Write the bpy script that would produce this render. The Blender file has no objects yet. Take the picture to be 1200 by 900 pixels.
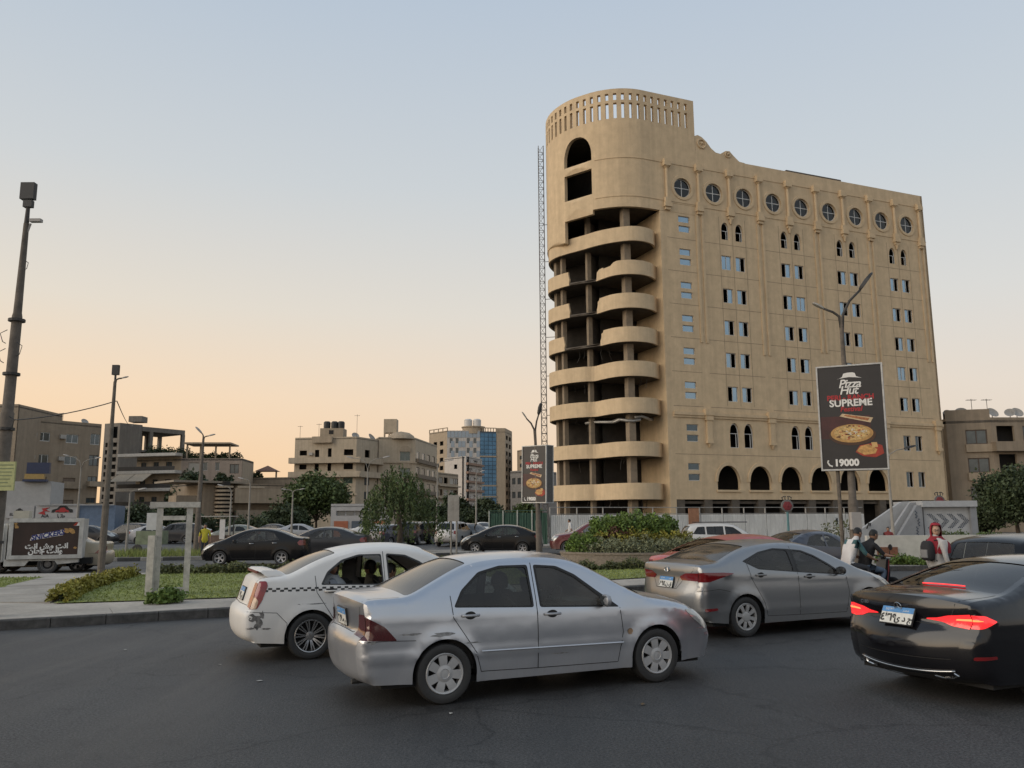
import bpy,math,random
import numpy as np
from mathutils import Vector,Matrix
from mathutils.geometry import delaunay_2d_cdt,tessellate_polygon
R = math.radians
rng = random.Random(7)
S = bpy.context.scene
COL = S.collection

# ------------------------------------------------------------------ camera
FPX,CAMH = 971.0,1.88
PITCH,ROLL = math.atan(FPX / 5980),R(0.37)
cam_d = bpy.data.cameras.new('camera');cam = bpy.data.objects.new('camera',cam_d);COL.objects.link(cam)
_f = Vector((0,math.cos(PITCH),math.sin(PITCH)));_r0 = Vector((1,0,0));_u0 = _r0.cross(_f)
_r = math.cos(ROLL) * _r0 - math.sin(ROLL) * _u0
_u = math.sin(ROLL) * _r0 + math.cos(ROLL) * _u0
cam.matrix_world = Matrix(((_r.x,_u.x,-_f.x,0),(_r.y,_u.y,-_f.y,0),(_r.z,_u.z,-_f.z,CAMH),(0,0,0,1)))
cam_d.sensor_width = 36;cam_d.lens = 36 * FPX / 1200;cam_d.clip_end = 6000;cam_d.clip_start = 0.05
S.camera = cam
S.render.resolution_x,S.render.resolution_y = 1024,768

# ------------------------------------------------------------------ sky and sun
SUN_AZ,SUN_EL = -112,16.0      # degrees: azimuth from the view direction, to the left
wd = bpy.data.worlds.new('World');S.world = wd;wd.use_nodes = True
nt = wd.node_tree;nt.nodes.clear()
out = nt.nodes.new('ShaderNodeOutputWorld');bg = nt.nodes.new('ShaderNodeBackground')
sky = nt.nodes.new('ShaderNodeTexSky');sky.sky_type = 'NISHITA';sky.sun_disc = False
sky.sun_elevation = R(SUN_EL);sky.sun_rotation = R(SUN_AZ)
sky.altitude = 0;sky.air_density = 1.0;sky.dust_density = 3.0;sky.ozone_density = 1.6
# evening haze: peach at the horizon on the sunset side, greyer opposite, grey-blue above
tc = nt.nodes.new('ShaderNodeTexCoord');sx = nt.nodes.new('ShaderNodeSeparateXYZ')
nt.links.new(tc.outputs['Generated'],sx.inputs[0])
def sky_ramp(stops):
    r_ = nt.nodes.new('ShaderNodeValToRGB');nt.links.new(sx.outputs['Z'],r_.inputs[0]);cr = r_.color_ramp
    while len(cr.elements) > 1: cr.elements.remove(cr.elements[-1])
    for k,(p,c) in enumerate(stops):
        e = cr.elements[0] if k == 0 else cr.elements.new(p)
        e.position = p;e.color = (*c,1)
    return r_
warm = sky_ramp([(0.0,(.90,.56,.27)),(.06,(.90,.59,.32)),(.14,(.86,.63,.41)),(.24,(.72,.64,.53)),(.38,(.56,.58,.585)),(.56,(.43,.50,.58)),(1.0,(.34,.42,.52))])
cool = sky_ramp([(0.0,(.58,.53,.48)),(.06,(.62,.57,.52)),(.14,(.64,.61,.57)),(.24,(.59,.605,.605)),(.38,(.51,.56,.60)),(.56,(.43,.50,.59)),(1.0,(.34,.42,.52))])
dot = nt.nodes.new('ShaderNodeVectorMath');dot.operation = 'DOT_PRODUCT';nt.links.new(tc.outputs['Generated'],dot.inputs[0])
dot.inputs[1].default_value = (math.sin(R(-75)),math.cos(R(-75)),0)
mrN = nt.nodes.new('ShaderNodeMapRange');mrN.inputs[1].default_value = -.7;mrN.inputs[2].default_value = .9;nt.links.new(dot.outputs['Value'],mrN.inputs[0])
ramp = nt.nodes.new('ShaderNodeMix');ramp.data_type = 'RGBA';nt.links.new(mrN.outputs[0],ramp.inputs[0]);nt.links.new(cool.outputs[0],ramp.inputs[6]);nt.links.new(warm.outputs[0],ramp.inputs[7])
mulN = nt.nodes.new('ShaderNodeMix');mulN.data_type = 'RGBA';mulN.blend_type = 'MULTIPLY';mulN.inputs[0].default_value = 1
nt.links.new(sky.outputs[0],mulN.inputs[6]);mulN.inputs[7].default_value = (.06,.06,.06,1)
mixN = nt.nodes.new('ShaderNodeMix');mixN.data_type = 'RGBA';mixN.inputs[0].default_value = .88
nt.links.new(mulN.outputs[2],mixN.inputs[6]);nt.links.new(ramp.outputs[2],mixN.inputs[7])
nt.links.new(mixN.outputs[2],bg.inputs[0]);bg.inputs[1].default_value = 1.0
nt.links.new(bg.outputs[0],out.inputs[0])
sun_d = bpy.data.lights.new('sun','SUN');sun = bpy.data.objects.new('sun',sun_d);COL.objects.link(sun)
sun_d.energy = 1.5;sun_d.angle = R(60);sun_d.color = (1.0,.89,.75)
_el = R(SUN_EL)
sun.rotation_euler = Vector((math.sin(R(SUN_AZ)) * math.cos(_el),math.cos(R(SUN_AZ)) * math.cos(_el),math.sin(_el))).to_track_quat('Z','Y').to_euler()
S.view_settings.view_transform = 'Standard';S.view_settings.look = 'None'
S.view_settings.exposure = 0.32;S.view_settings.gamma = 1;S.view_settings.use_curve_mapping = False
S.cycles.use_denoising = True
S.cycles.max_bounces = 8;S.cycles.transparent_max_bounces = 16;S.cycles.caustics_reflective = False;S.cycles.caustics_refractive = False

# ------------------------------------------------------------------ pixel helpers (photo pixels 1200 x 900 -> directions)
C0 = Vector((0,0,CAMH))
def ray(px,py): return _f + _r * ((px - 600) / FPX) - _u * ((py - 450) / FPX)
def gnd(px,py,z=0.0):
    d = ray(px,py);return C0 + d * ((z - CAMH) / d.z)
def atY(px,py,Y):
    d = ray(px,py);return C0 + d * (Y / d.y)

# ------------------------------------------------------------------ materials
MATS = {}
def mat(name,col,rough=.6,metal=0.0,var=.12,scale=3.0,bump=0.0,bscale=60,coat=0.0,emit=None,spec=.5,detail=4,stretch=None,var2=0,scale2=.3):
    if name in MATS: return MATS[name]
    m = bpy.data.materials.new(name);m.use_nodes = True;n = m.node_tree.nodes;L = m.node_tree.links
    b = n['Principled BSDF'];b.inputs['Roughness'].default_value = rough;b.inputs['Metallic'].default_value = metal
    b.inputs['Coat Weight'].default_value = coat;b.inputs['Coat Roughness'].default_value = .06
    b.inputs['Specular IOR Level'].default_value = spec
    b.inputs['Base Color'].default_value = (*col,1)
    if var or bump:
        tcn = n.new('ShaderNodeTexCoord');mp = n.new('ShaderNodeMapping');L.new(tcn.outputs['Object'],mp.inputs[0])
        if stretch: mp.inputs['Scale'].default_value = stretch
    if var:
        tx = n.new('ShaderNodeTexNoise');tx.inputs['Scale'].default_value = scale;tx.inputs['Detail'].default_value = detail;tx.inputs['Roughness'].default_value = .65
        L.new(mp.outputs[0],tx.inputs['Vector'])
        rp = n.new('ShaderNodeValToRGB');rp.color_ramp.elements[0].position = .3;rp.color_ramp.elements[1].position = .7
        rp.color_ramp.elements[0].color = (*[max(0,c * (1 - var)) for c in col],1)
        rp.color_ramp.elements[1].color = (*[min(1,c * (1 + var)) for c in col],1)
        L.new(tx.outputs['Fac'],rp.inputs[0]);src = rp.outputs[0]
        if var2:
            t2 = n.new('ShaderNodeTexNoise');t2.inputs['Scale'].default_value = scale2;t2.inputs['Detail'].default_value = 3;L.new(mp.outputs[0],t2.inputs['Vector'])
            mr = n.new('ShaderNodeMapRange');mr.inputs[1].default_value = .3;mr.inputs[2].default_value = .7;mr.inputs[3].default_value = 1 - var2;mr.inputs[4].default_value = 1 + var2
            L.new(t2.outputs['Fac'],mr.inputs[0])
            mm = n.new('ShaderNodeMix');mm.data_type = 'RGBA';mm.blend_type = 'MULTIPLY';mm.inputs[0].default_value = 1
            L.new(src,mm.inputs[6]);L.new(mr.outputs[0],mm.inputs[7]);src = mm.outputs[2]
        L.new(src,b.inputs['Base Color'])
    if bump:
        tb = n.new('ShaderNodeTexNoise');tb.inputs['Scale'].default_value = bscale;tb.inputs['Detail'].default_value = 5;L.new(mp.outputs[0],tb.inputs['Vector'])
        bp = n.new('ShaderNodeBump');bp.inputs['Strength'].default_value = bump;bp.inputs['Distance'].default_value = .02
        L.new(tb.outputs['Fac'],bp.inputs['Height']);L.new(bp.outputs[0],b.inputs['Normal'])
    if emit:
        b.inputs['Emission Color'].default_value = (*emit[0],1);b.inputs['Emission Strength'].default_value = emit[1]
    MATS[name] = m;return m
def glass(name,tint,refl_rough=.02,back=.0):
    """thin tinted pane: see-through with a Fresnel reflection"""
    if name in MATS: return MATS[name]
    m = bpy.data.materials.new(name);m.use_nodes = True;n = m.node_tree.nodes;L = m.node_tree.links
    n.remove(n['Principled BSDF']);o = n['Material Output']
    t = n.new('ShaderNodeBsdfTransparent');t.inputs[0].default_value = (*tint,1)
    gl = n.new('ShaderNodeBsdfGlossy');gl.inputs['Roughness'].default_value = refl_rough;gl.inputs[0].default_value = (1,1,1,1)
    fr = n.new('ShaderNodeFresnel');fr.inputs[0].default_value = 1.5
    mx = n.new('ShaderNodeMixShader');L.new(fr.outputs[0],mx.inputs[0]);L.new(t.outputs[0],mx.inputs[1]);L.new(gl.outputs[0],mx.inputs[2])
    last = mx
    if back:
        df = n.new('ShaderNodeBsdfDiffuse');df.inputs[0].default_value = (.35,.31,.26,1)
        tcn = n.new('ShaderNodeTexCoord');tx = n.new('ShaderNodeTexNoise');tx.inputs['Scale'].default_value = 2.5;L.new(tcn.outputs['Object'],tx.inputs['Vector'])
        mr = n.new('ShaderNodeMapRange');mr.inputs[1].default_value = .3;mr.inputs[2].default_value = .75;mr.inputs[3].default_value = back * .5;mr.inputs[4].default_value = back * 1.5
        L.new(tx.outputs['Fac'],mr.inputs[0])
        m2 = n.new('ShaderNodeMixShader');L.new(mr.outputs[0],m2.inputs[0]);L.new(mx.outputs[0],m2.inputs[1]);L.new(df.outputs[0],m2.inputs[2]);last = m2
    L.new(last.outputs[0],o.inputs[0]);MATS[name] = m;return m

# ------------------------------------------------------------------ mesh builder
class MB:
    def __init__(s): s.v = [];s.f = [];s.m = []
    def add(s,vs,fs,m=0):
        o = len(s.v);s.v.extend([tuple(v) for v in vs])
        for f in fs: s.f.append(tuple(i + o for i in f));s.m.append(m)
        return s
    def box(s,c,d,m=0,rz=0,M=None):
        hx,hy,hz = d[0] / 2,d[1] / 2,d[2] / 2
        vs = [Vector((x,y,z)) for z in (-hz,hz) for y in (-hy,hy) for x in (-hx,hx)]
        if M is not None: vs = [M @ v for v in vs]
        elif rz: q = Matrix.Rotation(rz,3,'Z');vs = [q @ v for v in vs]
        vs = [v + Vector(c) for v in vs]
        return s.add(vs,[(0,2,3,1),(4,5,7,6),(0,1,5,4),(2,6,7,3),(0,4,6,2),(1,3,7,5)],m)
    def bar(s,a,b,w,h=None,m=0,up=(0,0,1)):
        a,b = Vector(a),Vector(b);h = h or w;d = (b - a);Ln = d.length;d.normalize();up = Vector(up)
        if abs(d.dot(up)) > .98: up = Vector((1,0,0))
        sd = d.cross(up).normalized();u = sd.cross(d)
        vs = [p + sd * (i * w / 2) + u * (j * h / 2) for p in (a,b) for j in (-1,1) for i in (-1,1)]
        return s.add(vs,[(0,1,3,2),(4,6,7,5),(0,4,5,1),(2,3,7,6),(0,2,6,4),(1,5,7,3)],m)
    def tube(s,pts,rad,n=8,m=0,cap=True):
        pts = [Vector(p) for p in pts];k = len(pts)
        if not hasattr(rad,'__len__'): rad = [rad] * k
        vs = [];ref = None
        for i,p in enumerate(pts):
            d = (pts[min(i + 1,k - 1)] - pts[max(i - 1,0)]).normalized()
            if ref is None: ref = Vector((0,0,1)) if abs(d.z) < .9 else Vector((1,0,0))
            a = d.cross(ref)
            if a.length < 1e-4: a = d.orthogonal()
            a.normalize();b = d.cross(a).normalized();ref = a.cross(d)
            vs += [p + (a * math.cos(t) + b * math.sin(t)) * rad[i] for t in [2 * math.pi * j / n for j in range(n)]]
        fs = [(i * n + j,i * n + (j + 1) % n,(i + 1) * n + (j + 1) % n,(i + 1) * n + j) for i in range(k - 1) for j in range(n)]
        if cap: fs += [tuple(range(n - 1,-1,-1)),tuple(range((k - 1) * n,k * n))]
        return s.add(vs,fs,m)
    def lathe(s,prof,n=24,c=(0,0,0),axis='Z',m=0):
        """prof: (radius, height) along the axis"""
        vs = []
        for r_,h in prof:
            for j in range(n):
                t = 2 * math.pi * j / n;x,y = r_ * math.cos(t),r_ * math.sin(t)
                v = {'Z': (x,y,h),'Y': (x,h,y),'X': (h,x,y)}[axis]
                vs.append((v[0] + c[0],v[1] + c[1],v[2] + c[2]))
        k = len(prof)
        fs = [(i * n + j,i * n + (j + 1) % n,(i + 1) * n + (j + 1) % n,(i + 1) * n + j) for i in range(k - 1) for j in range(n)]
        if axis == 'Y': fs = [tuple(reversed(f)) for f in fs]
        return s.add(vs,fs,m)
    def prism(s,poly,z0,z1,m=0,fn=None):
        """vertical prism on a plan polygon (x, y); or fn maps (a, b, h) to 3-D"""
        fn = fn or (lambda a,b,h: (a,b,h));n = len(poly)
        tri = tessellate_polygon([[Vector((p[0],p[1],0)) for p in poly]])
        vs = [fn(p[0],p[1],z0) for p in poly] + [fn(p[0],p[1],z1) for p in poly]
        fs = [(i,(i + 1) % n,n + (i + 1) % n,n + i) for i in range(n)]
        fs += [tuple(n + i for i in t) for t in tri] + [tuple(reversed(t)) for t in tri]
        return s.add(vs,fs,m)
    def build(s,name,mats,parent=None,smooth=False,loc=None,rz=None,recalc=True,angle=None):
        me = bpy.data.meshes.new(name);me.from_pydata(s.v,[],s.f)
        mats = mats if isinstance(mats,(list,tuple)) else [mats]
        for m in mats: me.materials.append(m)
        if len(mats) > 1: me.polygons.foreach_set('material_index',s.m)
        if recalc:
            import bmesh
            bm = bmesh.new();bm.from_mesh(me);bmesh.ops.recalc_face_normals(bm,faces=bm.faces);bm.to_mesh(me);bm.free()
        if smooth:
            me.polygons.foreach_set('use_smooth',[True] * len(me.polygons))
            if angle: me.set_sharp_from_angle(angle=R(angle))
        me.update()
        return link(name,me,parent,loc,rz)
def link(name,me,parent=None,loc=None,rz=None):
    o = bpy.data.objects.new(name,me);COL.objects.link(o)
    if parent: o.parent = parent
    if loc is not None: o.location = loc
    if rz is not None: o.rotation_euler = (0,0,rz)
    return o
def tag(o,label,cat,group=None):
    o['label'] = label;o['category'] = cat
    if group: o['group'] = group
    return o
def struct(o): o['kind'] = 'structure';return o
def stuff(o): o['kind'] = 'stuff';return o
def thing(name,label,cat,loc=(0,0,0),rz=0,group=None):
    o = bpy.data.objects.new(name,None);COL.objects.link(o);o.location = loc;o.rotation_euler = (0,0,rz);o.empty_display_size = .2
    return tag(o,label,cat,group)
def dup(o,parent=None):
    c = o.copy();COL.objects.link(c)
    if parent is not None: c.parent = parent
    for ch in list(o.children): dup(ch,c)
    return c
def text_mesh(txt,size=1.0,weight=0.0,shear=0.0,align='CENTER',extrude=0.0,space=1.0):
    cu = bpy.data.curves.new('lettering','FONT');cu.body = txt;cu.size = size;cu.offset = weight;cu.shear = shear
    cu.align_x = align;cu.align_y = 'CENTER';cu.extrude = extrude;cu.resolution_u = 3;cu.space_character = space
    ob = bpy.data.objects.new('lettering',cu);COL.objects.link(ob)
    dg = bpy.context.evaluated_depsgraph_get();me = bpy.data.meshes.new_from_object(ob.evaluated_get(dg))
    bpy.data.objects.remove(ob);bpy.data.curves.remove(cu);return me
def add_text(name,txt,M,material,parent,**kw):
    """lettering in the local XY plane, placed by matrix M"""
    me = text_mesh(txt,**kw);me.materials.clear();me.materials.append(material)
    me.transform(M);return link(name,me,parent)
def plane_matrix(o,x,y):
    x = Vector(x).normalized();y = Vector(y);y = (y - x * y.dot(x)).normalized();z = x.cross(y)
    return Matrix(((x.x,y.x,z.x,o[0]),(x.y,y.y,z.y,o[1]),(x.z,y.z,z.z,o[2]),(0,0,0,1)))
def inpoly(P,poly):
    """P (n,2), poly list -> bool array"""
    x,y = P[:,0],P[:,1];c = np.zeros(len(P),bool);q = np.asarray(poly,float);n = len(q)
    for i in range(n):
        x0,y0 = q[i];x1,y1 = q[(i + 1) % n]
        if y0 == y1: continue
        k = (y0 > y) != (y1 > y)
        c ^= k & (x < (x1 - x0) * (y - y0) / (y1 - y0) + x0)
    return c
def segdist(P,q,closed=True):
    q = np.asarray(q,float);a = q if closed else q[:-1];b = np.roll(q,-1,0) if closed else q[1:]
    d = np.full(len(P),1e9)
    for p0,p1 in zip(a,b):
        e = p1 - p0;l2 = e @ e
        t = np.clip(((P - p0) @ e) / l2,0,1) if l2 > 0 else np.zeros(len(P))
        d = np.minimum(d,np.hypot(*(P - (p0 + t[:,None] * e)).T))
    return d
def cdt(polys,grid=None,lines=(),tol=.012):
    """constrained triangulation of closed polygons (+ free lines) with interior grid points"""
    vs = [];ed = []
    for q in polys:
        o = len(vs);vs += [Vector(p) for p in q];ed += [(o + i,o + (i + 1) % len(q)) for i in range(len(q))]
    if grid is not None and len(grid):
        G = np.asarray(grid,float);keep = np.ones(len(G),bool)
        for q in polys: keep &= segdist(G,q) > tol
        vs += [Vector(p) for p in G[keep]]
    r_ = delaunay_2d_cdt(vs,ed,[],0,1e-6)
    V = np.array([(v.x,v.y) for v in r_[0]]);F = np.array(r_[2]);return V,F

# ------------------------------------------------------------------ vehicles
PAINT_DARK = lambda: mat('panel_gap_black',(.012,.012,.013),.7,var=0)
def paint(name,col,metal=.0,rough=.35,coat=.6,dust=(.30,.26,.21),dusty=.35,dent=.0,low=.55,spec=.5):
    """car paint with road dirt that thickens towards the sills and lies in patches on top"""
    if name in MATS: return MATS[name]
    m = bpy.data.materials.new(name);m.use_nodes = True;n = m.node_tree.nodes;L = m.node_tree.links
    b = n['Principled BSDF'];b.inputs['Metallic'].default_value = metal;b.inputs['Specular IOR Level'].default_value = spec;b.inputs['Coat Roughness'].default_value = .08
    tcn = n.new('ShaderNodeTexCoord');sp = n.new('ShaderNodeSeparateXYZ');L.new(tcn.outputs['Object'],sp.inputs[0])
    n1 = n.new('ShaderNodeTexNoise');n1.inputs['Scale'].default_value = 1.7;n1.inputs['Detail'].default_value = 6;L.new(tcn.outputs['Object'],n1.inputs['Vector'])
    n2 = n.new('ShaderNodeTexNoise');n2.inputs['Scale'].default_value = 9;n2.inputs['Detail'].default_value = 8;n2.inputs['Roughness'].default_value = .7
    mp = n.new('ShaderNodeMapping');mp.inputs['Scale'].default_value = (1,1,.35);L.new(tcn.outputs['Object'],mp.inputs[0]);L.new(mp.outputs[0],n2.inputs['Vector'])
    mr = n.new('ShaderNodeMapRange');mr.inputs[1].default_value = low + .12;mr.inputs[2].default_value = .15;mr.inputs[3].default_value = 0;mr.inputs[4].default_value = .8
    L.new(sp.outputs['Z'],mr.inputs[0])
    a = n.new('ShaderNodeMath');a.operation = 'MULTIPLY';L.new(mr.outputs[0],a.inputs[0]);L.new(n2.outputs['Fac'],a.inputs[1])
    r1 = n.new('ShaderNodeMapRange');r1.inputs[1].default_value = .42;r1.inputs[2].default_value = .75;r1.inputs[3].default_value = .05;r1.inputs[4].default_value = 1;L.new(n1.outputs['Fac'],r1.inputs[0])
    a2 = n.new('ShaderNodeMath');a2.operation = 'MULTIPLY_ADD';L.new(r1.outputs[0],a2.inputs[0]);a2.inputs[1].default_value = dusty;L.new(a.outputs[0],a2.inputs[2]);a2.use_clamp = True
    mx = n.new('ShaderNodeMix');mx.data_type = 'RGBA';L.new(a2.outputs[0],mx.inputs[0]);mx.inputs[6].default_value = (*col,1);mx.inputs[7].default_value = (*dust,1)
    L.new(mx.outputs[2],b.inputs['Base Color'])
    rr = n.new('ShaderNodeMapRange');rr.inputs[3].default_value = rough;rr.inputs[4].default_value = .85;L.new(a2.outputs[0],rr.inputs[0]);L.new(rr.outputs[0],b.inputs['Roughness'])
    cw = n.new('ShaderNodeMapRange');cw.inputs[3].default_value = coat;cw.inputs[4].default_value = coat * .15;L.new(a2.outputs[0],cw.inputs[0]);L.new(cw.outputs[0],b.inputs['Coat Weight'])
    if metal:
        mm = n.new('ShaderNodeMapRange');mm.inputs[3].default_value = metal;mm.inputs[4].default_value = 0;L.new(a2.outputs[0],mm.inputs[0]);L.new(mm.outputs[0],b.inputs['Metallic'])
    if dent:
        nb = n.new('ShaderNodeTexNoise');nb.inputs['Scale'].default_value = 2.2;nb.inputs['Detail'].default_value = 2;L.new(tcn.outputs['Object'],nb.inputs['Vector'])
        bp = n.new('ShaderNodeBump');bp.inputs['Strength'].default_value = dent;bp.inputs['Distance'].default_value = .06;L.new(nb.outputs['Fac'],bp.inputs['Height'])
        L.new(bp.outputs[0],b.inputs['Normal']);L.new(bp.outputs[0],b.inputs['Coat Normal'])
    MATS[name] = m;return m

def chaikin(P,it=3):
    P = np.asarray(P,float)
    for _ in range(it):
        a,b = P[:-1],P[1:];Q = np.empty((2 * len(a),P.shape[1]));Q[0::2] = .75 * a + .25 * b;Q[1::2] = .25 * a + .75 * b
        P = np.vstack([P[:1],Q,P[-1:]])
    return P
def resample(P,step):
    P = np.asarray(P,float);d = np.r_[0,np.cumsum(np.hypot(*np.diff(P[:,:2],axis=0).T))]
    n = max(2,int(d[-1] / step) + 1);s = np.linspace(0,d[-1],n)
    return np.stack([np.interp(s,d,P[:,k]) for k in range(P.shape[1])],1),s
def roundpoly(q,rad=.03,n=4):
    q = [np.array(p,float) for p in q];q = [p for i,p in enumerate(q) if np.linalg.norm(p - q[i - 1]) > 1e-4];o = []
    for i in range(len(q)):
        p,a,b = q[i],q[i - 1],q[(i + 1) % len(q)]
        la,lb = np.linalg.norm(a - p),np.linalg.norm(b - p);k = min(rad,la * .45,lb * .45)
        p0 = p + (a - p) / la * k;p1 = p + (b - p) / lb * k
        for t in np.linspace(0,1,n): o.append(tuple((1 - t) ** 2 * p0 + 2 * t * (1 - t) * p + t * t * p1))
    return o
def densify(q,step=.06,closed=True):
    o = [];n = len(q)
    for i in range(n if closed else n - 1):
        a,b = np.array(q[i],float),np.array(q[(i + 1) % n],float);k = max(1,int(np.linalg.norm((b - a)[:2]) / step))
        for j in range(k): o.append(tuple(a + (b - a) * j / k))
    if not closed: o.append(tuple(q[-1]))
    return o

class Shape:
    def __init__(s,sp):
        s.sp = sp;s.L,s.W = sp['L'],sp['W']
        P = chaikin(sp['outline'],3);s.O,s.s = resample(P,sp.get('step',.045));s.S = s.s[-1]
        t = np.gradient(s.O[:,:2],axis=0);t /= np.linalg.norm(t,axis=1)[:,None];s.N = np.stack([-t[:,1],t[:,0]],1)
        s.zs = s.O[0,1]
        n = int(s.L / .07);xe = np.linspace(s.O[-1,0] - .04,s.O[0,0] + .04,n);s.bot = [(x,float(np.interp(x,[s.O[0,0],sp['xr'] - .36,sp['xr'] + .36,sp['xf'] - .36,sp['xf'] + .36,s.O[-1,0]],[s.O[0,1] - .01,sp['sill'] + .03,sp['sill'],sp['sill'],sp['sill'] + .02,s.O[-1,1] - .01]))) for x in xe]
    def hw(s,x,z):
        sp = s.sp;x,z = np.asarray(x,float),np.asarray(z,float);w = np.full_like(x,s.W / 2)
        lr,lf = sp.get('taper_r',(.9,.075)),sp.get('taper_f',(1.15,.11))
        w = w - lr[1] * np.clip((lr[0] - x) / lr[0],0,1) ** 2.2 - lf[1] * np.clip((x - s.L + lf[0]) / lf[0],0,1) ** 2.2
        zb = np.interp(x,[0,s.L],sp['belt']);zc = sp.get('zmax',.60)
        w = w - .055 * np.clip((zc - z) / zc,0,1) ** 2 - sp.get('shoulder',.04) * np.clip((z - zc) / (zb - zc),0,1.0) ** 2
        k = .025;e = (z - zb) / k;w = w - sp.get('tumble',.46) * k * np.log1p(np.exp(np.clip(e,-30,30)))
        for zl,amp,wd_ in sp.get('crease',()):
            zz = np.interp(x,[0,s.L],zl);w = w + amp * np.exp(-((z - zz) / wd_) ** 2)
        for xw in (sp['xr'],sp['xf']):
            d = np.hypot(x - xw,z - sp['rw']);w = w + .018 * np.exp(-((d - sp['rw'] - .06) / .06) ** 2)
        return w
    def side(s,P):
        """points (x, z) -> y (half width with rounded edge)"""
        P = np.asarray(P,float);d = segdist(P,s.O[:,:2],False)
        near = np.argmin((P[:,None,0] - s.O[None,:,0]) ** 2 + (P[:,None,1] - s.O[None,:,1]) ** 2,1);r = s.O[near,2]
        q = np.clip((r - d) / r,0,1);return s.hw(P[:,0],P[:,1]) - r * (1 - np.sqrt(np.clip(1 - q * q,0,1)))
    def side3(s,P,sgn,off=0.0):
        P = np.asarray(P,float);y = s.side(P) + off
        return [(p[0] - s.L / 2,sgn * yy,p[1]) for p,yy in zip(P,y)]
    def sat(s,x,z):
        a,b = s.O[:-1,:2],s.O[1:,:2];e = b - a;t = np.clip((((x,z) - a) * e).sum(1) / (e * e).sum(1),0,1);d = np.hypot(*(a + e * t[:,None] - (x,z)).T);i = int(np.argmin(d));return float(s.s[i] + t[i] * (s.s[i + 1] - s.s[i]))
    def strip(s,SQ,off=0.0):
        """(s, t) -> 3-D on the crowned top / front / rear band"""
        SQ = np.asarray(SQ,float);a,t = SQ[:,0],SQ[:,1]
        x,z,r,c,nx,nz = [np.interp(a,s.s,v) for v in (s.O[:,0],s.O[:,1],s.O[:,2],s.O[:,3],s.N[:,0],s.N[:,1])]
        ye = s.hw(x,z) - r;h = c * (1 - np.abs(t) ** 2.2) + off
        return [(X - s.L / 2,y,Z) for X,y,Z in zip(x + nx * h,t * ye,z + nz * h)]
    def strip_frame(s,x,z,t=0.0):
        a = s.sat(x,z);p = Vector(s.strip([(a,t)])[0]);q = Vector(s.strip([(a + .01,t)])[0]);l = Vector(s.strip([(a,t + .01)])[0])
        up = (q - p).normalized();lat = (l - p).normalized();return p,lat,up,up.cross(lat).normalized()

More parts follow.
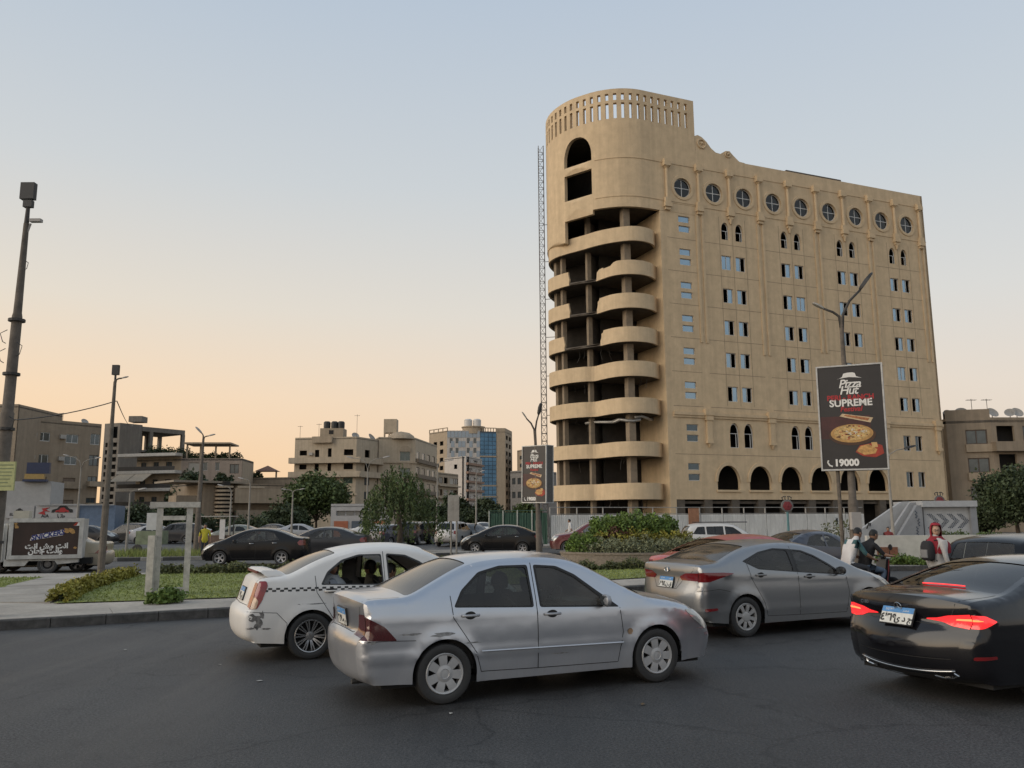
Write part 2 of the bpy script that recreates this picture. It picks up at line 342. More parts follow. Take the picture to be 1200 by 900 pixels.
WHEELS = {}
def wheel_meshes(kind,r,w):
    key = (kind,round(r,3),w)
    if key in WHEELS: return WHEELS[key]
    ri = r * (.70 if kind == 'alloy10' else .665)
    t = MB();h = w / 2
    t.lathe([(ri - .01,-h * .8),(ri + .012,-h * .95),(r * .86,-h),(r * .955,-h * .93),(r * .99,-h * .72),(r,-h * .3),(r,h * .3),(r * .99,h * .72),(r * .955,h * .93),(r * .86,h),(ri + .012,h * .95),(ri - .01,h * .8)],40,axis='Y')
    m = MB();seg = 40   # rim: outer face at -Y
    m.lathe([(ri + .004,-h * .9),(ri - .004,-h * 1.0),(ri - .014,-h * .95),(ri - .022,-h * .55),(ri - .03,-h * .1)],seg,axis='Y',m=0)
    m.lathe([(ri - .02,-h * .25),(0.001,-h * .25)],seg,axis='Y',m=1)  # black disc stands in for the shaded hollow behind the spokes
    def spoke(a,wi,wo,r0,r1,y0,y1,th=.02,mi=0):
        ca,sa = math.cos(a),math.sin(a);vs = []
        for (rr,ww,yy) in ((r0,wi,y0),((r0 + r1) / 2,(wi + wo) / 2,(y0 + y1) / 2 - .006),(r1,wo,y1)):
            for k in (-1,1):
                for dy in (0,th): vs.append((ca * rr - sa * k * ww / 2,yy + dy,sa * rr + ca * k * ww / 2))
        fs = []
        for b in (0,4): fs += [(b,b + 2,b + 6,b + 4),(b,b + 4,b + 5,b + 1),(b + 2,b + 3,b + 7,b + 6)]
        m.add(vs,fs,mi)
    if kind == 'cover7':
        for k in range(7): spoke(2 * math.pi * k / 7 + .3,.075,.098,.05,ri - .006,-h * .82,-h * .92)
        m.lathe([(ri - .004,-h * .97),(ri - .020,-h * .93),(ri - .026,-h * .84)],seg,axis='Y')
        m.lathe([(.085,-h * .74),(.085,-h * .88),(.05,-h * .97),(.045,-h * .9),(.001,-h * .93)],20,axis='Y')
    elif kind == 'cover8':
        for k in range(8): spoke(2 * math.pi * k / 8,.05,.062,.05,ri - .006,-h * .85,-h * .95)
        m.lathe([(ri - .004,-h * .97),(ri - .028,-h * .93),(ri - .034,-h * .84)],seg,axis='Y')
        m.lathe([(.085,-h * .80),(.07,-h * .95),(.04,-h * 1.0),(.001,-h * 1.0)],20,axis='Y')
    elif kind == 'alloy10':
        for k in range(10):
            a = 2 * math.pi * k / 10
            for dd in (-.1,.1): spoke(a + dd,.016,.018,.05,ri - .01,-h * .6,-h * .92,mi=0)
        m.lathe([(.06,-h * .5),(.055,-h * .68),(.03,-h * .72),(.001,-h * .72)],20,axis='Y',m=0)
    elif kind == 'steel':
        m.lathe([(ri - .03,-h * .6),(ri * .72,-h * .2),(ri * .55,-h * .15),(ri * .4,-h * .5),(.05,-h * .45),(.04,-h * .7),(.001,-h * .7)],24,axis='Y')
    else:   # alloy5
        for k in range(5):
            a = 2 * math.pi * k / 5 + .3
            for dd in (-.13,.13): spoke(a + dd,.03,.03,.05,ri - .01,-h * .7,-h * .92)
        m.lathe([(.07,-h * .6),(.06,-h * .78),(.001,-h * .8)],20,axis='Y')
    def mk(mb,nm,mm):
        o = mb.build(nm,mm,smooth=True,angle=35);me = o.data;bpy.data.objects.remove(o);return me
    rub = mat('tyre_rubber',(.028,.027,.026),.85,var=.25,scale=6)
    rimc = {'cover7': mat('wheel_cover_silver',(.42,.42,.42),.45,.3,var=.1),'cover8': mat('wheel_cover_grey',(.40,.39,.38),.5,.25,var=.15),
            'alloy10': mat('wheel_chrome_dark',(.42,.41,.40),.25,.8,var=.2),'steel': mat('wheel_steel',(.16,.15,.14),.7,.2)}.get(kind,mat('wheel_alloy',(.45,.45,.46),.35,.6,var=.08))
    WHEELS[key] = (mk(t,'tyre',[rub]),mk(m,'rim',[rimc,mat('rim_shade_black',(.01,.01,.01),.9,var=0)]));return WHEELS[key]

def build_car(name,label,sp,body_mat,loc,heading,group=None,glass_mat=None,wheels='alloy5',detail=2,open_win=(),cat='car',interior=True):
    """heading: degrees clockwise from the view direction"""
    sh = Shape(sp);L = sp['L'];hx = L / 2
    root = thing(name,label,cat,(loc[0],loc[1],loc[2] if len(loc) > 2 else 0),math.pi / 2 - R(heading),group)
    gap = PAINT_DARK();black = mat('black_plastic',(.02,.02,.021),.55,var=.15)
    gm = glass_mat or glass('car_glass_grey',(.30,.32,.31));rw = sp['rw']
    # ---- regions on the side
    closed = [tuple(p) for p in sh.O[:,:2]] + sh.bot
    reg = []
    for xw in (sp['xr'],sp['xf']):
        ra = rw + sp.get('arch',.045)
        reg.append(('_cut',[(xw + ra * math.cos(a),rw + ra * math.sin(a)) for a in np.linspace(R(-5),R(185),26)] + [(xw - ra,-.3),(xw + ra,-.3)]))
    for wn,q in sp['windows'].items(): reg.append((wn,densify(roundpoly(q,.035),.05)))
    if detail > 1:
        for tn,q in sp.get('trims',{}).items(): reg.append((tn,densify(roundpoly(q,.03),.05)))
    for ln,d in sp['lights'].items():
        if d.get('side'): reg.append((ln,densify(roundpoly(d['side'],.02),.05)))
    for dn,q in sp['doors'].items(): reg.append((dn,densify(roundpoly(q,.05),.05)))
    gs = .055 if detail > 1 else .10
    gx,gz = np.meshgrid(np.arange(0,L,gs),np.arange(sp['sill'] + .02,sh.O[:,1].max(),gs));G = np.stack([gx.ravel(),gz.ravel()],1)
    if detail > 1:   # finer rows along the rounded shoulder
        inner = [sh.O[:,:2] - sh.N * k for k in (.012,.028,.05,.08)];G = np.vstack([G] + inner)
    G = G[inpoly(G,closed)]
    V,F = cdt([closed] + [q for _,q in reg],G);cen = V[F].mean(1);ok = inpoly(cen,closed)
    lab = np.full(len(F),-1)
    for i in range(len(reg) - 1,-1,-1): lab[inpoly(cen,reg[i][1])] = i
    Y = sh.side(V)
    parts = {}
    def put(key,vs3,tris,flip):
        P = parts.setdefault(key,MB());used = np.unique(tris);mp = {int(k): i for i,k in enumerate(used)}
        P.add([vs3[int(k)] for k in used],[tuple(mp[int(k)] for k in (t[::-1] if flip else t)) for t in tris])
    for sg in (-1,1):
        for i in range(-1,len(reg)):
            nm = 'body' if i < 0 else reg[i][0]
            if nm == '_cut': continue
            tr = F[ok & (lab == i)]
            if not len(tr): continue
            isg = nm.startswith('win');off = -.010 if isg else (.004 if nm in sp['lights'] else 0)
            vs3 = [(v[0] - hx,sg * (y + off),v[1]) for v,y in zip(V,Y)]
            put(nm if nm == 'body' else (nm,sg),vs3,tr,sg > 0)
    # ---- regions on the band
    t_s = np.linspace(-1,1,15 if detail > 1 else 9);Qk = .7
    bpoly = [(a,-Qk) for a in sh.s] + [(sh.S,t * Qk) for t in t_s[1:-1]] + [(a,Qk) for a in sh.s[::-1]] + [(0,t * Qk) for t in t_s[::-1][1:-1]]
    reg2 = []
    def sq(q): return [(sh.sat(p[0],p[1]),p[2] * Qk) for p in q]
    for wn,q in sp['band_windows'].items(): reg2.append((wn,densify(roundpoly(sq(q),.06),.06)))
    for ln,d in sp['lights'].items():
        if d.get('band'):
            for sg in (-1,1): reg2.append(((ln,sg),densify(roundpoly(sq([(p[0],p[1],p[2] * sg) for p in d['band']]),.02),.05)))
    for pn,q in sp.get('panels',{}).items(): reg2.append((pn,densify(roundpoly(sq(q),.03),.05)))
    G2 = np.array([(a,t * Qk) for a in sh.s[1:-1] for t in t_s[1:-1]])
    V2,F2 = cdt([bpoly] + [q for _,q in reg2],G2);cen = V2[F2].mean(1);ok = inpoly(cen,bpoly);lab = np.full(len(F2),-1)
    for i in range(len(reg2) - 1,-1,-1): lab[inpoly(cen,reg2[i][1])] = i
    ST = np.stack([V2[:,0],V2[:,1] / Qk],1)
    for i in range(-1,len(reg2)):
        nm = 'body' if i < 0 else reg2[i][0];tr = F2[ok & (lab == i)]
        if not len(tr): continue
        isg = isinstance(nm,str) and nm.startswith('win');off = -.008 if isg else (.004 if isinstance(nm,tuple) else (-.012 if nm != 'body' else 0))
        put(nm,sh.strip(ST,off),tr,True)
    # ---- seams, laid on the surface
    B = parts['body']
    def seam3(pts3,nrm,w,P,m):
        k = len(pts3);vs = []
        for i in range(k):
            p = Vector(pts3[i]);d = (Vector(pts3[min(i + 1,k - 1)]) - Vector(pts3[max(i - 1,0)])).normalized();n_ = nrm(i);sd = d.cross(n_).normalized()
            vs += [p + n_ * .0015 + sd * w / 2,p + n_ * .0015 - sd * w / 2]
        P.add(vs,[(2 * i,2 * i + 1,2 * i + 3,2 * i + 2) for i in range(k - 1)],m)
    if detail > 1:
        for q,w in sp.get('seams',()):
            q = densify(q,.04,False)
            for sg in (-1,1): seam3(sh.side3(q,sg),lambda i: Vector((0,sg,.05)).normalized(),w,B,1)
        for q,w in sp.get('band_seams',()):
            qq = densify([(sh.sat(p[0],p[1]),p[2]) for p in q],.04,False);p3 = sh.strip(qq);p3b = sh.strip(qq,.01)
            seam3(p3,lambda i: (Vector(p3b[i]) - Vector(p3[i])).normalized(),w,B,1)
    def finish(mb,nm,mats,parent):
        o = mb.build(nm,mats,parent,smooth=True,recalc=False);me = o.data
        import bmesh
        bm = bmesh.new();bm.from_mesh(me);bmesh.ops.remove_doubles(bm,verts=bm.verts,dist=.0006);bm.to_mesh(me);bm.free()
        nn = np.empty(len(me.polygons) * 3,np.float32);cc = np.empty_like(nn);me.polygons.foreach_get('normal',nn);me.polygons.foreach_get('center',cc);cc = cc.reshape(-1,3) - np.array([0,0,.6])
        cc[:,0] *= .4
        if (nn.reshape(-1,3) * cc).sum() < 0: me.flip_normals()
        me.polygons.foreach_set('use_smooth',[True] * len(me.polygons));me.set_sharp_from_angle(angle=R(38));return o
    body = finish(B,'body',[body_mat,gap],root)
    doors = {}
    for key,mb in parts.items():
        if isinstance(key,tuple) and key[0] in sp['doors']: doors[key] = finish(mb,'door',[body_mat],root)
    for key,mb in parts.items():
        if key == 'body' or key in doors: continue
        nm = key[0] if isinstance(key,tuple) else key
        if nm.startswith('win'):
            if nm in open_win and isinstance(key,tuple): continue
            par = body
            if isinstance(key,tuple):
                dn = sp.get('win_door',{}).get(nm);par = doors.get((dn,key[1]),body) if dn else body
            finish(mb,'window' if isinstance(key,tuple) else ('windscreen' if 'front' in nm else 'rear_window'),[sp.get('rear_glass',gm) if nm == 'win_back' else sp.get('win_mats',{}).get(nm,gm)],par)
        elif nm in sp['lights']: finish(mb,sp['lights'][nm]['part'],[sp['lights'][nm]['mat']],root)
        elif nm.startswith('trim'): finish(mb,'window_trim',[sp.get('trim_mat',black)],body)
        else: finish(mb,sp.get('panel_names',{}).get(nm,'panel'),[sp.get('panel_mats',{}).get(nm,black)],root)
    # ---- chassis, wheel wells, cabin
    dark = mat('underbody_black',(.012,.012,.012),.9,var=0);W2 = sp['W'] / 2
    c = MB();c.box((0,0,sp['sill'] + .02),(L - .5,sp['W'] - .22,.06))
    c.box((0,0,sp['sill'] + .22),(L - 1.1,sp['W'] - .30,.3)) if False else None
    for xw in (sp['xr'],sp['xf']):
        for sg in (-1,1):
            n_ = 16;ra = rw + sp.get('arch',.045) + .012;vs = []
            for a in np.linspace(R(-5),R(185),n_):
                for yy in (W2 - .055,W2 - .34): vs.append((xw - hx + ra * math.cos(a),sg * yy,rw + ra * math.sin(a)))
            c.add(vs,[(2 * i,2 * i + 1,2 * i + 3,2 * i + 2) for i in range(n_ - 1)])
            c.add([vs[2 * i + 1] for i in range(n_)],[tuple(range(n_))])
    c.build('underbody',dark,root,recalc=False)
    # ---- wheels
    tm,rm = wheel_meshes(wheels,rw,sp.get('ww',.2))
    for xw in (sp['xr'],sp['xf']):
        for sg in (-1,1):
            w = link('wheel',tm,root,(xw - hx,sg * (W2 - sp.get('ww',.2) / 2 - .012),rw));w.rotation_euler = (0,rng.uniform(0,6),0 if sg < 0 else math.pi)
            link('rim',rm,w)
    # ---- cabin
    xs0,xs1 = sp['seat_x'];zb = sp['belt'][0]
    if interior:
        cab = mat('cabin_trim',(.035,.033,.031),.8,var=.2);lin = mat('headlining',(.25,.23,.20),.9,var=.1)
        t = MB();t.box((0,0,.34),(L * .62,sp['W'] - .24,.05))
        for sg in (-1,1): t.box(((sp['cab'][0] + sp['cab'][1]) / 2 - hx,sg * (W2 - .12),zb * .5 + .16),(sp['cab'][1] - sp['cab'][0],.03,zb - .42))
        t.box((sp['cab'][1] - hx + .12,0,.68),(.38,sp['W'] - .3,.40));t.box((sp['cab'][0] - hx + .02,0,.70),(.06,sp['W'] - .3,.50))
        t.build('cabin_tub',cab,root)
        seat = mat('seat_fabric',(.055,.052,.05),.9,var=.25)
        def seatmesh(w):
            b = MB()
            def loft(st):
                vs = [];n = 12
                for (x,z,th,ww) in st:
                    for k in range(n):
                        a = 2 * math.pi * k / n;vs.append((x + th * math.copysign(abs(math.cos(a)) ** .6,math.cos(a)),ww / 2 * math.copysign(abs(math.sin(a)) ** .6,math.sin(a)),z))
                b.add(vs,[(i * n + j,i * n + (j + 1) % n,(i + 1) * n + (j + 1) % n,(i + 1) * n + j) for i in range(len(st) - 1) for j in range(n)] + [tuple(range(n)),tuple(range((len(st) - 1) * n,len(st) * n))])
            loft([(.28,.36,.22,w),(.26,.44,.25,w),(.25,.52,.24,w * .95),(.25,.545,.18,w * .8)])
            loft([(.02,.48,.07,w * .9),(-.04,.7,.08,w),(-.10,.92,.075,w * .95),(-.14,1.04,.06,w * .8),(-.145,1.06,.03,w * .6)])
            return b,loft
        for sg in (-1,1):
            b,loft = seatmesh(.50);loft([(-.15,1.08,.04,.22),(-.16,1.15,.05,.26),(-.17,1.22,.045,.25),(-.17,1.24,.02,.2)])
            o = b.build('front_seat',seat,root,smooth=True,loc=(xs1 - hx,sg * .36,-.03))
        b,loft = seatmesh(sp['W'] - .42);o = b.build('rear_seat',seat,root,smooth=True,loc=(xs0 - hx,0,0))
        for sg in (-1,1):
            b = MB()
            b.lathe([(.02,0),(.13,.01),(.135,.05),(.12,.13),(.06,.16),(.001,.165)],12);o = b.build('headrest',seat,root,smooth=True,loc=(xs0 - hx - .17,sg * .36,1.05));o.scale = (.45,1,1)
        b = MB();a = np.linspace(0,2 * math.pi,25)
        b.tube([(0,.18 * math.cos(t_),.18 * math.sin(t_)) for t_ in a],.014,6,cap=False);b.tube([(0,-.17,0),(0,.17,0)],.014,6);b.tube([(0,0,0),(.25,0,-.05)],.03,8)
        o = b.build('steering_wheel',cab,root,smooth=True,loc=(xs1 - hx + .55,.36,.86));o.rotation_euler = (0,R(25),0)
        i0,i1 = sh.sat(*sp['roof'][0]),sh.sat(*sp['roof'][1]);aa = np.linspace(i0,i1,10);tt = np.linspace(-.93,.93,7)
        p3 = sh.strip([(x_,y_) for x_ in aa for y_ in tt],-.035);b = MB();b.add(p3,[(i * 7 + j,i * 7 + j + 1,i * 7 + j + 8,i * 7 + j + 7) for i in range(9) for j in range(6)]);b.build('headlining',lin,root,smooth=True,recalc=False)
    # ---- handles and mirrors
    if detail > 1:
        hm = sp.get('handle_mat',body_mat)
        for dn,(hx_,hz_) in sp.get('handles',{}).items():
            for sg in (-1,1):
                y = float(sh.side([(hx_,hz_)])[0]);b = MB()
                b.tube([(-.10,0,0),(-.085,sg * .028,0),(-.03,sg * .038,0),(.03,sg * .038,0),(.085,sg * .028,0),(.10,0,0)],[.012,.014,.015,.015,.014,.012],8)
                b.add([(.062 * math.cos(2 * math.pi * k / 16),sg * .004,.042 * math.sin(2 * math.pi * k / 16)) for k in range(16)],[tuple(range(16))],1)  # flat dark disc paints the shade of the handle recess
                b.build('door_handle',[hm,gap],doors.get((dn,sg),root),smooth=True,loc=(hx_ - hx,sg * y,hz_))
        mx_,mz_ = sp['mirror']
        for sg in (-1,1):
            y = float(sh.side([(mx_,mz_)])[0]);b = MB();n = 10;st = []
            for k,(yy,ax,az) in enumerate([(.02,.02,.03),(.05,.05,.055),(.10,.07,.07),(.16,.068,.068),(.20,.05,.05),(.215,.015,.02)]):
                for j in range(n):
                    a = 2 * math.pi * j / n;cx = math.cos(a) * ax
                    st.append(((cx if cx > 0 else cx * .35) - .02 * k * .3,sg * yy,math.copysign(abs(math.sin(a)) ** .7,math.sin(a)) * az + .03))
            b.add(st,[(i * n + j,i * n + (j + 1) % n,(i + 1) * n + (j + 1) % n,(i + 1) * n + j) for i in range(5) for j in range(n)] + [tuple(range(n)),tuple(range(5 * n,6 * n))])
            b.box((0,sg * .02,.0),(.08,.10,.03),1)
            mo = b.build('door_mirror',[sp.get('mirror_mat',body_mat),black],root,smooth=True,angle=50,loc=(mx_ - hx,sg * (y - .03),mz_))
            b = MB();b.box((-.035,sg * .12,.03),(.006,.15,.10));b.build('mirror_glass',mat('mirror_silver',(.6,.62,.64),.03,1,var=0),mo)
    return root,sh

AR = {'letters': '\uFEED \uFEEB \uFEDD'}
def plate(root,sh,x,z,w=.36,h=.17,digits='',parts_txt='',t=0.0,off=.018):
    p,lat,up,n_ = sh.strip_frame(x,z,t);lat = Vector((0,-1,0));up = (up - up.dot(lat) * lat).normalized();up = -up if up.z < 0 else up;n_ = lat.cross(up)
    q = p + n_ * off;b = MB();M = plane_matrix(q,lat,up)
    def rect(x0,x1,y0,y1,z0,z1,m):
        vs = [M @ Vector(v) for v in ((x0,y0,z0),(x1,y0,z0),(x1,y1,z0),(x0,y1,z0),(x0,y0,z1),(x1,y0,z1),(x1,y1,z1),(x0,y1,z1))]
        b.add(vs,[(3,2,1,0),(4,5,6,7),(0,1,5,4),(1,2,6,5),(2,3,7,6),(3,0,4,7)],m)
    rect(-w / 2 - .008,w / 2 + .008,-h / 2 - .008,h / 2 + .008,-.02,0,2);rect(-w / 2,w / 2,-h / 2,h / 2,.0,.003,0);rect(-w / 2,w / 2,h * .16,h / 2,.003,.0045,1)
    po = b.build('number_plate',[mat('plate_white',(.62,.62,.58),.5,var=.12,scale=20),mat('plate_blue',(.08,.24,.50),.5,var=.15,scale=20),mat('plate_frame',(.03,.03,.03),.6,var=0)],root)
    ink = mat('plate_ink',(.02,.02,.02),.6,var=0)
    if digits: add_text('lettering',digits,M @ Matrix.Translation((-w * .24,-h * .19,.006)),ink,po,size=h * .62,weight=.004)
    if parts_txt: add_text('lettering',parts_txt,M @ Matrix.Translation((w * .24,-h * .19,.006)),ink,po,size=h * .52,weight=.003)
    if digits:
        add_text('lettering','EGYPT',M @ Matrix.Translation((-w * .26,h * .33,.006)),mat('plate_white',(.6,)*3),po,size=h * .2)
        add_text('lettering','\uFEAE\uFEBC\uFEE3',M @ Matrix.Translation((w * .26,h * .33,.006)),mat('plate_white',(.6,)*3),po,size=h * .24)
    return po
RED_LENS = lambda: mat('tail_lens_red',(.16,.008,.01),.12,var=.1,coat=.8)
CLEAR_LENS = lambda: mat('lamp_lens_clear',(.45,.45,.43),.12,.3,var=.15,scale=14,coat=.8)
def base_spec():
    return dict(L=4.52,W=1.70,sill=.20,belt=(1.0,.90),rw=.305,xr=1.02,xf=3.63,ww=.195,zmax=.60,cab=(1.1,3.0),seat_x=(1.45,2.35),roof=((1.45,1.41),(2.6,1.41)),
        outline=[(.14,.25,.08,.05),(.05,.29,.10,.07),(.01,.45,.12,.09),(0,.63,.12,.09),(.03,.69,.09,.08),(.09,.71,.07,.08),(.10,.80,.06,.07),(.07,.99,.06,.08),(.07,1.045,.05,.06),(.14,1.065,.05,.04),(.50,1.075,.06,.03),
                 (.64,1.09,.06,.04),(.92,1.21,.06,.05),(1.32,1.385,.07,.05),(1.6,1.43,.08,.05),(2.1,1.45,.09,.05),(2.45,1.43,.08,.06),(2.72,1.37,.07,.08),(3.1,1.17,.06,.10),(3.45,.99,.06,.10),(3.62,.945,.08,.07),
                 (4.0,.885,.09,.06),(4.25,.80,.12,.08),(4.42,.68,.16,.13),(4.50,.56,.18,.15),(4.52,.42,.18,.15),(4.45,.25,.14,.12)],
        windows={'win_rear': [(1.16,.975),(2.05,.935),(2.03,1.335),(1.72,1.335),(1.48,1.28),(1.27,1.12)],'win_front': [(2.13,.93),(3.02,.90),(2.84,1.04),(2.60,1.215),(2.38,1.31),(2.11,1.335)]},
        win_door={'win_rear': 'door_rear','win_front': 'door_front'},
        trims={'trim_rear': [(1.10,.955),(2.085,.915),(2.065,1.36),(1.70,1.36),(1.44,1.30),(1.20,1.12)],'trim_front': [(2.095,.915),(3.12,.875),(2.88,1.05),(2.62,1.24),(2.40,1.335),(2.075,1.36)]},
        doors={'door_rear': [(1.42,.30),(2.09,.285),(2.085,1.385),(1.65,1.385),(1.40,1.32),(1.09,1.08),(1.11,.86),(1.36,.50)],'door_front': [(2.09,.285),(3.10,.275),(3.17,.60),(3.14,.87),(2.90,1.06),(2.62,1.265),(2.38,1.37),(2.085,1.385)]},
        handles={'door_rear': (1.30,.875),'door_front': (2.27,.845)},mirror=(2.92,.93),
        seams=[([(1.42,.30),(2.09,.285),(3.10,.275),(3.17,.60),(3.14,.87)],.008),([(2.09,.285),(2.085,1.39)],.009),([(1.42,.30),(1.36,.50),(1.11,.86),(1.09,1.08)],.008),([(.02,.66),(.35,.665),(.66,.655)],.007)],
        band_windows={'win_back': [(.58,1.085,-.93),(.58,1.085,.93),(1.36,1.39,.90),(1.36,1.39,-.90)],'win_frontscreen': [(2.66,1.385,-.90),(2.66,1.385,.90),(3.50,.975,.95),(3.50,.975,-.95)]},
        lights={'tail': dict(part='tail_light',mat=RED_LENS(),side=[(-.1,.68),(.44,.665),(.30,.80),(.06,.915),(-.1,.92)],band=[(.04,.70,.70),(.07,.92,.80),(.07,.92,1.1),(.04,.70,1.1)]),
                'head': dict(part='headlight',mat=CLEAR_LENS(),side=[(4.06,.80),(4.22,.79),(4.6,.66),(4.6,.52),(4.36,.56),(4.16,.70)],band=[(4.24,.80,.60),(4.24,.80,1.1),(4.49,.58,1.1),(4.49,.58,.62)])},
        panels={'grille': [(4.41,.69,-.45),(4.41,.69,.45),(4.50,.55,.45),(4.50,.55,-.45)],'lower_grille': [(4.52,.44,-.55),(4.52,.44,.55),(4.48,.33,.55),(4.48,.33,-.55)]},
        panel_names={'grille': 'grille','lower_grille': 'lower_grille','plate_recess': 'plate_recess'},
        band_seams=[([(.50,1.075,-.95),(.14,1.065,-.9),(.07,.99,-.86),(.08,.74,-.72),(.06,.71,-.6),(.06,.71,.6),(.08,.74,.72),(.07,.99,.86),(.14,1.065,.9),(.50,1.075,.95)],.008),
                    ([(3.55,.955,-.93),(4.0,.885,-.9),(4.24,.80,-.75),(4.36,.73,-.5),(4.36,.73,.5),(4.24,.80,.75),(4.0,.885,.9),(3.55,.955,.93)],.008)])

# ------------------------------------------------------------------ ground, road, kerbs
def asphalt():
    """dark tarmac: fine stone speckle, polished wheel tracks along the traffic, drip stains and hairline cracks"""
    m = bpy.data.materials.new('asphalt');m.use_nodes = True;n = m.node_tree.nodes;L = m.node_tree.links;b = n['Principled BSDF']
    tcn = n.new('ShaderNodeTexCoord')
    def noise(scale,det,vec=None,rough=.6):
        t = n.new('ShaderNodeTexNoise');t.inputs['Scale'].default_value = scale;t.inputs['Detail'].default_value = det;t.inputs['Roughness'].default_value = rough;L.new(vec or tcn.outputs['Object'],t.inputs['Vector']);return t.outputs['Fac']
    def rng_(src,a,b_,lo,hi):
        r_ = n.new('ShaderNodeMapRange');r_.inputs[1].default_value = a;r_.inputs[2].default_value = b_;r_.inputs[3].default_value = lo;r_.inputs[4].default_value = hi;L.new(src,r_.inputs[0]);return r_.outputs[0]
    def mul(a,b_): k = n.new('ShaderNodeMath');k.operation = 'MULTIPLY';L.new(a,k.inputs[0]);L.new(b_,k.inputs[1]);return k.outputs[0]
    mp = n.new('ShaderNodeMapping');mp.inputs['Rotation'].default_value = (0,0,R(61));mp.inputs['Scale'].default_value = (1.0,.06,1);L.new(tcn.outputs['Object'],mp.inputs[0])
    speck = rng_(noise(40,4,None,.75),.40,.64,.45,2.1);tracks = rng_(noise(.9,4,mp.outputs[0]),.35,.65,.72,1.28);patch = rng_(noise(.28,5),.3,.7,.75,1.3);stain = rng_(noise(2.3,6,None,.7),.55,.72,1.0,.62)
    vo = n.new('ShaderNodeTexVoronoi');vo.feature = 'DISTANCE_TO_EDGE';vo.inputs['Scale'].default_value = .33
    wv = n.new('ShaderNodeVectorMath');wv.operation = 'ADD';nz = n.new('ShaderNodeTexNoise');nz.inputs['Scale'].default_value = 1.3;nz.inputs['Detail'].default_value = 6;L.new(tcn.outputs['Object'],nz.inputs['Vector']);L.new(tcn.outputs['Object'],wv.inputs[0]);L.new(nz.outputs['Color'],wv.inputs[1]);L.new(wv.outputs[0],vo.inputs['Vector'])
    crack = rng_(vo.outputs['Distance'],.0,.012,.5,1.0)
    v = mul(mul(mul(mul(speck,tracks),patch),stain),crack);cb = n.new('ShaderNodeMix');cb.data_type = 'RGBA';cb.blend_type = 'MULTIPLY';cb.inputs[0].default_value = 1;cb.inputs[6].default_value = (.036,.0352,.0345,1);L.new(v,cb.inputs[7]);L.new(cb.outputs[2],b.inputs['Base Color'])
    L.new(rng_(noise(.9,4,mp.outputs[0]),.35,.65,.50,.72),b.inputs['Roughness']);bp = n.new('ShaderNodeBump');bp.inputs['Strength'].default_value = .7;bp.inputs['Distance'].default_value = .012;L.new(noise(70,4),bp.inputs['Height']);L.new(bp.outputs[0],b.inputs['Normal']);return m
def ground_sheet(name,pts,z,m,grid=None):
    b = MB();tri = tessellate_polygon([[Vector((p[0],p[1],0)) for p in pts]])
    b.add([(p[0],p[1],z) for p in pts],[tuple(t) for t in tri]);o = b.build(name,m)
    if o.data.polygons[0].normal.z < 0: o.data.flip_normals()
    return struct(o)
ground_sheet('ground',[(-3000,-400),(3000,-400),(3000,4500),(-3000,4500)],-.03,mat('dusty_ground',(.13,.115,.095),.95,var=.3,scale=.4))
ground_sheet('road',[(-140,-40),(140,-40),(140,78),(-140,78)],0,asphalt())
# worn patches, oil drips and litter flecks on the tarmac are thin sheets of their own
def blob(cx,cy,rx,ry,rz,n=22,jit=.25,seed=1):
    q = random.Random(seed);o = []
    for k in range(n):
        a = 2 * math.pi * k / n;s_ = 1 + q.uniform(-jit,jit);x,y = rx * s_ * math.cos(a),ry * s_ * math.sin(a)
        o.append((cx + x * math.cos(rz) - y * math.sin(rz),cy + x * math.sin(rz) + y * math.cos(rz)))
    return o
KH = .17
def kerbline(pts): return [Vector((p[0],p[1],0)) for p in pts]
ISL_FRONT = [(-24,6.9),(-9.06,15.0),(-5.55,16.95),(2.77,21.45),(5.4,22.9),(7.2,24.4),(8.1,26.6),(8.2,29.5),(7.4,33),(5.2,35.6),(2.0,36.2),(-1.5,34.3),(-5,31.6),(-8.4,29.4),(-12,28.6),(-16,28.7),(-24,27)]
ISL = [tuple(p) for p in chaikin(np.array(ISL_FRONT,float),2)]
conc = mat('pavement_concrete',(.36,.325,.28),.85,var=.18,scale=9,bump=.25,bscale=70,var2=.22,scale2=.8)
def offset_poly(q,d):
    """inset a clockwise/ccw closed polygon by moving along averaged normals towards its centroid side"""
    q = [Vector((p[0],p[1])) for p in q];n = len(q);ar = sum(q[i].x * q[(i + 1) % n].y - q[(i + 1) % n].x * q[i].y for i in range(n));sg = 1 if ar > 0 else -1;o = []
    for i in range(n):
        t = (q[(i + 1) % n] - q[i - 1]).normalized();o.append((q[i].x - sg * t.y * d,q[i].y + sg * t.x * d))
    return o
isl = MB();isl.prism(offset_poly(ISL,.16),0,KH - .012);island = struct(isl.build('traffic_island',conc))
KST = {}
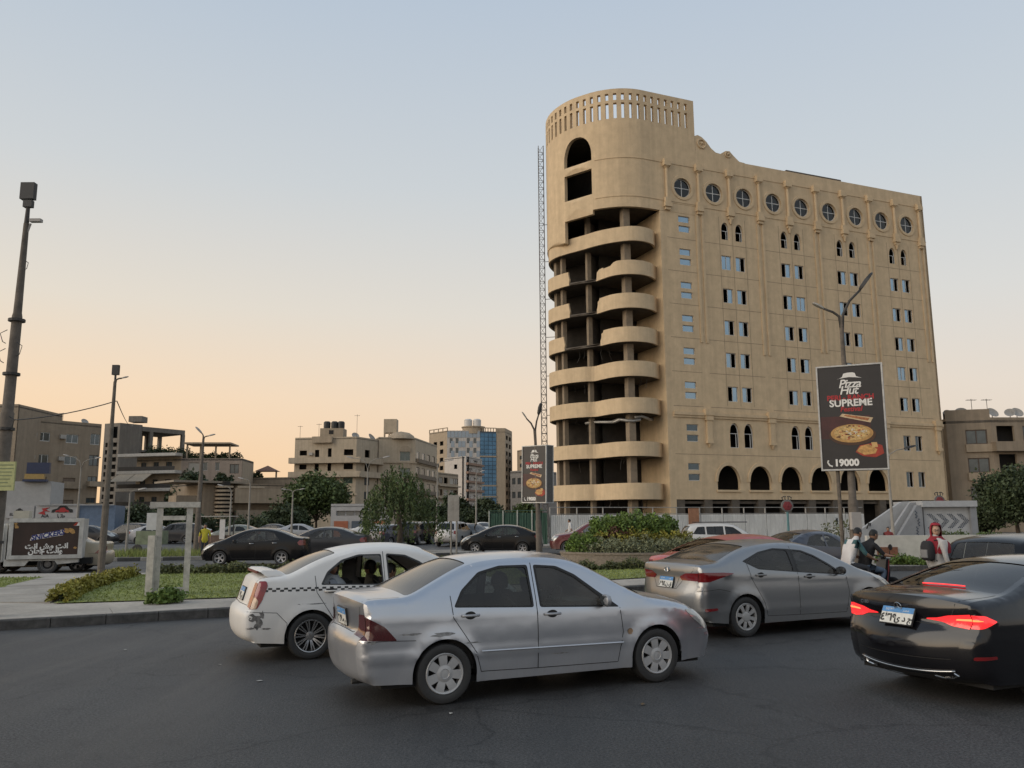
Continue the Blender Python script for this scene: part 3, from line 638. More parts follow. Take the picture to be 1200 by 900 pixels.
def kerb_stones(path,parent,ln=.9,h=KH,w=.17,mats=None,closed=False,joint=.014,seed=3,proud=0):
    q = random.Random(seed);P = np.array(path,float);d = np.r_[0,np.cumsum(np.hypot(*np.diff(P,axis=0).T))];n = int(d[-1] / ln)
    key = (ln,h,w,joint)
    if key not in KST:
        b = MB();e = .022;hl = (ln - joint) / 2
        prof = [(0,-.02),(0,h - e),(e,h),(w,h),(w,-.02)]
        vs = [(sx_ * hl,y,z) for sx_ in (-1,1) for y,z in prof];b.add(vs,[(0,1,2,3,4),(9,8,7,6,5)] + [(i,(i + 1) % 5 + 0,5 + (i + 1) % 5,5 + i) for i in range(4)])
        o = b.build('kerb_stone',conc);KST[key] = o.data;bpy.data.objects.remove(o)
    for k in range(n):
        s0 = (k + .5) * ln;x,y = np.interp(s0,d,P[:,0]),np.interp(s0,d,P[:,1]);x1,y1 = np.interp(s0 + .2,d,P[:,0]),np.interp(s0 + .2,d,P[:,1])
        me = KST[key];mm = mats[k % len(mats)];kk = (key,mm.name)
        if kk not in KST: c_ = me.copy();c_.materials.clear();c_.materials.append(mm);KST[kk] = c_
        o = link('kerb_stone',KST[kk],parent,(x,y,q.uniform(-.008,.008)),math.atan2(y1 - y,x1 - x) + q.uniform(-.008,.008))
kd = mat('kerb_grimy',(.075,.072,.068),.85,var=.45,scale=7,bump=.5,bscale=40,var2=.3,scale2=1.5)
kw = mat('kerb_worn_white',(.24,.23,.21),.85,var=.3,scale=6)
kb = mat('kerb_worn_black',(.05,.05,.05),.85,var=.3,scale=6)
i0 = min(range(len(ISL)),key=lambda i: (ISL[i][0] + 14) ** 2 + (ISL[i][1] - 12) ** 2);i1 = min(range(len(ISL)),key=lambda i: (ISL[i][0] - 8.2) ** 2 + (ISL[i][1] - 29) ** 2)
kerb_stones(ISL[i0:i1],island,.9,mats=[kd])
kerb_stones(ISL[i1:],island,.9,mats=[kb,kw],seed=5)
# paving slabs behind the front kerb: long concrete bays with open joints
def bay_path(off): return [tuple(p) for p in offset_poly(ISL,off)]
e0,e1 = bay_path(.19),bay_path(1.35);dd = np.r_[0,np.cumsum([math.dist(e0[i],e0[i + 1]) for i in range(i0,i1)])]
s_ = 0;q_ = random.Random(2)
while s_ < dd[-1] - 3:
    L_ = q_.uniform(2.0,3.2);a,b = s_ + .012,s_ + L_
    f0 = [np.array([np.interp(v,dd,[p[k] for p in e0[i0:i1 + 1]]) for k in (0,1)]) for v in (a,(a + b) / 2,b)]
    f1 = [np.array([np.interp(v,dd,[p[k] for p in e1[i0:i1 + 1]]) for k in (0,1)]) for v in (a,(a + b) / 2,b)]
    m_ = MB();m_.prism([tuple(p) for p in f0] + [tuple(p) for p in f1[::-1]],KH - .03,KH + q_.uniform(-.004,.004));o = m_.build('paving_bay',conc,island);s_ = b
# lawns, path
def lawn_mat(): return mat('lawn',(.19,.215,.06),.95,var=.4,scale=10,bump=.7,bscale=60,var2=.25,scale2=.7,detail=8)
def grass_blades(name,poly,n,h,parent,seed,z,cols=None):
    q = np.random.default_rng(seed);P = np.array(poly);lo,hi = P.min(0),P.max(0);pts = q.uniform(lo,hi,(n * 3,2));pts = pts[inpoly(pts,poly)][:n];k = len(pts)
    a = q.uniform(0,2 * math.pi,k);hh = h * q.uniform(.5,1.3,k);w = .018 * q.uniform(.6,1.5,k);lean = q.normal(0,.35,(k,2)) * hh[:,None]
    v = np.empty((k,3,3));v[:,0,0] = pts[:,0] - w * np.cos(a);v[:,0,1] = pts[:,1] - w * np.sin(a);v[:,1,0] = pts[:,0] + w * np.cos(a);v[:,1,1] = pts[:,1] + w * np.sin(a);v[:,:2,2] = z
    v[:,2,:2] = pts + lean;v[:,2,2] = z + hh
    return stuff(np_mesh(name,v.reshape(-1,3),np.arange(3 * k).reshape(-1,3),[mat('grass_blade',(.20,.235,.06),.8,var=.45,scale=3)],parent))
def np_mesh(name,V,F,mats,parent=None,loc=None):
    me = bpy.data.meshes.new(name);k = F.shape[1];me.vertices.add(len(V));me.vertices.foreach_set('co',np.ascontiguousarray(V,dtype=np.float32).ravel())
    me.loops.add(F.size);me.loops.foreach_set('vertex_index',np.ascontiguousarray(F,dtype=np.int32).ravel());me.polygons.add(len(F));me.polygons.foreach_set('loop_start',np.arange(0,F.size,k,dtype=np.int32))
    for m in mats: me.materials.append(m)
    me.update(calc_edges=True);me.validate();return link(name,me,parent,loc)
# main lawn: between hedge and pavement, all the way to the planter
LAWN = [(-9.7,18.0),(-6.5,19.0),(-2,21.2),(2.2,23.5),(5.4,25.4),(7.0,27.4),(7.1,31.5),(4.6,34.8),(1.8,35),(-1,33.2),(-4.6,30.4),(-8.2,28.3),(-11.6,27.8),(-12.2,27.0),(-11.4,23.5)]
ground_sheet('lawn',LAWN,KH + .012,lawn_mat())
grass_blades('grass',LAWN,22000,.04,None,4,KH + .01)
L2 = [(-22,19.6),(-13.4,22.4),(-13.7,23.0),(-14.6,26.4),(-23,25.5)];L3 = [(-22,15.6),(-13.0,19.6),(-14.0,21.2),(-22,18.4)]
for k,q in enumerate((L2,L3)): ground_sheet('lawn',q,KH + .012,lawn_mat());grass_blades('grass',q,5000,.05,None,14 + k,KH + .01)
# path across the island: grey-beige strips with joints
pm = mat('path_paving',(.34,.31,.27),.85,var=.15,scale=14,bump=.2,bscale=50,var2=.2,scale2=.9)
PA,PB = [(-9.9,18.2),(-11.7,23.4),(-13.0,27.9)],[(-12.6,18.5),(-13.7,21.6),(-15.0,27.9)]
for k in range(9):
    f = lambda P_,v: tuple(np.array([np.interp(v,[0,.5,1],[p[j] for p in P_]) for j in (0,1)]))
    a,b = k / 9 + .002,(k + 1) / 9 - .002;m_ = MB();m_.prism([f(PA,a),f(PA,b),f(PB,b),f(PB,a)],KH - .03,KH + .008 + q_.uniform(-.003,.003));m_.build('paving_bay',pm,island)
# opposite strip with dry planting, beyond the second road
STRIP = [(-70,27.0),(-19,39.8),(-14.7,40.9),(-10.5,42.0),(-8.3,43.4),(-9.5,46.0),(-14,47.5),(-70,34)]
b_ = MB();b_.prism(offset_poly(STRIP,.16),0,KH - .012);strip = struct(b_.build('planted_verge',mat('dry_soil',(.12,.105,.07),.95,var=.35,scale=3,bump=.4,bscale=20)))
kerb_stones([(-40,34.5),(-19,39.8),(-14.7,40.9),(-10.5,42.0)],strip,1.0,mats=[kb,kw],seed=8)
grass_blades('dry_grass',[(-36,36.4),(-19,40.6),(-10,42.6),(-9.5,45.5),(-14,47),(-36,41.6)],9000,.32,None,31,KH - .02)
# small pavement at the car-park mouth
b_ = MB();q = [(-5.6,42.6),(-2.2,44.0),(-1.4,46.4),(-3.5,48.5),(-6.2,46.5)];b_.prism(offset_poly(q,.16),0,KH - .01);sp_ = struct(b_.build('pavement',conc));kerb_stones(q[:3],sp_,.9,mats=[kd,kw],seed=9)
# pavement along the hoarding and the one by the white wall
b_ = MB();b_.prism([(-3,52.5),(2.2,54.5),(30,68.5),(60,84),(58,88),(28,74),(0,59),(-3,58)],0,.14);struct(b_.build('pavement',conc))
b_ = MB();q = [(11.4,28.6),(13.5,29.6),(24,29.2),(40,33),(40,46),(20,44),(13,38),(11.2,32)];b_.prism(q,0,.15);sp2 = struct(b_.build('pavement',conc));kerb_stones([(11.3,31),(11.4,28.6),(13.5,29.5),(24,29.1)],sp2,.9,mats=[kd],seed=10)
ground_sheet('lawn',[(13.4,30.4),(23,30.0),(23,31.2),(13.4,31.6)],.17,lawn_mat())

# scraps of paper and leaves along the kerb and on the road
q_ = random.Random(12);b_ = MB()
for k in range(90):
    if k < 60: i = q_.randrange(i0,i1 - 1);f = q_.random();x,y = ISL[i][0] + (ISL[i + 1][0] - ISL[i][0]) * f + q_.uniform(-.05,.35),ISL[i][1] + (ISL[i + 1][1] - ISL[i][1]) * f - q_.uniform(.05,.5)
    else: x,y = q_.uniform(-6,7),q_.uniform(5.5,20)
    s_ = q_.uniform(.012,.045);a = q_.uniform(0,6.28);b_.add([(x + s_ * math.cos(a + t) * (1 if i_ % 2 else .55),y + s_ * math.sin(a + t),.006 + q_.uniform(0,.012)) for i_,t in enumerate((0,1.5,3.1,4.6))],[(0,1,2,3)],k % 3)
stuff(b_.build('litter',[mat('paper_scrap',(.42,.41,.38),.8,var=.2),mat('dry_leaf',(.12,.08,.04),.8,var=.3),mat('grit',(.12,.115,.11),.9,var=.3)],recalc=False))

# ------------------------------------------------------------------ vegetation
def leaf_arrays(C,size,q,flat=0.0,aspect=.55):
    """one kite-shaped leaf (quad) per centre, random directions"""
    k = len(C);d = q.normal(size=(k,3));d[:,2] += flat;d /= np.linalg.norm(d,axis=1)[:,None];e = np.cross(d,q.normal(size=(k,3)));e /= np.linalg.norm(e,axis=1)[:,None]
    s_ = size * q.uniform(.6,1.35,k)[:,None];v = np.empty((k,4,3));v[:,0] = C - d * s_;v[:,2] = C + d * s_;v[:,1] = C + e * s_ * aspect + d * s_ * .1;v[:,3] = C - e * s_ * aspect + d * s_ * .1
    return v.reshape(-1,3),np.arange(4 * k).reshape(-1,4)
def clump_cloud(q,lobes,n_clump,per,spread):
    """lobes: (cx, cy, cz, rx, ry, rz); clumps sit mostly on the lobes' shells"""
    L_ = np.array(lobes,float);wgt = (L_[:,3] * L_[:,4] * L_[:,5]) ** (2 / 3);pick = q.choice(len(L_),n_clump,p=wgt / wgt.sum())
    d = q.normal(size=(n_clump,3));d /= np.linalg.norm(d,axis=1)[:,None];rr = q.uniform(.45,1.08,n_clump) ** .6
    c = L_[pick,:3] + d * L_[pick,3:] * rr[:,None];pts = np.repeat(c,per,0) + q.normal(0,spread,(n_clump * per,3)) * np.repeat(q.uniform(.6,1.3,n_clump),per)[:,None]
    return pts,c
LEAF = {'dark': lambda: mat('leaves_dark',(.040,.058,.022),.7,var=.55,scale=.9,detail=6),'mid': lambda: mat('leaves_mid',(.065,.095,.026),.7,var=.5,scale=.9,detail=6),
        'olive': lambda: mat('leaves_olive',(.10,.11,.042),.7,var=.45,scale=1.2,detail=6),'yellow': lambda: mat('leaves_yellow_green',(.22,.20,.03),.7,var=.5,scale=3,detail=6),
        'silver': lambda: mat('leaves_silver',(.17,.18,.10),.8,var=.6,scale=7,detail=8),'red': lambda: mat('leaves_russet',(.10,.045,.03),.75,var=.5,scale=4,detail=6),'bright': lambda: mat('leaves_bright_green',(.10,.155,.028),.7,var=.5,scale=3,detail=6)}
BARK = lambda: mat('bark',(.085,.065,.048),.9,var=.35,scale=8,bump=.5,bscale=30)
def tree(name,label,base,h,r,leaf='dark',n=260,per=26,size=.13,trunk_h=.28,seed=1,group=None,squash=.42,tr=.14,lobes=None,cat='tree'):
    q = np.random.default_rng(seed);root = thing(name,label,cat,base,0,group);th = h * trunk_h
    if lobes == 'bush': lobes = [(0,0,h * .45,r * .75,r * .7,h * .45)] + [(r * q.uniform(-.6,.6),r * q.uniform(-.5,.5),h * q.uniform(.3,.7),r * q.uniform(.35,.5),r * .45,h * q.uniform(.22,.32)) for _ in range(6)]
    if lobes is None:
        lobes = [(0,0,h * .62,r * .62,r * .62,h * .30)]
        for k in range(6):
            a = 2 * math.pi * k / 6 + q.uniform(0,.8);rad = r * q.uniform(.42,.62);lobes.append((rad * math.cos(a),rad * math.sin(a),h * q.uniform(.42,.72),r * q.uniform(.34,.5),r * q.uniform(.34,.5),h * q.uniform(.15,.24)))
        lobes.append((q.uniform(-.2,.2) * r,q.uniform(-.2,.2) * r,h * .83,r * .40,r * .40,h * .16))
    b = MB();b.tube([(0,0,-.1),(.03 * h * .2,0,th * .5),(0,.05,th),(.05,0,h * .6)],[tr * 1.25,tr,tr * .85,tr * .4],8)
    for l in lobes[1:]:
        b.tube([(0,0,th * .85),(l[0] * .4,l[1] * .4,th + (l[2] - th) * .5),(l[0] * .9,l[1] * .9,l[2])],[tr * .5,tr * .3,tr * .1],5)
    b.build('trunk',BARK(),root,smooth=True)
    P,_ = clump_cloud(q,lobes,n,per,r * .075 + .05);V,F = leaf_arrays(P,size,q);stuff(np_mesh('crown',V,F,[LEAF[leaf]()],root));return root
def hedge(name,label,path,w,h,z,leaf,n,size=.05,group=None,seed=1,cat='hedge',lumps=.35):
    q = np.random.default_rng(seed);P = np.array(path,float);d = np.r_[0,np.cumsum(np.hypot(*np.diff(P,axis=0).T))]
    s_ = q.uniform(0,d[-1],n);x,y = np.interp(s_,d,P[:,0]),np.interp(s_,d,P[:,1]);lump = 1 + lumps * (np.sin(s_ * 3.1) * .5 + np.sin(s_ * 7.3 + 1) * .5)
    a = q.uniform(0,math.pi,n);rr = q.uniform(.35,1.05,n) ** .5;C = np.stack([x + np.cos(a) * rr * w / 2 * lump,y + q.uniform(-1,1,n) * rr * w / 2 * lump,z + np.abs(np.sin(a)) * rr * h * lump * q.uniform(.7,1.1,n)],1)
    root = thing(name,label,cat,(float(P[0,0]),float(P[0,1]),z),0,group);C -= np.array([P[0,0],P[0,1],z])
    V,F = leaf_arrays(C,size,q);stuff(np_mesh('foliage',V,F,[LEAF[leaf]()],root))
    b = MB();pts = [(np.interp(v,d,P[:,0]) - P[0,0],np.interp(v,d,P[:,1]) - P[0,1],h * .28) for v in np.linspace(w * .45,d[-1] - w * .45,max(3,int(d[-1] / .5)))];b.tube(pts,min(w,h) * .2,6);b.build('stems',LEAF['dark'](),root,smooth=True);return root
def bush(name,label,base,r,h,leaf,n=500,size=.06,seed=1,group=None,cat='shrub',flat=0):
    q = np.random.default_rng(seed);root = thing(name,label,cat,base,0,group)
    lobes = [(0,0,h * .5,r * .7,r * .7,h * .5)] + [(r * .55 * math.cos(a),r * .55 * math.sin(a),h * q.uniform(.3,.55),r * .45,r * .45,h * .35) for a in q.uniform(0,6.28,4)]
    P,c = clump_cloud(q,lobes,max(8,n // 12),12,r * .12);P[:,2] = np.abs(P[:,2]);V,F = leaf_arrays(P,size,q,flat);stuff(np_mesh('foliage',V,F,[LEAF[leaf]()],root))
    b = MB()
    for k in range(5): t = c[k % len(c)];b.tube([(0,0,-.05),(t[0] * .5,t[1] * .5,abs(t[2]) * .6),(t[0] * .9,t[1] * .9,abs(t[2]) * .95)],[.025,.018,.008],5)
    stuff(b.build('stems',BARK(),root));return root
# yellow-green hedge round the near lawn
zt_ = KH + .01
hedge('low_hedge','low yellow-green hedge along the path side of the lawn',[(-9.75,18.3),(-10.6,20.6),(-11.3,23.2),(-12.0,26.6)],.46,.27,zt_,'yellow',9000,.05,'clipped yellow-green edging hedges',1)
hedge('low_hedge','low green hedge along the back of the lawn by the second road',[(-11.7,27.6),(-9.6,27.7),(-7.2,28.2),(-4.4,30.0),(-1.5,32.6)],.44,.28,zt_,'olive',9000,.05,'clipped yellow-green edging hedges',2)
p_ = gnd(185,707,.18);bush('shrub','small green shrub at the foot of the white concrete frame',(p_.x + .05,p_.y + .2,zt_),.42,.30,'bright',1100,.045,3)
hedge('low_hedge','short straggling hedge on the lawn below the brick planter',[(1.6,27.6),(3.2,28.3),(4.9,28.9)],.40,.26,zt_,'olive',3000,.045,'clipped yellow-green edging hedges',6,lumps=.6)
# brick planter with three tiers of plants
PC = (4.75,32.0)
pr = thing('brick_planter','low curved brick planter ring full of shrubs on the lawn','planter',(PC[0],PC[1],zt_))
bm_ = mat('planter_brick',(.20,.165,.135),.9,var=.3,scale=9,bump=.4,bscale=30,stretch=(1,1,2.5))
def ell(rx,ry,n=56): return [(rx * math.cos(2 * math.pi * k / n),ry * math.sin(2 * math.pi * k / n)) for k in range(n)]
b_ = MB();A_,B_ = ell(2.95,2.2),ell(2.73,1.98);n_ = len(A_)
for za,zb,ex in ((0,.40,0),(.40,.47,.03)):
    A2 = [(x * (1 + ex / 2.9),y * (1 + ex / 2.2)) for x,y in A_]
    b_.add([(x,y,za) for x,y in A2] + [(x,y,zb) for x,y in A2] + [(x,y,zb) for x,y in B_] + [(x,y,za) for x,y in B_],[(k * n_ + i,k * n_ + (i + 1) % n_,((k + 1) % 4) * n_ + (i + 1) % n_,((k + 1) % 4) * n_ + i) for k in range(4) for i in range(n_)])
b_.build('wall',bm_,pr);b_ = MB();b_.prism(B_,.1,.36);b_.build('soil',mat('dry_soil',(.12,.105,.07)),pr)
def tier(name,label,rx,ry,z0,h,leaf,n,size,seed,cx=0.,cy=0.,arc=(0,6.283),cat='shrub'):
    q = np.random.default_rng(seed);a = q.uniform(*arc,n);rr = np.sqrt(q.uniform(.0,1,n));root = thing(name,label,cat,(PC[0] + cx,PC[1] + cy,zt_ + .36),0,'shrubs in the brick planter')
    x,y = rx * rr * np.cos(a),ry * rr * np.sin(a);top = h * (1 - .35 * rr ** 3) * (1 + .16 * np.sin(x * 4.1 + seed) * np.cos(y * 3.7) + .10 * np.sin(x * 11));C = np.stack([x,y,z0 + top * q.uniform(.15,1.03,n)],1)
    V,F = leaf_arrays(C,size,q,.3);stuff(np_mesh('foliage',V,F,[LEAF[leaf]()],root));b = MB()
    for k in range(14): j = q.integers(n);b.tube([(C[j,0] * .8,C[j,1] * .8,-.05),(C[j,0],C[j,1],C[j,2])],[.02,.008],5)
    stuff(b.build('stems',BARK(),root));return root
tier('silver_groundcover','grey-green bushy groundcover spilling over the brick planter rim',2.75,2.0,0,.62,'silver',15000,.05,11)
tier('bright_shrub','bright green leafy clump at the planter end near the red hatchback',.75,.8,0,.72,'bright',3200,.055,15,-2.05,-.45)
tier('yellow_shrub','yellow-green and russet shrubs in the middle tier of the planter',2.0,1.2,.3,.62,'yellow',3800,.06,12,.15,.35)
tier('russet_shrub','dark russet shrub rising among the yellow ones in the planter',1.0,.9,.3,.76,'red',2800,.06,13,-.5,.45)
tier('green_shrub','tall fresh green shrub mass crowning the brick planter',1.75,1.1,.5,.98,'bright',9000,.06,14,-.05,.75)
# trees in the middle distance
def willow(label,base,h,r,seed):
    q = np.random.default_rng(seed);root = thing('willow_tree',label,'tree',base);b = MB()
    b.tube([(0,0,-.1),(.08,0,h * .25),(-.05,0,h * .5),(0,0,h * .72)],[.17,.14,.11,.05],8);C = []
    for k in range(250):
        a = q.uniform(0,6.283);rr = r * q.uniform(.08,1) ** .75 * (1 + .16 * math.sin(3 * a + 1) + .1 * math.sin(5 * a));zt = h * (1.0 - .42 * (rr / r) ** 1.7) * q.uniform(.74,1.05);x,y = rr * math.cos(a),rr * math.sin(a);ln = h * q.uniform(.14,.5) * (.6 + .5 * rr / r);ln = min(ln,zt - .6)
        if k % 9 == 0: b.tube([(0,0,h * .5),(x * .5,y * .5,zt * .93),(x,y,zt)],[.05,.03,.012],5)
        s_ = np.linspace(0,1,int(ln / .045));C.append(np.stack([x + s_ * .15 * x / r + q.normal(0,.05,len(s_)),y + q.normal(0,.05,len(s_)),zt - s_ ** 1.15 * ln + q.normal(0,.02,len(s_))],1))
    b.build('trunk',BARK(),root,smooth=True);C = np.concatenate(C);V,F = leaf_arrays(C,.09,q,-1.6,.42);stuff(np_mesh('crown',V,F,[LEAF['mid']()],root))
p_ = gnd(464,651);willow('drooping willow-like tree by the car-park mouth in front of the kiosk',(p_.x,p_.y + 1,0),4.75,2.15,5)
def tree_px(px,top,Y,rpx,label,leaf,seed,name='tree',n=320,per=26,size=None,group='trees along the far side of the square',**kw):
    t = atY(px,top,Y);return tree(name,label,(t.x,Y,0),t.z,rpx * Y / FPX,leaf,n,per,size or max(.10,Y * .0023),seed=seed,group=group,**kw)
tree_px(372,556,92,42,'big round green tree in front of the banded beige block','mid',21,n=520,size=.19)
tree_px(338,592,88,30,'dark bushy tree at the end of the brown villa','dark',22)
tree_px(533,580,120,20,'dark tree between the arched block and the white flats','dark',23)
tree_px(505,588,110,22,'dark tree behind the willow-like tree','dark',24)
tree_px(571,586,125,22,'dark tree below the blue glass tower','dark',25)
tree_px(553,600,112,14,'small dark tree beside the green site fence','dark',26)
tree_px(618,592,100,20,'green tree behind the smaller lamp-post billboard','mid',27)
tree_px(1185,548,60,46,'large dense dark green tree beside the underpass entrance','dark',28,n=700,per=30,size=.13)
tree_px(1150,592,64,24,'lower dark tree against the underpass entrance wall','dark',29)
tree_px(230,553,126,30,'spreading dark tree in front of the balconied house','dark',30)
tree_px(262,553,135,14,'small tree growing above the brown villa roof','dark',42)
for k,(px,top,Y,rp) in enumerate([(95,604,84,24),(128,594,86,24),(160,588,90,26),(195,590,86,26),(225,602,82,18),(283,612,84,24),(312,608,86,20),(420,612,98,22)]):
    tree_px(px,top,Y,rp,['dusty green bush','dark rounded bush','dense dark bush','leafy dark bush','low dark bush','broad low bush','clipped dark bush','dark roadside bush'][k] + [' beside the car showroom sign',' behind the leaning lamp post',' under the awning of the balconied house',' behind the white concrete frame',' behind the person in yellow',' below the brown villa wall',' beside the big round tree',' beside the grey kiosk'][k],'olive' if k == 0 else 'dark',50 + k,name='bush',trunk_h=.06,n=260,lobes='bush',group='bushes along the far side of the square')
for k,(px,py,r_,h_,l_) in enumerate([(322,640,.9,.75,'bright'),(12,640,1.0,.8,'olive')]):
    p_ = gnd(px,py + 3);bush('shrub',['clipped round green shrub behind the parked cars','green shrub behind the lorry'][k],(p_.x,p_.y + 4,0),r_,h_,l_,900,.09,70 + k)
for k,(px,py,Y,r_,h_) in enumerate([(1057,664,30.6,.5,.32),(1083,668,30.4,.4,.25),(1032,650,31.2,.3,.28)]):
    t = atY(px,py,Y);bush('shrub',['leafy green shrub at the foot of the white wall beside the scooter','low green shrub by the white wall behind the woman','sprawling green plant at the free end of the white wall'][k],(t.x,Y,.15),r_,h_,'bright',900,.06,80 + k)
t = atY(1138,627,40);hedge('low_hedge','straggling green planting on top behind the white wall',[(t.x - 1.4,40),(t.x + 1.2,40)],.5,.5,.6,'mid',1500,.06,seed=88)
t = atY(985,612,34);bush('shrub','pale spindly bush in front of the white hoarding by the billboard pole',(t.x,34,0),.85,1.75,'olive',900,.06,90)

t0_,t1_ = atY(100,610,94),atY(350,612,96);hedge('tall_hedge','long dark hedge in front of the brown villa behind the parked cars',[(t0_.x,94),(t1_.x,96)],2.2,2.3,0,'dark',9000,.17,seed=99,lumps=.25)
t0_,t1_ = atY(480,610,116),atY(600,612,118);hedge('tall_hedge','dark hedge below the white flats at the end of the car park',[(t0_.x,116),(t1_.x,118)],2.2,3.0,0,'dark',5000,.2,seed=98,lumps=.25)

# ------------------------------------------------------------------ walls with openings
def slab_wall(mb,outline,holes,fm,thick,grid=None,m=0,back=True,mr=None):
    """panel in (t, z) with openings, mapped by fm(t, z, depth); closed by reveals"""
    V,F = cdt([outline] + holes,grid,tol=.05);c = V[F].mean(1);ok = inpoly(c,outline)
    for h in holes: ok &= ~inpoly(c,h)
    F = F[ok];used = np.unique(F);mp = {int(k): i for i,k in enumerate(used)};F2 = [tuple(mp[int(k)] for k in t) for t in F]
    mb.add([fm(*V[k],0) for k in used],F2,m)
    if back: mb.add([fm(*V[k],-thick) for k in used],[t[::-1] for t in F2],m)
    for q in [outline] + holes:
        n = len(q);mb.add([fm(*p,0) for p in q] + [fm(*p,-thick) for p in q],[(i,(i + 1) % n,n + (i + 1) % n,n + i) for i in range(n)],m if mr is None else mr)
def rect(t0,t1,z0,z1): return [(t0,z0),(t1,z0),(t1,z1),(t0,z1)]
def circ(t,z,r,n=28): return [(t + r * math.cos(2 * math.pi * k / n),z + r * math.sin(2 * math.pi * k / n)) for k in range(n)]
def arch(t,z0,zs,w,ztop,n=8,point=.5):
    """pointed / rounded arch opening: springing at zs, crown at ztop"""
    h = w / 2;o = [(t - h,z0),(t + h,z0),(t + h,zs)]
    for k in range(1,n): a = k / n;o.append((t + h * math.cos(a * math.pi / 2) ** (1 - .25 * point),zs + (ztop - zs) * math.sin(a * math.pi / 2) ** (1 + .2 * point)))
    o.append((t,ztop))
    for k in range(n - 1,0,-1): a = k / n;o.append((t - h * math.cos(a * math.pi / 2) ** (1 - .25 * point),zs + (ztop - zs) * math.sin(a * math.pi / 2) ** (1 + .2 * point)))
    o.append((t - h,zs));return o
WIN = {}
def window_mesh(key,w,h,frame_m,pane_m,kind='two',fw=.06):
    """window set in local coordinates: x along the wall, y inwards, z up from the sill's middle"""
    if key in WIN: return WIN[key]
    b = MB();x0,x1 = -w / 2,w / 2
    for a in (x0 + fw / 2,x1 - fw / 2): b.box((a,0,h / 2),(fw,.07,h - .002))
    for a in (fw / 2,h - fw / 2): b.box((0,0,a),(w - 2 * fw - .002,.07,fw))
    if kind != 'one': b.box((0,-.004,h / 2),(fw,.07,h - 2 * fw - .002))
    o = b.build('window',frame_m);fr = o.data;bpy.data.objects.remove(o)
    b = MB();L_ = {'left': [(x0 + fw,0)],'right': [(0,x1 - fw)],'two': [(x0 + fw,x1 - fw)],'one': [(x0 + fw,x1 - fw)]}[kind]
    for a,c in L_: b.box(((a + c) / 2,.015,h / 2),(c - a,.012,h - 2 * fw))
    o = b.build('pane',pane_m);pn = o.data;bpy.data.objects.remove(o);WIN[key] = (fr,pn);return WIN[key]
def place_window(parent,key,w,h,frame_m,pane_m,pos,rz,kind='two',fw=.06):
    fr,pn = window_mesh(key,w,h,frame_m,pane_m,kind,fw);o = link('window',fr,parent,pos,rz);link('pane',pn,o);return o

# ------------------------------------------------------------------ the tall unfinished hotel block
HA = Vector((13.1,79.5,0));HU = Vector((math.sin(R(68)),math.cos(R(68)),0));HN = Vector((HU.y,-HU.x,0));HRZ = math.atan2(HU.y,HU.x)
def FM(t,z,d=0.0): p = HA + HU * t + HN * d;return (p.x,p.y,z)
def plaster_mat(name,col,streak=.10):
    m = mat(name,col,.9,var=.10,scale=1.2,bump=.12,bscale=6,detail=8)
    n = m.node_tree.nodes;L = m.node_tree.links;b = n['Principled BSDF'];src = b.inputs['Base Color'].links[0].from_socket
    tcn = n.new('ShaderNodeTexCoord');mp = n.new('ShaderNodeMapping');mp.inputs['Scale'].default_value = (1.1,1.1,.07);L.new(tcn.outputs['Object'],mp.inputs[0])
    t2 = n.new('ShaderNodeTexNoise');t2.inputs['Scale'].default_value = 1.6;t2.inputs['Detail'].default_value = 7;t2.inputs['Roughness'].default_value = .7;L.new(mp.outputs[0],t2.inputs['Vector'])
    mr = n.new('ShaderNodeMapRange');mr.inputs[1].default_value = .35;mr.inputs[2].default_value = .65;mr.inputs[3].default_value = 1 - streak;mr.inputs[4].default_value = 1.04;L.new(t2.outputs['Fac'],mr.inputs[0])
    mm = n.new('ShaderNodeMix');mm.data_type = 'RGBA';mm.blend_type = 'MULTIPLY';mm.inputs[0].default_value = 1;L.new(src,mm.inputs[6]);L.new(mr.outputs[0],mm.inputs[7]);L.new(mm.outputs[2],b.inputs['Base Color']);return m
plaster = plaster_mat('sand_plaster',(.61,.465,.295));rawc = mat('raw_concrete',(.105,.088,.07),.95,var=.25,scale=1.5,bump=.3,bscale=8);dkc = mat('interior_shade_paint',(.030,.026,.022),.95,var=.3,scale=1)  # dkc: shade of the open floors put into the inner walls' colour
wfr = mat('window_frame_white',(.55,.55,.53),.5,var=.08);wbl = mat('window_glass_blue',(.26,.36,.45),.06,.85,var=.12,scale=.5);wdk = mat('window_glass_dark',(.10,.12,.13),.06,.5,var=.3,scale=.6)
hotel = thing('hotel_block','tall sand-coloured unfinished ten-storey block with curved balcony tower and round top windows','building',(13.1,79.5,0))
def hb(mb,name,m,**kw):
    mb.v = [(x - 13.1,y - 79.5,z) for x,y,z in mb.v];return mb.build(name,m,hotel,**kw)
def hpos(t,z,d=0): p = FM(t,z,d);return (p[0] - 13.1,p[1] - 79.5,z)
CT = [5.0 + 3.86 * k for k in range(9)];PT = [10.1 + 7.72 * j for j in range(4)];ROWS = [28.05,24.5,21.1,17.7,14.2];COL1 = [31.6,28.1,24.6,21.15,17.8,14.35,10.1,6.27]
holes = [];wins = []
for t in CT: holes.append(circ(t,35.52,1.02));wins.append(('round',t,35.52))
for z in COL1:
    for dz in (.52,-.52): holes.append(rect(5.05 - .68,5.05 + .68,z + dz - .34,z + dz + .34));wins.append(('slit' if z > 12 else 'slit_d',5.05,z + dz - .34))
pat = [('two','left'),('left','left'),('right','right'),('left','left'),('right','left'),('right','two'),('right','left'),('right','left'),('right','left'),('two','right'),('left','right'),('right','two'),('left','right'),('right','left'),('left','left'),('two','right'),('right','left'),('right','left'),('right','left'),('right','right')]
k = 0
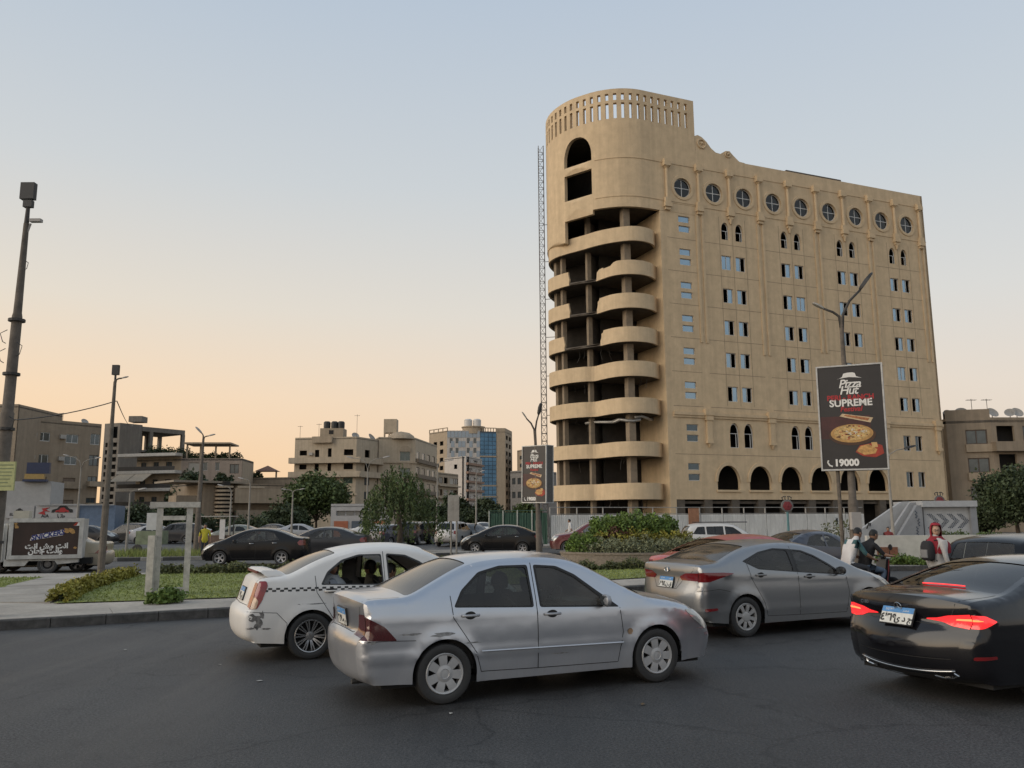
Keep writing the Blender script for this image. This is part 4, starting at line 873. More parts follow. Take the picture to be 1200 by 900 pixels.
for j,t0 in enumerate(PT):
    for e in (0,1):
        t = t0 + 1.78 * e;holes.append(arch(t,30.55,31.55,.98,32.45,5));wins.append(('arch',t,30.55))
    for z in ROWS:
        for e in (0,1):
            t = t0 + 1.78 * e;holes.append(rect(t - .62,t + .62,z - .77,z + .77));wins.append((pat[(k * 7 + j * 3) % 20][e],t,z - .77))
        k += 1
    for e in (0,1):
        t = t0 - .05 + 1.75 * e
        if j < 3: holes.append(arch(t,8.75,10.2,1.15,11.25,5));wins.append(('arch2',t,8.75))
        else:
            for z in (9.85,5.85): holes.append(rect(t - .55,t + .55,z - .85,z + .85));wins.append(('tall',t,z - .85))
BA = [9.05 + 3.88 * k for k in range(6)]
for t in BA: holes.append(arch(t,4.55,5.35,2.65,6.95,8,.2))
w_ = MB();slab_wall(w_,rect(2.9,38.7,3.6,39.5),holes,FM,.30,back=False);hb(w_,'facade_wall',plaster)
# other sides, floors behind the openings
w_ = MB();w_.prism([FM(38.7,0)[:2],FM(38.7,0,-14)[:2],FM(2.9,0,-14)[:2],FM(2.9,0,-13.7)[:2],FM(38.4,0,-13.7)[:2],FM(38.4,0)[:2]],0,39.5);hb(w_,'rear_wall',plaster)
w_ = MB();w_.prism([FM(2.9,0,-.3)[:2],FM(38.4,0,-.3)[:2],FM(38.4,0,-13.6)[:2],FM(2.9,0,-13.6)[:2]],38.9,39.15);hb(w_,'roof',rawc)
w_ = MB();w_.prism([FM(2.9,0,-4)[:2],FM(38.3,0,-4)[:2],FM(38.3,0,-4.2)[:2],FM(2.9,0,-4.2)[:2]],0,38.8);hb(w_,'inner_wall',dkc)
for z in [3.45,7.7] + [12.0 + 3.45 * i for i in range(7)] + [33.3]:
    w_ = MB();w_.prism([FM(2.95,0,-.32)[:2],FM(38.3,0,-.32)[:2],FM(38.3,0,-3.98)[:2],FM(2.95,0,-3.98)[:2]],z - .25,z);hb(w_,'floor_slab',rawc)
# windows
def mesh_of(mb,name,mats): o = mb.build(name,mats);me = o.data;bpy.data.objects.remove(o);return me
b_ = MB();b_.lathe([(1.02,-.03),(1.02,.05),(.95,.05),(.95,-.03),(1.02,-.03)],28,axis='Y');b_.box((0,0,0),(1.88,.06,.075));b_.box((0,-.003,.47),(.075,.06,.86));b_.box((0,-.003,-.47),(.075,.06,.86));round_me = mesh_of(b_,'window',[wfr])
b_ = MB();b_.lathe([(.001,0),(.95,0)],24,axis='Y');round_pane = mesh_of(b_,'pane',[glass('pane_smoked',(.10,.11,.12))])
def arch_window(w,zs,zt):
    b = MB();o = arch(0,0,zs,w,zt,5);i = [(x * .86,.07 + z * .935) for x,z in o];n = len(o)
    b.add([(x,y,z) for y in (-.03,.04) for q in (o,i) for x,z in q],[(k,(k + 1) % n,n + (k + 1) % n,n + k) for k in range(n)] + [(2 * n + k,3 * n + k,3 * n + (k + 1) % n,2 * n + (k + 1) % n) for k in range(n)] + [(n + k,n + (k + 1) % n,3 * n + (k + 1) % n,3 * n + k) for k in range(n)])
    b.box((0,0,zs),(w * .86,.06,.06));b.box((w * .22,-.003,zs * .5 + .03),(.06,.06,zs - .1));return mesh_of(b,'window',[wfr])
arch_me = arch_window(.96,1.0,1.88);arch2_me = arch_window(1.13,1.45,2.46)
slate = mat('pane_slate',(.10,.13,.15),.1,.6,var=.2,scale=.5)
for kind,t,z in wins:
    if kind == 'round': o = link('window',round_me,hotel,hpos(t,z,-.2),HRZ);link('pane',round_pane,o)
    elif kind.startswith('arch'): link('window',arch_me if kind == 'arch' else arch2_me,hotel,hpos(t,z,-.2),HRZ)
    elif kind.startswith('slit'): place_window(hotel,kind,1.34,.66,wfr,wbl if kind == 'slit' else slate,hpos(t,z + .01,-.14),HRZ,'one',.045)
    elif kind == 'tall': place_window(hotel,'tall',1.08,1.68,wfr,slate,hpos(t,z + .01,-.16),HRZ,'left',.055)
    else: place_window(hotel,'h' + kind,1.22,1.52,wfr,wbl,hpos(t,z + .01,-.14),HRZ,kind,.055)
# relief on the facade: string course, courses, colonnettes, pilasters, corbels
def fbox(mb,t0,t1,z0,z1,d,m=0,back=0.004):
    vs = [FM(t,z,dd) for dd in (back,d) for z in (z0,z1) for t in (t0,t1)];mb.add(vs,[(0,1,3,2),(4,6,7,5),(0,4,5,1),(2,3,7,6),(0,2,6,4),(1,5,7,3)],m)
w_ = MB();fbox(w_,2.9,38.72,11.85,12.15,.22);fbox(w_,2.9,38.71,11.62,11.85,.12);hb(w_,'string_course',plaster)
for z,th in ((38.0,.05),(33.75,.05)): w_ = MB();fbox(w_,2.9,38.7,z - .05,z + .05,th);hb(w_,'string_course',plaster)
jd = mat('panel_joint',(.30,.225,.155),.95,var=.2);w_ = MB()
for z in [30.0 - 3.45 * i for i in range(6)] + [8.0,4.95]:
    for t0,t1 in ([(2.95,6.5),(7.35,14.25),(15.1,21.95),(22.8,29.7),(30.5,37.4)] if z > 12 else [(2.95,7.6),(7.6,38)]):
        if z > 7: fbox(w_,t0,t1,z - .025,z + .025,.008)
for t in [x + e for x in PT for e in (-.75,.89,2.55)]: fbox(w_,t - .025,t + .025,13,33.0,.007)
stuff(hb(w_,'panel_joints',jd))
for i in range(10):
    t = 3.07 + 3.86 * i;t = min(t,38.2);w_ = MB()
    c_ = lambda z0,z1,r0,r1: w_.tube([FM(t,z0,.12),FM(t,z1,.12)],[r0,r1],10)
    c_(34.15,37.35,.17,.15);c_(37.35,37.55,.17,.36);fbox(w_,t - .40,t + .40,37.55,38.02,.46);fbox(w_,t - .34,t + .34,38.02,38.3,.36)
    fbox(w_,t - .34,t + .34,33.55,34.15,.34);fbox(w_,t - .42,t + .42,33.15,33.55,.40);fbox(w_,t - .30,t + .30,32.85,33.15,.26)
    if i % 2 == 0 and i > 0: c_(32.3,32.85,.08,.22)
    hb(w_,'colonnette',plaster)
for i in range(5):
    t = 6.93 + 7.72 * i;t = min(t,37.9);w_ = MB()
    for dt in (-.33,.33): fbox(w_,t + dt - .14,t + dt + .14,18.5 if i % 2 else 19.3,32.8,.10)
    hb(w_,'pilaster',plaster);w_ = MB();fbox(w_,t - .30,t + .30,9.3,11.62,.25);fbox(w_,t - .52,t + .52,11.9,12.5,.42);fbox(w_,t - .42,t + .42,11.4,11.9,.34);fbox(w_,t - .38,t + .38,9.1,9.4,.32);w_.tube([FM(t,8.7,.1),FM(t,9.1,.1)],[.06,.24],8);hb(w_,'corbel',plaster)
for t in CT:
    w_ = MB();o,i_ = circ(t,35.52,1.36),circ(t,35.52,1.04);n = len(o)
    w_.add([FM(*p,.004) for p in o] + [FM(*p,.09) for p in [(t + (x - t) * .97,35.52 + (z - 35.52) * .97) for x,z in o]] + [FM(*p,.09) for p in i_] + [FM(*p,.004) for p in i_],[(a * n + k,a * n + (k + 1) % n,(a + 1) * n + (k + 1) % n,(a + 1) * n + k) for a in range(3) for k in range(n)]);hb(w_,'window_surround',plaster)
for t in BA:   # arch surrounds and sills
    w_ = MB();o,i_ = arch(t,4.55,5.35,3.2,7.3,8,.2)[2:],arch(t,4.55,5.35,2.66,6.96,8,.2)[2:];n = len(o)
    w_.add([FM(*p,.004) for p in o] + [FM(*p,.12) for p in o] + [FM(*p,.12) for p in i_],[(a * n + k,a * n + k + 1,(a + 1) * n + k + 1,(a + 1) * n + k) for a in range(2) for k in range(n - 1)]);fbox(w_,t - 1.45,t + 1.45,4.35,4.55,.14);hb(w_,'window_surround',plaster)
# ground-floor columns
for i in range(12):
    t = 3.4 + 3.2 * i;w_ = MB();fbox(w_,t - .45,t + .45,0,3.6,-.05,back=-.8);hb(w_,'column',rawc)
# roof ornaments
def scroll(t0,t1,zpts):
    b = MB();q = [(t0,39.5)] + zpts + [(t1,39.5)];slab_wall(b,q,[],FM,.35);return b
zs = [(6.85,41.6),(7.2,41.75),(7.7,41.6),(8.3,41.15),(8.8,40.55),(9.4,40.15),(10.0,40.1),(10.3,40.3),(10.7,40.55),(11.2,40.6),(11.5,40.3),(12.0,39.9),(12.4,39.6),(13.0,39.56)]
b_ = scroll(6.82,13.2,zs);hb(b_,'roof_scroll',plaster)
for t,z,r_ in ((7.6,40.8,.48),(10.9,40.15,.30)):
    w_ = MB();q = circ(0,0,1,20)
    for k in range(20): a,c = q[k],q[(k + 1) % 20];w_.tube([FM(t + a[0] * r_,z + a[1] * r_,.05),FM(t + c[0] * r_,z + c[1] * r_,.05)],.09,5)
    w_.tube([FM(t - .12,z,.05),FM(t + .15,z + .1,.05)],.14,6);hb(w_,'roof_scroll_rosette',plaster)
w_ = MB();w_.prism([FM(19.2,0,-.6)[:2],FM(27,0,-.6)[:2],FM(27,0,-4)[:2],FM(19.2,0,-4)[:2]],39.2,40.0);hb(w_,'roof_parapet',rawc)
# ---- curved drum
def spline(P,step):
    P = np.array(P,float);n = len(P);t = np.arange(n);m_ = np.gradient(P,axis=0);u = np.linspace(0,n - 1,n * 16);i = np.minimum(u.astype(int),n - 2);f = (u - i)[:,None]
    C = (2 * f ** 3 - 3 * f ** 2 + 1) * P[i] + (f ** 3 - 2 * f ** 2 + f) * m_[i] + (-2 * f ** 3 + 3 * f ** 2) * P[i + 1] + (f ** 3 - f ** 2) * m_[i + 1];return resample(C,step)
class CurveWall:
    def __init__(s,P,step=.25):
        s.P,s.s = spline(P,step);t = np.gradient(s.P,axis=0);t /= np.linalg.norm(t,axis=1)[:,None];s.N = np.stack([t[:,1],-t[:,0]],1);s.L = s.s[-1]
    def __call__(s,l,z,d=0.0):
        x,y,nx,ny = [np.interp(l,s.s,v) for v in (s.P[:,0],s.P[:,1],s.N[:,0],s.N[:,1])];return (x + nx * d,y + ny * d,z)
    def at(s,px,py=300):
        """arc position seen in the photo's column px (the first hit from the front)"""
        d = ray(px,py);a = s.P[:,0] * d.y - s.P[:,1] * d.x;i = [k for k in range(len(a) - 1) if a[k] * a[k + 1] <= 0];k = max(i) if i else 0;return float(s.s[k])
    def grid(s,z0,z1,dz=1.0,dl=.45): return [(l,z) for l in np.arange(.1,s.L,dl) for z in np.arange(z0 + dz / 2,z1,dz)]
drum = CurveWall([(9.0,95.2),(6.2,92.8),(4.6,90.2),(4.0,87.6),(4.15,85.4),(4.9,83.5),(6.2,81.75),(7.6,80.65),(9.2,79.75),(11.1,79.3),(12.9,79.45),FM(1.6,0)[:2],FM(4.2,0)[:2],FM(6.8,0)[:2]])
la,lb_,lc,le = drum.at(662,180),drum.at(694,180),drum.at(695.5,250),drum.at(779,250)
out_ = [(0,30.0),(la,30.0),(la,32.3),(lc,32.3),(lc + .02,32.75)] + [(l,32.75) for l in np.linspace(lc + .5,le,12)] + [(drum.L,32.75),(drum.L,45.5)] + [(l,45.5) for l in np.linspace(drum.L - .5,.5,40)] + [(0,45.5)]
hs = [];mid_ = (la + lb_) / 2;wd_ = lb_ - la
hs.append(arch(mid_,38.1,38.9,wd_ - .05,41.0,7,.8));hs.append(rect(la + .03,lb_ - .03,34.45,37.2))
hs.append(circ(drum.L - 1.8,35.52,1.02))
l = .6
while l < drum.L - .5: hs += [rect(l - .17,l + .17,44.25,45.0),rect(l - .17,l + .17,42.25,43.95)];l += .82
w_ = MB();slab_wall(w_,out_,hs,lambda l,z,d: drum(l,z,d + .02),.40,drum.grid(30,45.5,.9,.4));hb(w_,'tower_drum_wall',plaster)
w_ = MB()
for z in (38.0,33.9): w_.add([v for l in np.linspace(lb_ + .3,drum.L,40) for v in (drum(l,z - .05,.03),drum(l,z - .05,.07),drum(l,z + .05,.07),drum(l,z + .05,.03))],[(4 * i + a,4 * i + a + 1,4 * i + a + 5,4 * i + a + 4) for i in range(39) for a in range(3)])
hb(w_,'string_course',plaster)
# ---- balconies
B1c = CurveWall([(6.0,92),(4.6,89.2),(4.05,86.6),(4.6,84.6),(5.8,83.2),(7.15,82.0),(8.75,80.5),(10.36,79.5),(12.0,79.0),(13.3,79.35),(14.3,80.25),(14.75,81.4)])
SC = CurveWall([(6.0,92),(4.6,89.2),(3.95,86.6),(4.4,84.9),(5.8,83.2),(7.2,82.3),(8.3,82.05),(9.0,80.95),(10.0,79.65),(11.3,79.02),(12.8,79.2),(14.0,80.1),(14.75,81.4)])
BZ = [(29.1,30.6),(25.65,27.1),(22.25,23.75),(18.85,20.35),(15.45,16.95),(11.85,13.35),(7.7,9.1),(3.6,5.15)]
back_ = [(14.9,81.6),(19.5,83.2),(17.0,93.5),(9.0,95)]
for i,(z0,z1) in enumerate(BZ):
    cv = B1c if i == 0 else SC;segs = [[(0,z0),(cv.L,z0),(cv.L,z1),(0,z1)]]
    if i in (1,2,3):
        a,c = cv.at([0,668,669,662][i],340),cv.at([0,700,701,703][i],340)
        a0 = a - .1;lip = z0 + .28
        rt = [(c - .1,z0 + .5),(c + .05,z1 - .75),(c + .1,z1 - .3),(c + .35,z1 - .2),(c + .4,z1)] if i != 1 else [(c,z0 + .5),(c + .05,z1 - .55),(c + .5,z1 - .35),(c + 1.0,z1 - .3),(c + 1.1,z1 - .45),(c + 2.1,z1 - .4),(c + 2.5,z1 - .1),(c + 2.9,z1)]
        segs = [[(0,z0),(a,z0),(a,lip),(a + .06,z0 + .6),(a0,z1 - .2),(a0,z1),(0,z1)],[(c - .1,z0),(cv.L,z0),(cv.L,z1)] + rt[::-1]]
        w_ = MB();slab_wall(w_,[(a,z0 + .02),(c - .1,z0 + .02),(c - .1,lip),(a,lip)],[],lambda l,z,d: cv(l,z,d - .03),.25,[(l,z0 + .15) for l in np.arange(a + .2,c - .2,.35)]);hb(w_,'slab_edge',rawc)
    for q in segs:
        l0,l1 = min(p[0] for p in q),max(p[0] for p in q)
        top = [(l,z1) for l in np.arange(l0 + .3,l1 - .3,.35)]
        w_ = MB();G = [(l,z) for l in np.arange(l0 + .15,l1 - .1,.32) for z in (z0 + .3,z0 + .75,z1 - .3)]
        q2 = densify(q,.35);slab_wall(w_,q2,[],cv,.22,[g_ for g_ in G if inpoly(np.array([g_]),q)[0]]);hb(w_,'balcony_parapet',plaster)
    pl = [tuple(cv(l,0,-.24)[:2]) for l in np.linspace(.3,cv.L - .02,40)] + back_
    w_ = MB();w_.prism(pl,z0 + .02,z0 + .27);hb(w_,'floor_slab',rawc)
w_ = MB();w_.prism([tuple(drum(l,0,-.42)[:2]) for l in np.linspace(.3,drum.L - .02,40)] + [(17,93.5)],33.0,33.25);hb(w_,'floor_slab',rawc)
w_ = MB();w_.prism([tuple(drum(l,0,-.42)[:2]) for l in np.linspace(.3,drum.L - .02,40)] + [(17,93.5)],41.2,41.4);hb(w_,'roof',rawc)
colm = mat('pillar_concrete',(.24,.19,.135),.95,var=.2,scale=1.5)
for (x,y),sz in (((11.55,80.35),.72),((5.0,86.3),.6),((5.5,84.9),.45),((8.0,83.0),.45),((14.9,82.4),.9)):
    w_ = MB();w_.box((x,y,16.4),(sz,sz,33.0),rz=HRZ);hb(w_,'column',colm)
w_ = MB();w_.box((8.9,84.6,16.3),(.25,3.4,32.6),rz=R(-32));hb(w_,'inner_wall',rawc)
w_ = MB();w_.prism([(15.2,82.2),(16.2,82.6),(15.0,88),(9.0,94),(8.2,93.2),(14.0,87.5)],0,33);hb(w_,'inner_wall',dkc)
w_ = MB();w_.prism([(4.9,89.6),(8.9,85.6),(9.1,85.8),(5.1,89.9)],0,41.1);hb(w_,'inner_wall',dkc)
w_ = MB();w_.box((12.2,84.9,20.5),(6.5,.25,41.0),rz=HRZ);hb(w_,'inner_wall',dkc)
w_ = MB();w_.prism([FM(2.2,0,.0)[:2],FM(2.9,0,0)[:2],FM(2.9,0,-6)[:2],FM(2.2,0,-6)[:2]],0,32.74);hb(w_,'corner_pier',plaster)
# torn cables and sagging ducts inside the open floors
cab_ = mat('cable_dark',(.05,.045,.04),.8,var=.2);q_ = random.Random(5)
for i in range(46):
    z0,z1 = BZ[q_.choice([5,6,7,7,4,3])];l = q_.uniform(SC.L * .36,SC.L * .95);x,y,_ = SC(l,0,-q_.uniform(.5,2.2));ln = q_.uniform(.4,1.3);zz = z0 - .02
    w_ = MB();w_.tube([(x,y,zz),(x + q_.uniform(-.2,.2),y,zz - ln * .5),(x + q_.uniform(-.3,.3),y,zz - ln)],.025,4);hb(w_,'hanging_cable',cab_)
for i,(lf,zz) in enumerate(((.52,11.3),(.66,11.25),(.82,11.5))):
    w_ = MB();w_.tube([SC(SC.L * (lf + .05 * k),zz + .12 * math.sin(k * 1.7),-.9) for k in range(5)],.16,8);hb(w_,'air_duct',mat('duct_metal',(.35,.34,.32),.4,.6,var=.2),smooth=True)
# hoist mast beside the tower: lattice sections stacked
t_ = atY(635.5,172,86.8);zt = t_.z;mast = thing('hoist_mast','slim steel lattice hoist mast rising beside the curved balconies','mast',(t_.x - .3 + .12,86.8,0));sec = zt / 26;b_ = MB();r_ = .28
for sx_,sy_ in ((-1,-1),(1,-1),(1,1),(-1,1)): b_.tube([(sx_ * r_,sy_ * r_,0),(sx_ * r_,sy_ * r_,sec - .01)],.04,5)
for z in (.02,sec / 2):
    for a,c in (((-1,-1),(1,-1)),((1,-1),(1,1)),((1,1),(-1,1)),((-1,1),(-1,-1))): b_.tube([(a[0] * r_,a[1] * r_,z),(c[0] * r_,c[1] * r_,z)],.026,4);b_.tube([(a[0] * r_,a[1] * r_,z),(c[0] * r_,c[1] * r_,z + sec / 2)],.02,4)
me_ = mesh_of(b_,'mast_section',[mat('mast_steel',(.12,.11,.105),.6,.3,var=.25)])
for k in range(26): link('mast_section',me_,mast,(0,0,k * sec))
for k in range(1,9):
    w_ = MB();w_.tube([(r_,0,4.2 * k),(1.6,-.3,4.2 * k)],.035,5);w_.build('tie_bar',mat('mast_steel',(.12,) * 3),mast)

# ------------------------------------------------------------------ the other buildings
class Bld:
    def __init__(s,name,label,at,cat='building',group=None): s.root = thing(name,label,cat,(at[0],at[1],0),0,group);s.o = (at[0],at[1])
    def put(s,mb,name,m,parent=None,**kw): mb.v = [(x - s.o[0],y - s.o[1],z) for x,y,z in mb.v];return mb.build(name,m,parent or s.root,**kw)
    def frame(s,P0,P1):
        P0,P1 = Vector((P0[0],P0[1],0)),Vector((P1[0],P1[1],0));u = (P1 - P0).normalized();n = Vector((u.y,-u.x,0));L_ = (P1 - P0).length
        fm = lambda t,z,d=0.0: tuple((P0 + u * t + n * d) + Vector((0,0,z)));return fm,L_,math.atan2(u.y,u.x)
    def face(s,P0,P1,z0,z1,holes,m,thick=.3,top=None,key='w',frm=None,pane=None,backing=1.4,name='wall'):
        """holes: (t0, t1, za, zb, kind) with t as a fraction of the width when below 1.0001"""
        fm,L_,rz = s.frame(P0,P1);hs = [];ws = []
        for t0,t1,za,zb,kind in holes:
            t0,t1 = t0 * L_,t1 * L_;hs.append(rect(t0,t1,za,zb));ws.append((t0,t1,za,zb,kind))
        b = MB();slab_wall(b,top(L_) if top else rect(0,L_,z0,z1),hs,fm,thick,back=False);w = s.put(b,name,m)
        if hs and backing: b = MB();b.add([fm(.05,z0,-backing),fm(L_ - .05,z0,-backing),fm(L_ - .05,z1 - .05,-backing),fm(.05,z1 - .05,-backing)],[(0,1,2,3)]);s.put(b,'inner_wall',mat('room_shade_paint',(.03,.028,.026),.95,var=0))  # near-black sheet behind the openings stands in for the rooms' shade
        for t0,t1,za,zb,kind in ws:
            if kind == 'd': continue
            f_,p_,kd_ = {'w': (wfr,wdk,'two'),'b': (mat('frame_brown',(.09,.065,.05),.6),wdk,'two'),'l': (mat('frame_grey',(.28,.27,.25),.6),wbl,'two'),'s': (mat('shutter_brown',(.15,.115,.085),.7),mat('shutter_slats',(.17,.13,.10),.8,var=.2,stretch=(1,1,14)),'two'),'p': (mat('shutter_pale',(.42,.39,.34),.7),mat('shutter_pale_slats',(.40,.37,.32),.8,var=.15,stretch=(1,1,14)),'one'),'t': (wfr,wdk,'one'),'g': (mat('frame_green',(.07,.11,.08),.6),mat('glass_green',(.06,.09,.08),.1,.4,var=.2),'two')}[kind]
            w_,h_ = round(t1 - t0,2),round(zb - za,2);place_window(s.root,(kind,w_,h_),w_ - .01,h_ - .01,f_,p_,tuple(Vector(fm((t0 + t1) / 2,za + .005,-.13)) - Vector((s.o[0],s.o[1],0))),rz,kd_,max(.05,w_ * .05))
        return fm,L_,rz
    def shell(s,pts,z0,z1,m,name='wall'): b = MB();b.prism([(p[0],p[1]) for p in pts],z0,z1);return s.put(b,name,m)
    def slab(s,fm,t0,t1,z0,z1,d0,d1,m,name='slab'):
        b = MB();vs = [fm(t,z,d) for d in (d0,d1) for z in (z0,z1) for t in (t0,t1)];b.add(vs,[(0,1,3,2),(4,6,7,5),(0,4,5,1),(2,3,7,6),(0,2,6,4),(1,5,7,3)]);return s.put(b,name,m)
def grid_holes(L_cols,rows,w,h,kinds='w'):
    o = [];k = 0
    for z in rows:
        for t in L_cols: o.append((t - w / 2,t + w / 2,z,z + h,kinds[k % len(kinds)]));k += 1
    return o
def back_pts(P0,P1,depth):
    u = Vector((P1[0] - P0[0],P1[1] - P0[1],0)).normalized();n = Vector((-u.y,u.x,0));return (P1[0] + n.x * depth,P1[1] + n.y * depth),(P0[0] + n.x * depth,P0[1] + n.y * depth)
def XY(px,py,z): p = gnd(px,py,z);return (p.x,p.y)
brown = plaster_mat('brown_render',(.30,.24,.175),.18);tan = plaster_mat('tan_render',(.38,.305,.22),.18);beige = plaster_mat('beige_render',(.46,.38,.28),.16);whit = plaster_mat('white_render',(.50,.46,.42),.15);grey = plaster_mat('grey_concrete',(.20,.18,.155),.25);pink = plaster_mat('pinkish_render',(.36,.29,.235),.15)
metal_dk = mat('dark_metal',(.06,.058,.055),.6,.4,var=.15)
def antenna(B,x,y,z,h,s_=1.0):
    b = MB();b.tube([(x,y,z),(x,y,z + h)],.035,4);b.tube([(x - .6 * s_,y,z + h * .95),(x + .6 * s_,y,z + h * .95)],.03,4)
    for k in range(-2,3): b.tube([(x + .25 * k * s_,y - .3 * s_,z + h * .95),(x + .25 * k * s_,y + .3 * s_,z + h * .95)],.02,4)
    B.put(b,'aerial',metal_dk)
def dish(B,x,y,z,r=.55,rz=0,mm=None):
    b = MB();b.lathe([(.001,0),(r * .5,r * .07),(r,r * .28),(r * .97,r * .30),(r * .5,r * .10),(.001,.03)],16)
    M_ = Matrix.Rotation(rz,4,'Z') @ Matrix.Rotation(R(55),4,'X');b.v = [tuple((M_ @ Vector(v)) + Vector((x,y,z + .9))) for v in b.v];b.tube([(x,y,z),(x,y,z + .9)],.05,5);B.put(b,'satellite_dish',mm or mat('dish_grey',(.34,.32,.29),.6,var=.15))
def aircon(B,fm,t,z,d=.0):
    b = MB();vs = [fm(a,zz,dd) for dd in (d + .02,d + .45) for zz in (z,z + .6) for a in (t - .42,t + .42)];b.add(vs,[(0,1,3,2),(4,6,7,5),(0,4,5,1),(2,3,7,6),(0,2,6,4),(1,5,7,3)]);o = B.put(b,'air_conditioner',mat('aircon_case',(.36,.34,.31),.6,var=.15))
# --- brown apartment block, far left
z1 = 17.2;P0,P1 = XY(24,488.5,z1),XY(119,497,z1);B = Bld('apartment_block','brown four-storey flats with white-framed windows behind the showroom signs',P0)
rows = [z1 - 3.35 - 3.35 * k for k in range(5)]
H_ = [(.21,.365,r_,r_ + 1.35,'w' if i < 2 else 's') for i,r_ in enumerate(rows)] + [(.56,.715,r_,r_ + 1.35,'w' if i < 2 else 's') for i,r_ in enumerate(rows)] + [(.87,.99,r_,r_ + 1.7,'w' if i == 0 else 'b') for i,r_ in enumerate(rows[:4])]
H_ += [(.005,.07,r_ - .2,r_ + 1.8,'w') for r_ in rows[:3]]
fm,L_,rz = B.face(P0,P1,0,z1,H_,brown);Q1,Q0 = back_pts(P0,P1,13);B.shell([P0,Q0,Q1,P1,(P1[0] - .1,P1[1] + .3),(Q1[0] - .3,Q1[1] - .4),(Q0[0] + .4,Q0[1] - .4),(P0[0] + .3,P0[1] + .3)],0,z1,brown);B.shell([P0,P1,Q1,Q0],z1 - .6,z1 - .4,grey,'roof')
for i,r_ in enumerate(rows[:2]): aircon(B,fm,L_ * .16,r_ + .55);aircon(B,fm,L_ * .51,r_ + .55)
B.slab(fm,L_ * .20,L_ * .40,rows[2] - .3,rows[2] + .75,.02,.8,brown,'balcony');B.slab(fm,L_ * .55,L_ * .78,rows[2] - .3,rows[2] + .75,.02,.8,brown,'balcony');B.slab(fm,L_ * .86,L_ + .6,rows[3] + .1,rows[3] + .9,.02,1.0,tan,'balcony');B.slab(fm,L_ * .86,L_ + .6,rows[2] + .1,rows[2] + .9,.02,1.0,tan,'balcony')
p_ = fm(L_ * .62,0,-3);antenna(B,p_[0],p_[1],z1 - .4,2.0);p_ = fm(L_ * .9,0,-3);dish(B,p_[0],p_[1],z1 - .5,.6,1)
z2 = 18.6;PA_ = XY(-75,474,z2);PB_ = XY(22,473.5,z2);B2 = Bld('apartment_block','taller brown stair block at the end of the brown flats',PA_);fm,L_,rz = B2.face(PA_,PB_,0,z2,[(.86,.93,15,16.6,'d'),(.86,.93,11.5,13.1,'w'),(.6,.68,15,16.6,'w'),(.6,.68,11.5,13.1,'w')],brown);Q1,Q0 = back_pts(PA_,PB_,12);B2.shell([PA_,(PA_[0] + .2,PA_[1] + .4),(PB_[0] - .3,PB_[1] + .3),(Q1[0] - .3,Q1[1] - .3),Q1,PB_,][0:0] or [(PB_[0] - .3,PB_[1]),PB_,Q1,Q0,(Q0[0],Q0[1] - .3),(Q1[0] - .3,Q1[1] - .3)],0,z2,brown);B2.shell([PA_,PB_,Q1,Q0],z2 - .5,z2 - .3,grey,'roof')
# --- grey unfinished block with open roof frame
z1 = 20.6;P0,P1,P2 = XY(123,496.5,z1),XY(141,495.5,z1),XY(167,498,z1);B = Bld('concrete_block','grey unfinished concrete block with rows of square openings and open roof frame',P0)
H_ = []
for k in range(10):
    for t in (.12,.58): H_.append((t,t + .30,z1 - 4.6 - 1.42 * k,z1 - 3.75 - 1.42 * k,'d'))
B.face(P0,P1,0,z1,H_ + [(.52,.86,z1 - 2.9,z1 - .7,'d')],grey);B.face(P1,P2,0,z1,[],grey);Q1,Q0 = back_pts(P0,P2,9);B.shell([(P2[0] - .3,P2[1]),P2,Q1,Q0,P0,(P0[0] + .2,P0[1] + .3),(Q0[0] + .3,Q0[1] - .3),(Q1[0] - .3,Q1[1] - .3)],0,z1,grey)
B.shell([P0,P2,Q1,Q0],z1 - .4,z1 - .2,grey,'roof');c_ = XY(158,493,z1);B.shell([(c_[0] - 1.2,c_[1]),(c_[0] + 1.3,c_[1]),(c_[0] + 1.3,c_[1] + 2.5),(c_[0] - 1.2,c_[1] + 2.5)],z1 - .2,z1 + .9,grey,'stair_head')
F0,F1 = P2,XY(217,504.5,z1 - .3);fm,L_,rz = B.frame(F0,F1)
B.slab(fm,.02,L_,z1 - 1.2,z1 - .3,-9,0,grey,'roof_frame')
for t,d in ((.22,0),(.46,-4),(.66,-8),(.97,0),(.22,-8),(.97,-8)): B.slab(fm,L_ * t - .35,L_ * t + .35,z1 - 9,z1 - 1.2,d - .6,d,grey,'column')
B.slab(fm,.02,L_,z1 - 5.3,z1 - 4.9,-9,0,grey,'floor_slab');B.slab(fm,.02,L_,0,z1 - 5.3,-9,-6,grey,'wall')
p0_ = fm(L_ * .05,0,2.0);p1_ = fm(L_ * .98,0,2.0);hedge('roof_planting','green climbing plants on the roof terrace under the concrete frame',[p0_[:2],p1_[:2]],1.6,2.0,z1 - 6.4,'dark',2600,.2,seed=201,cat='plants')
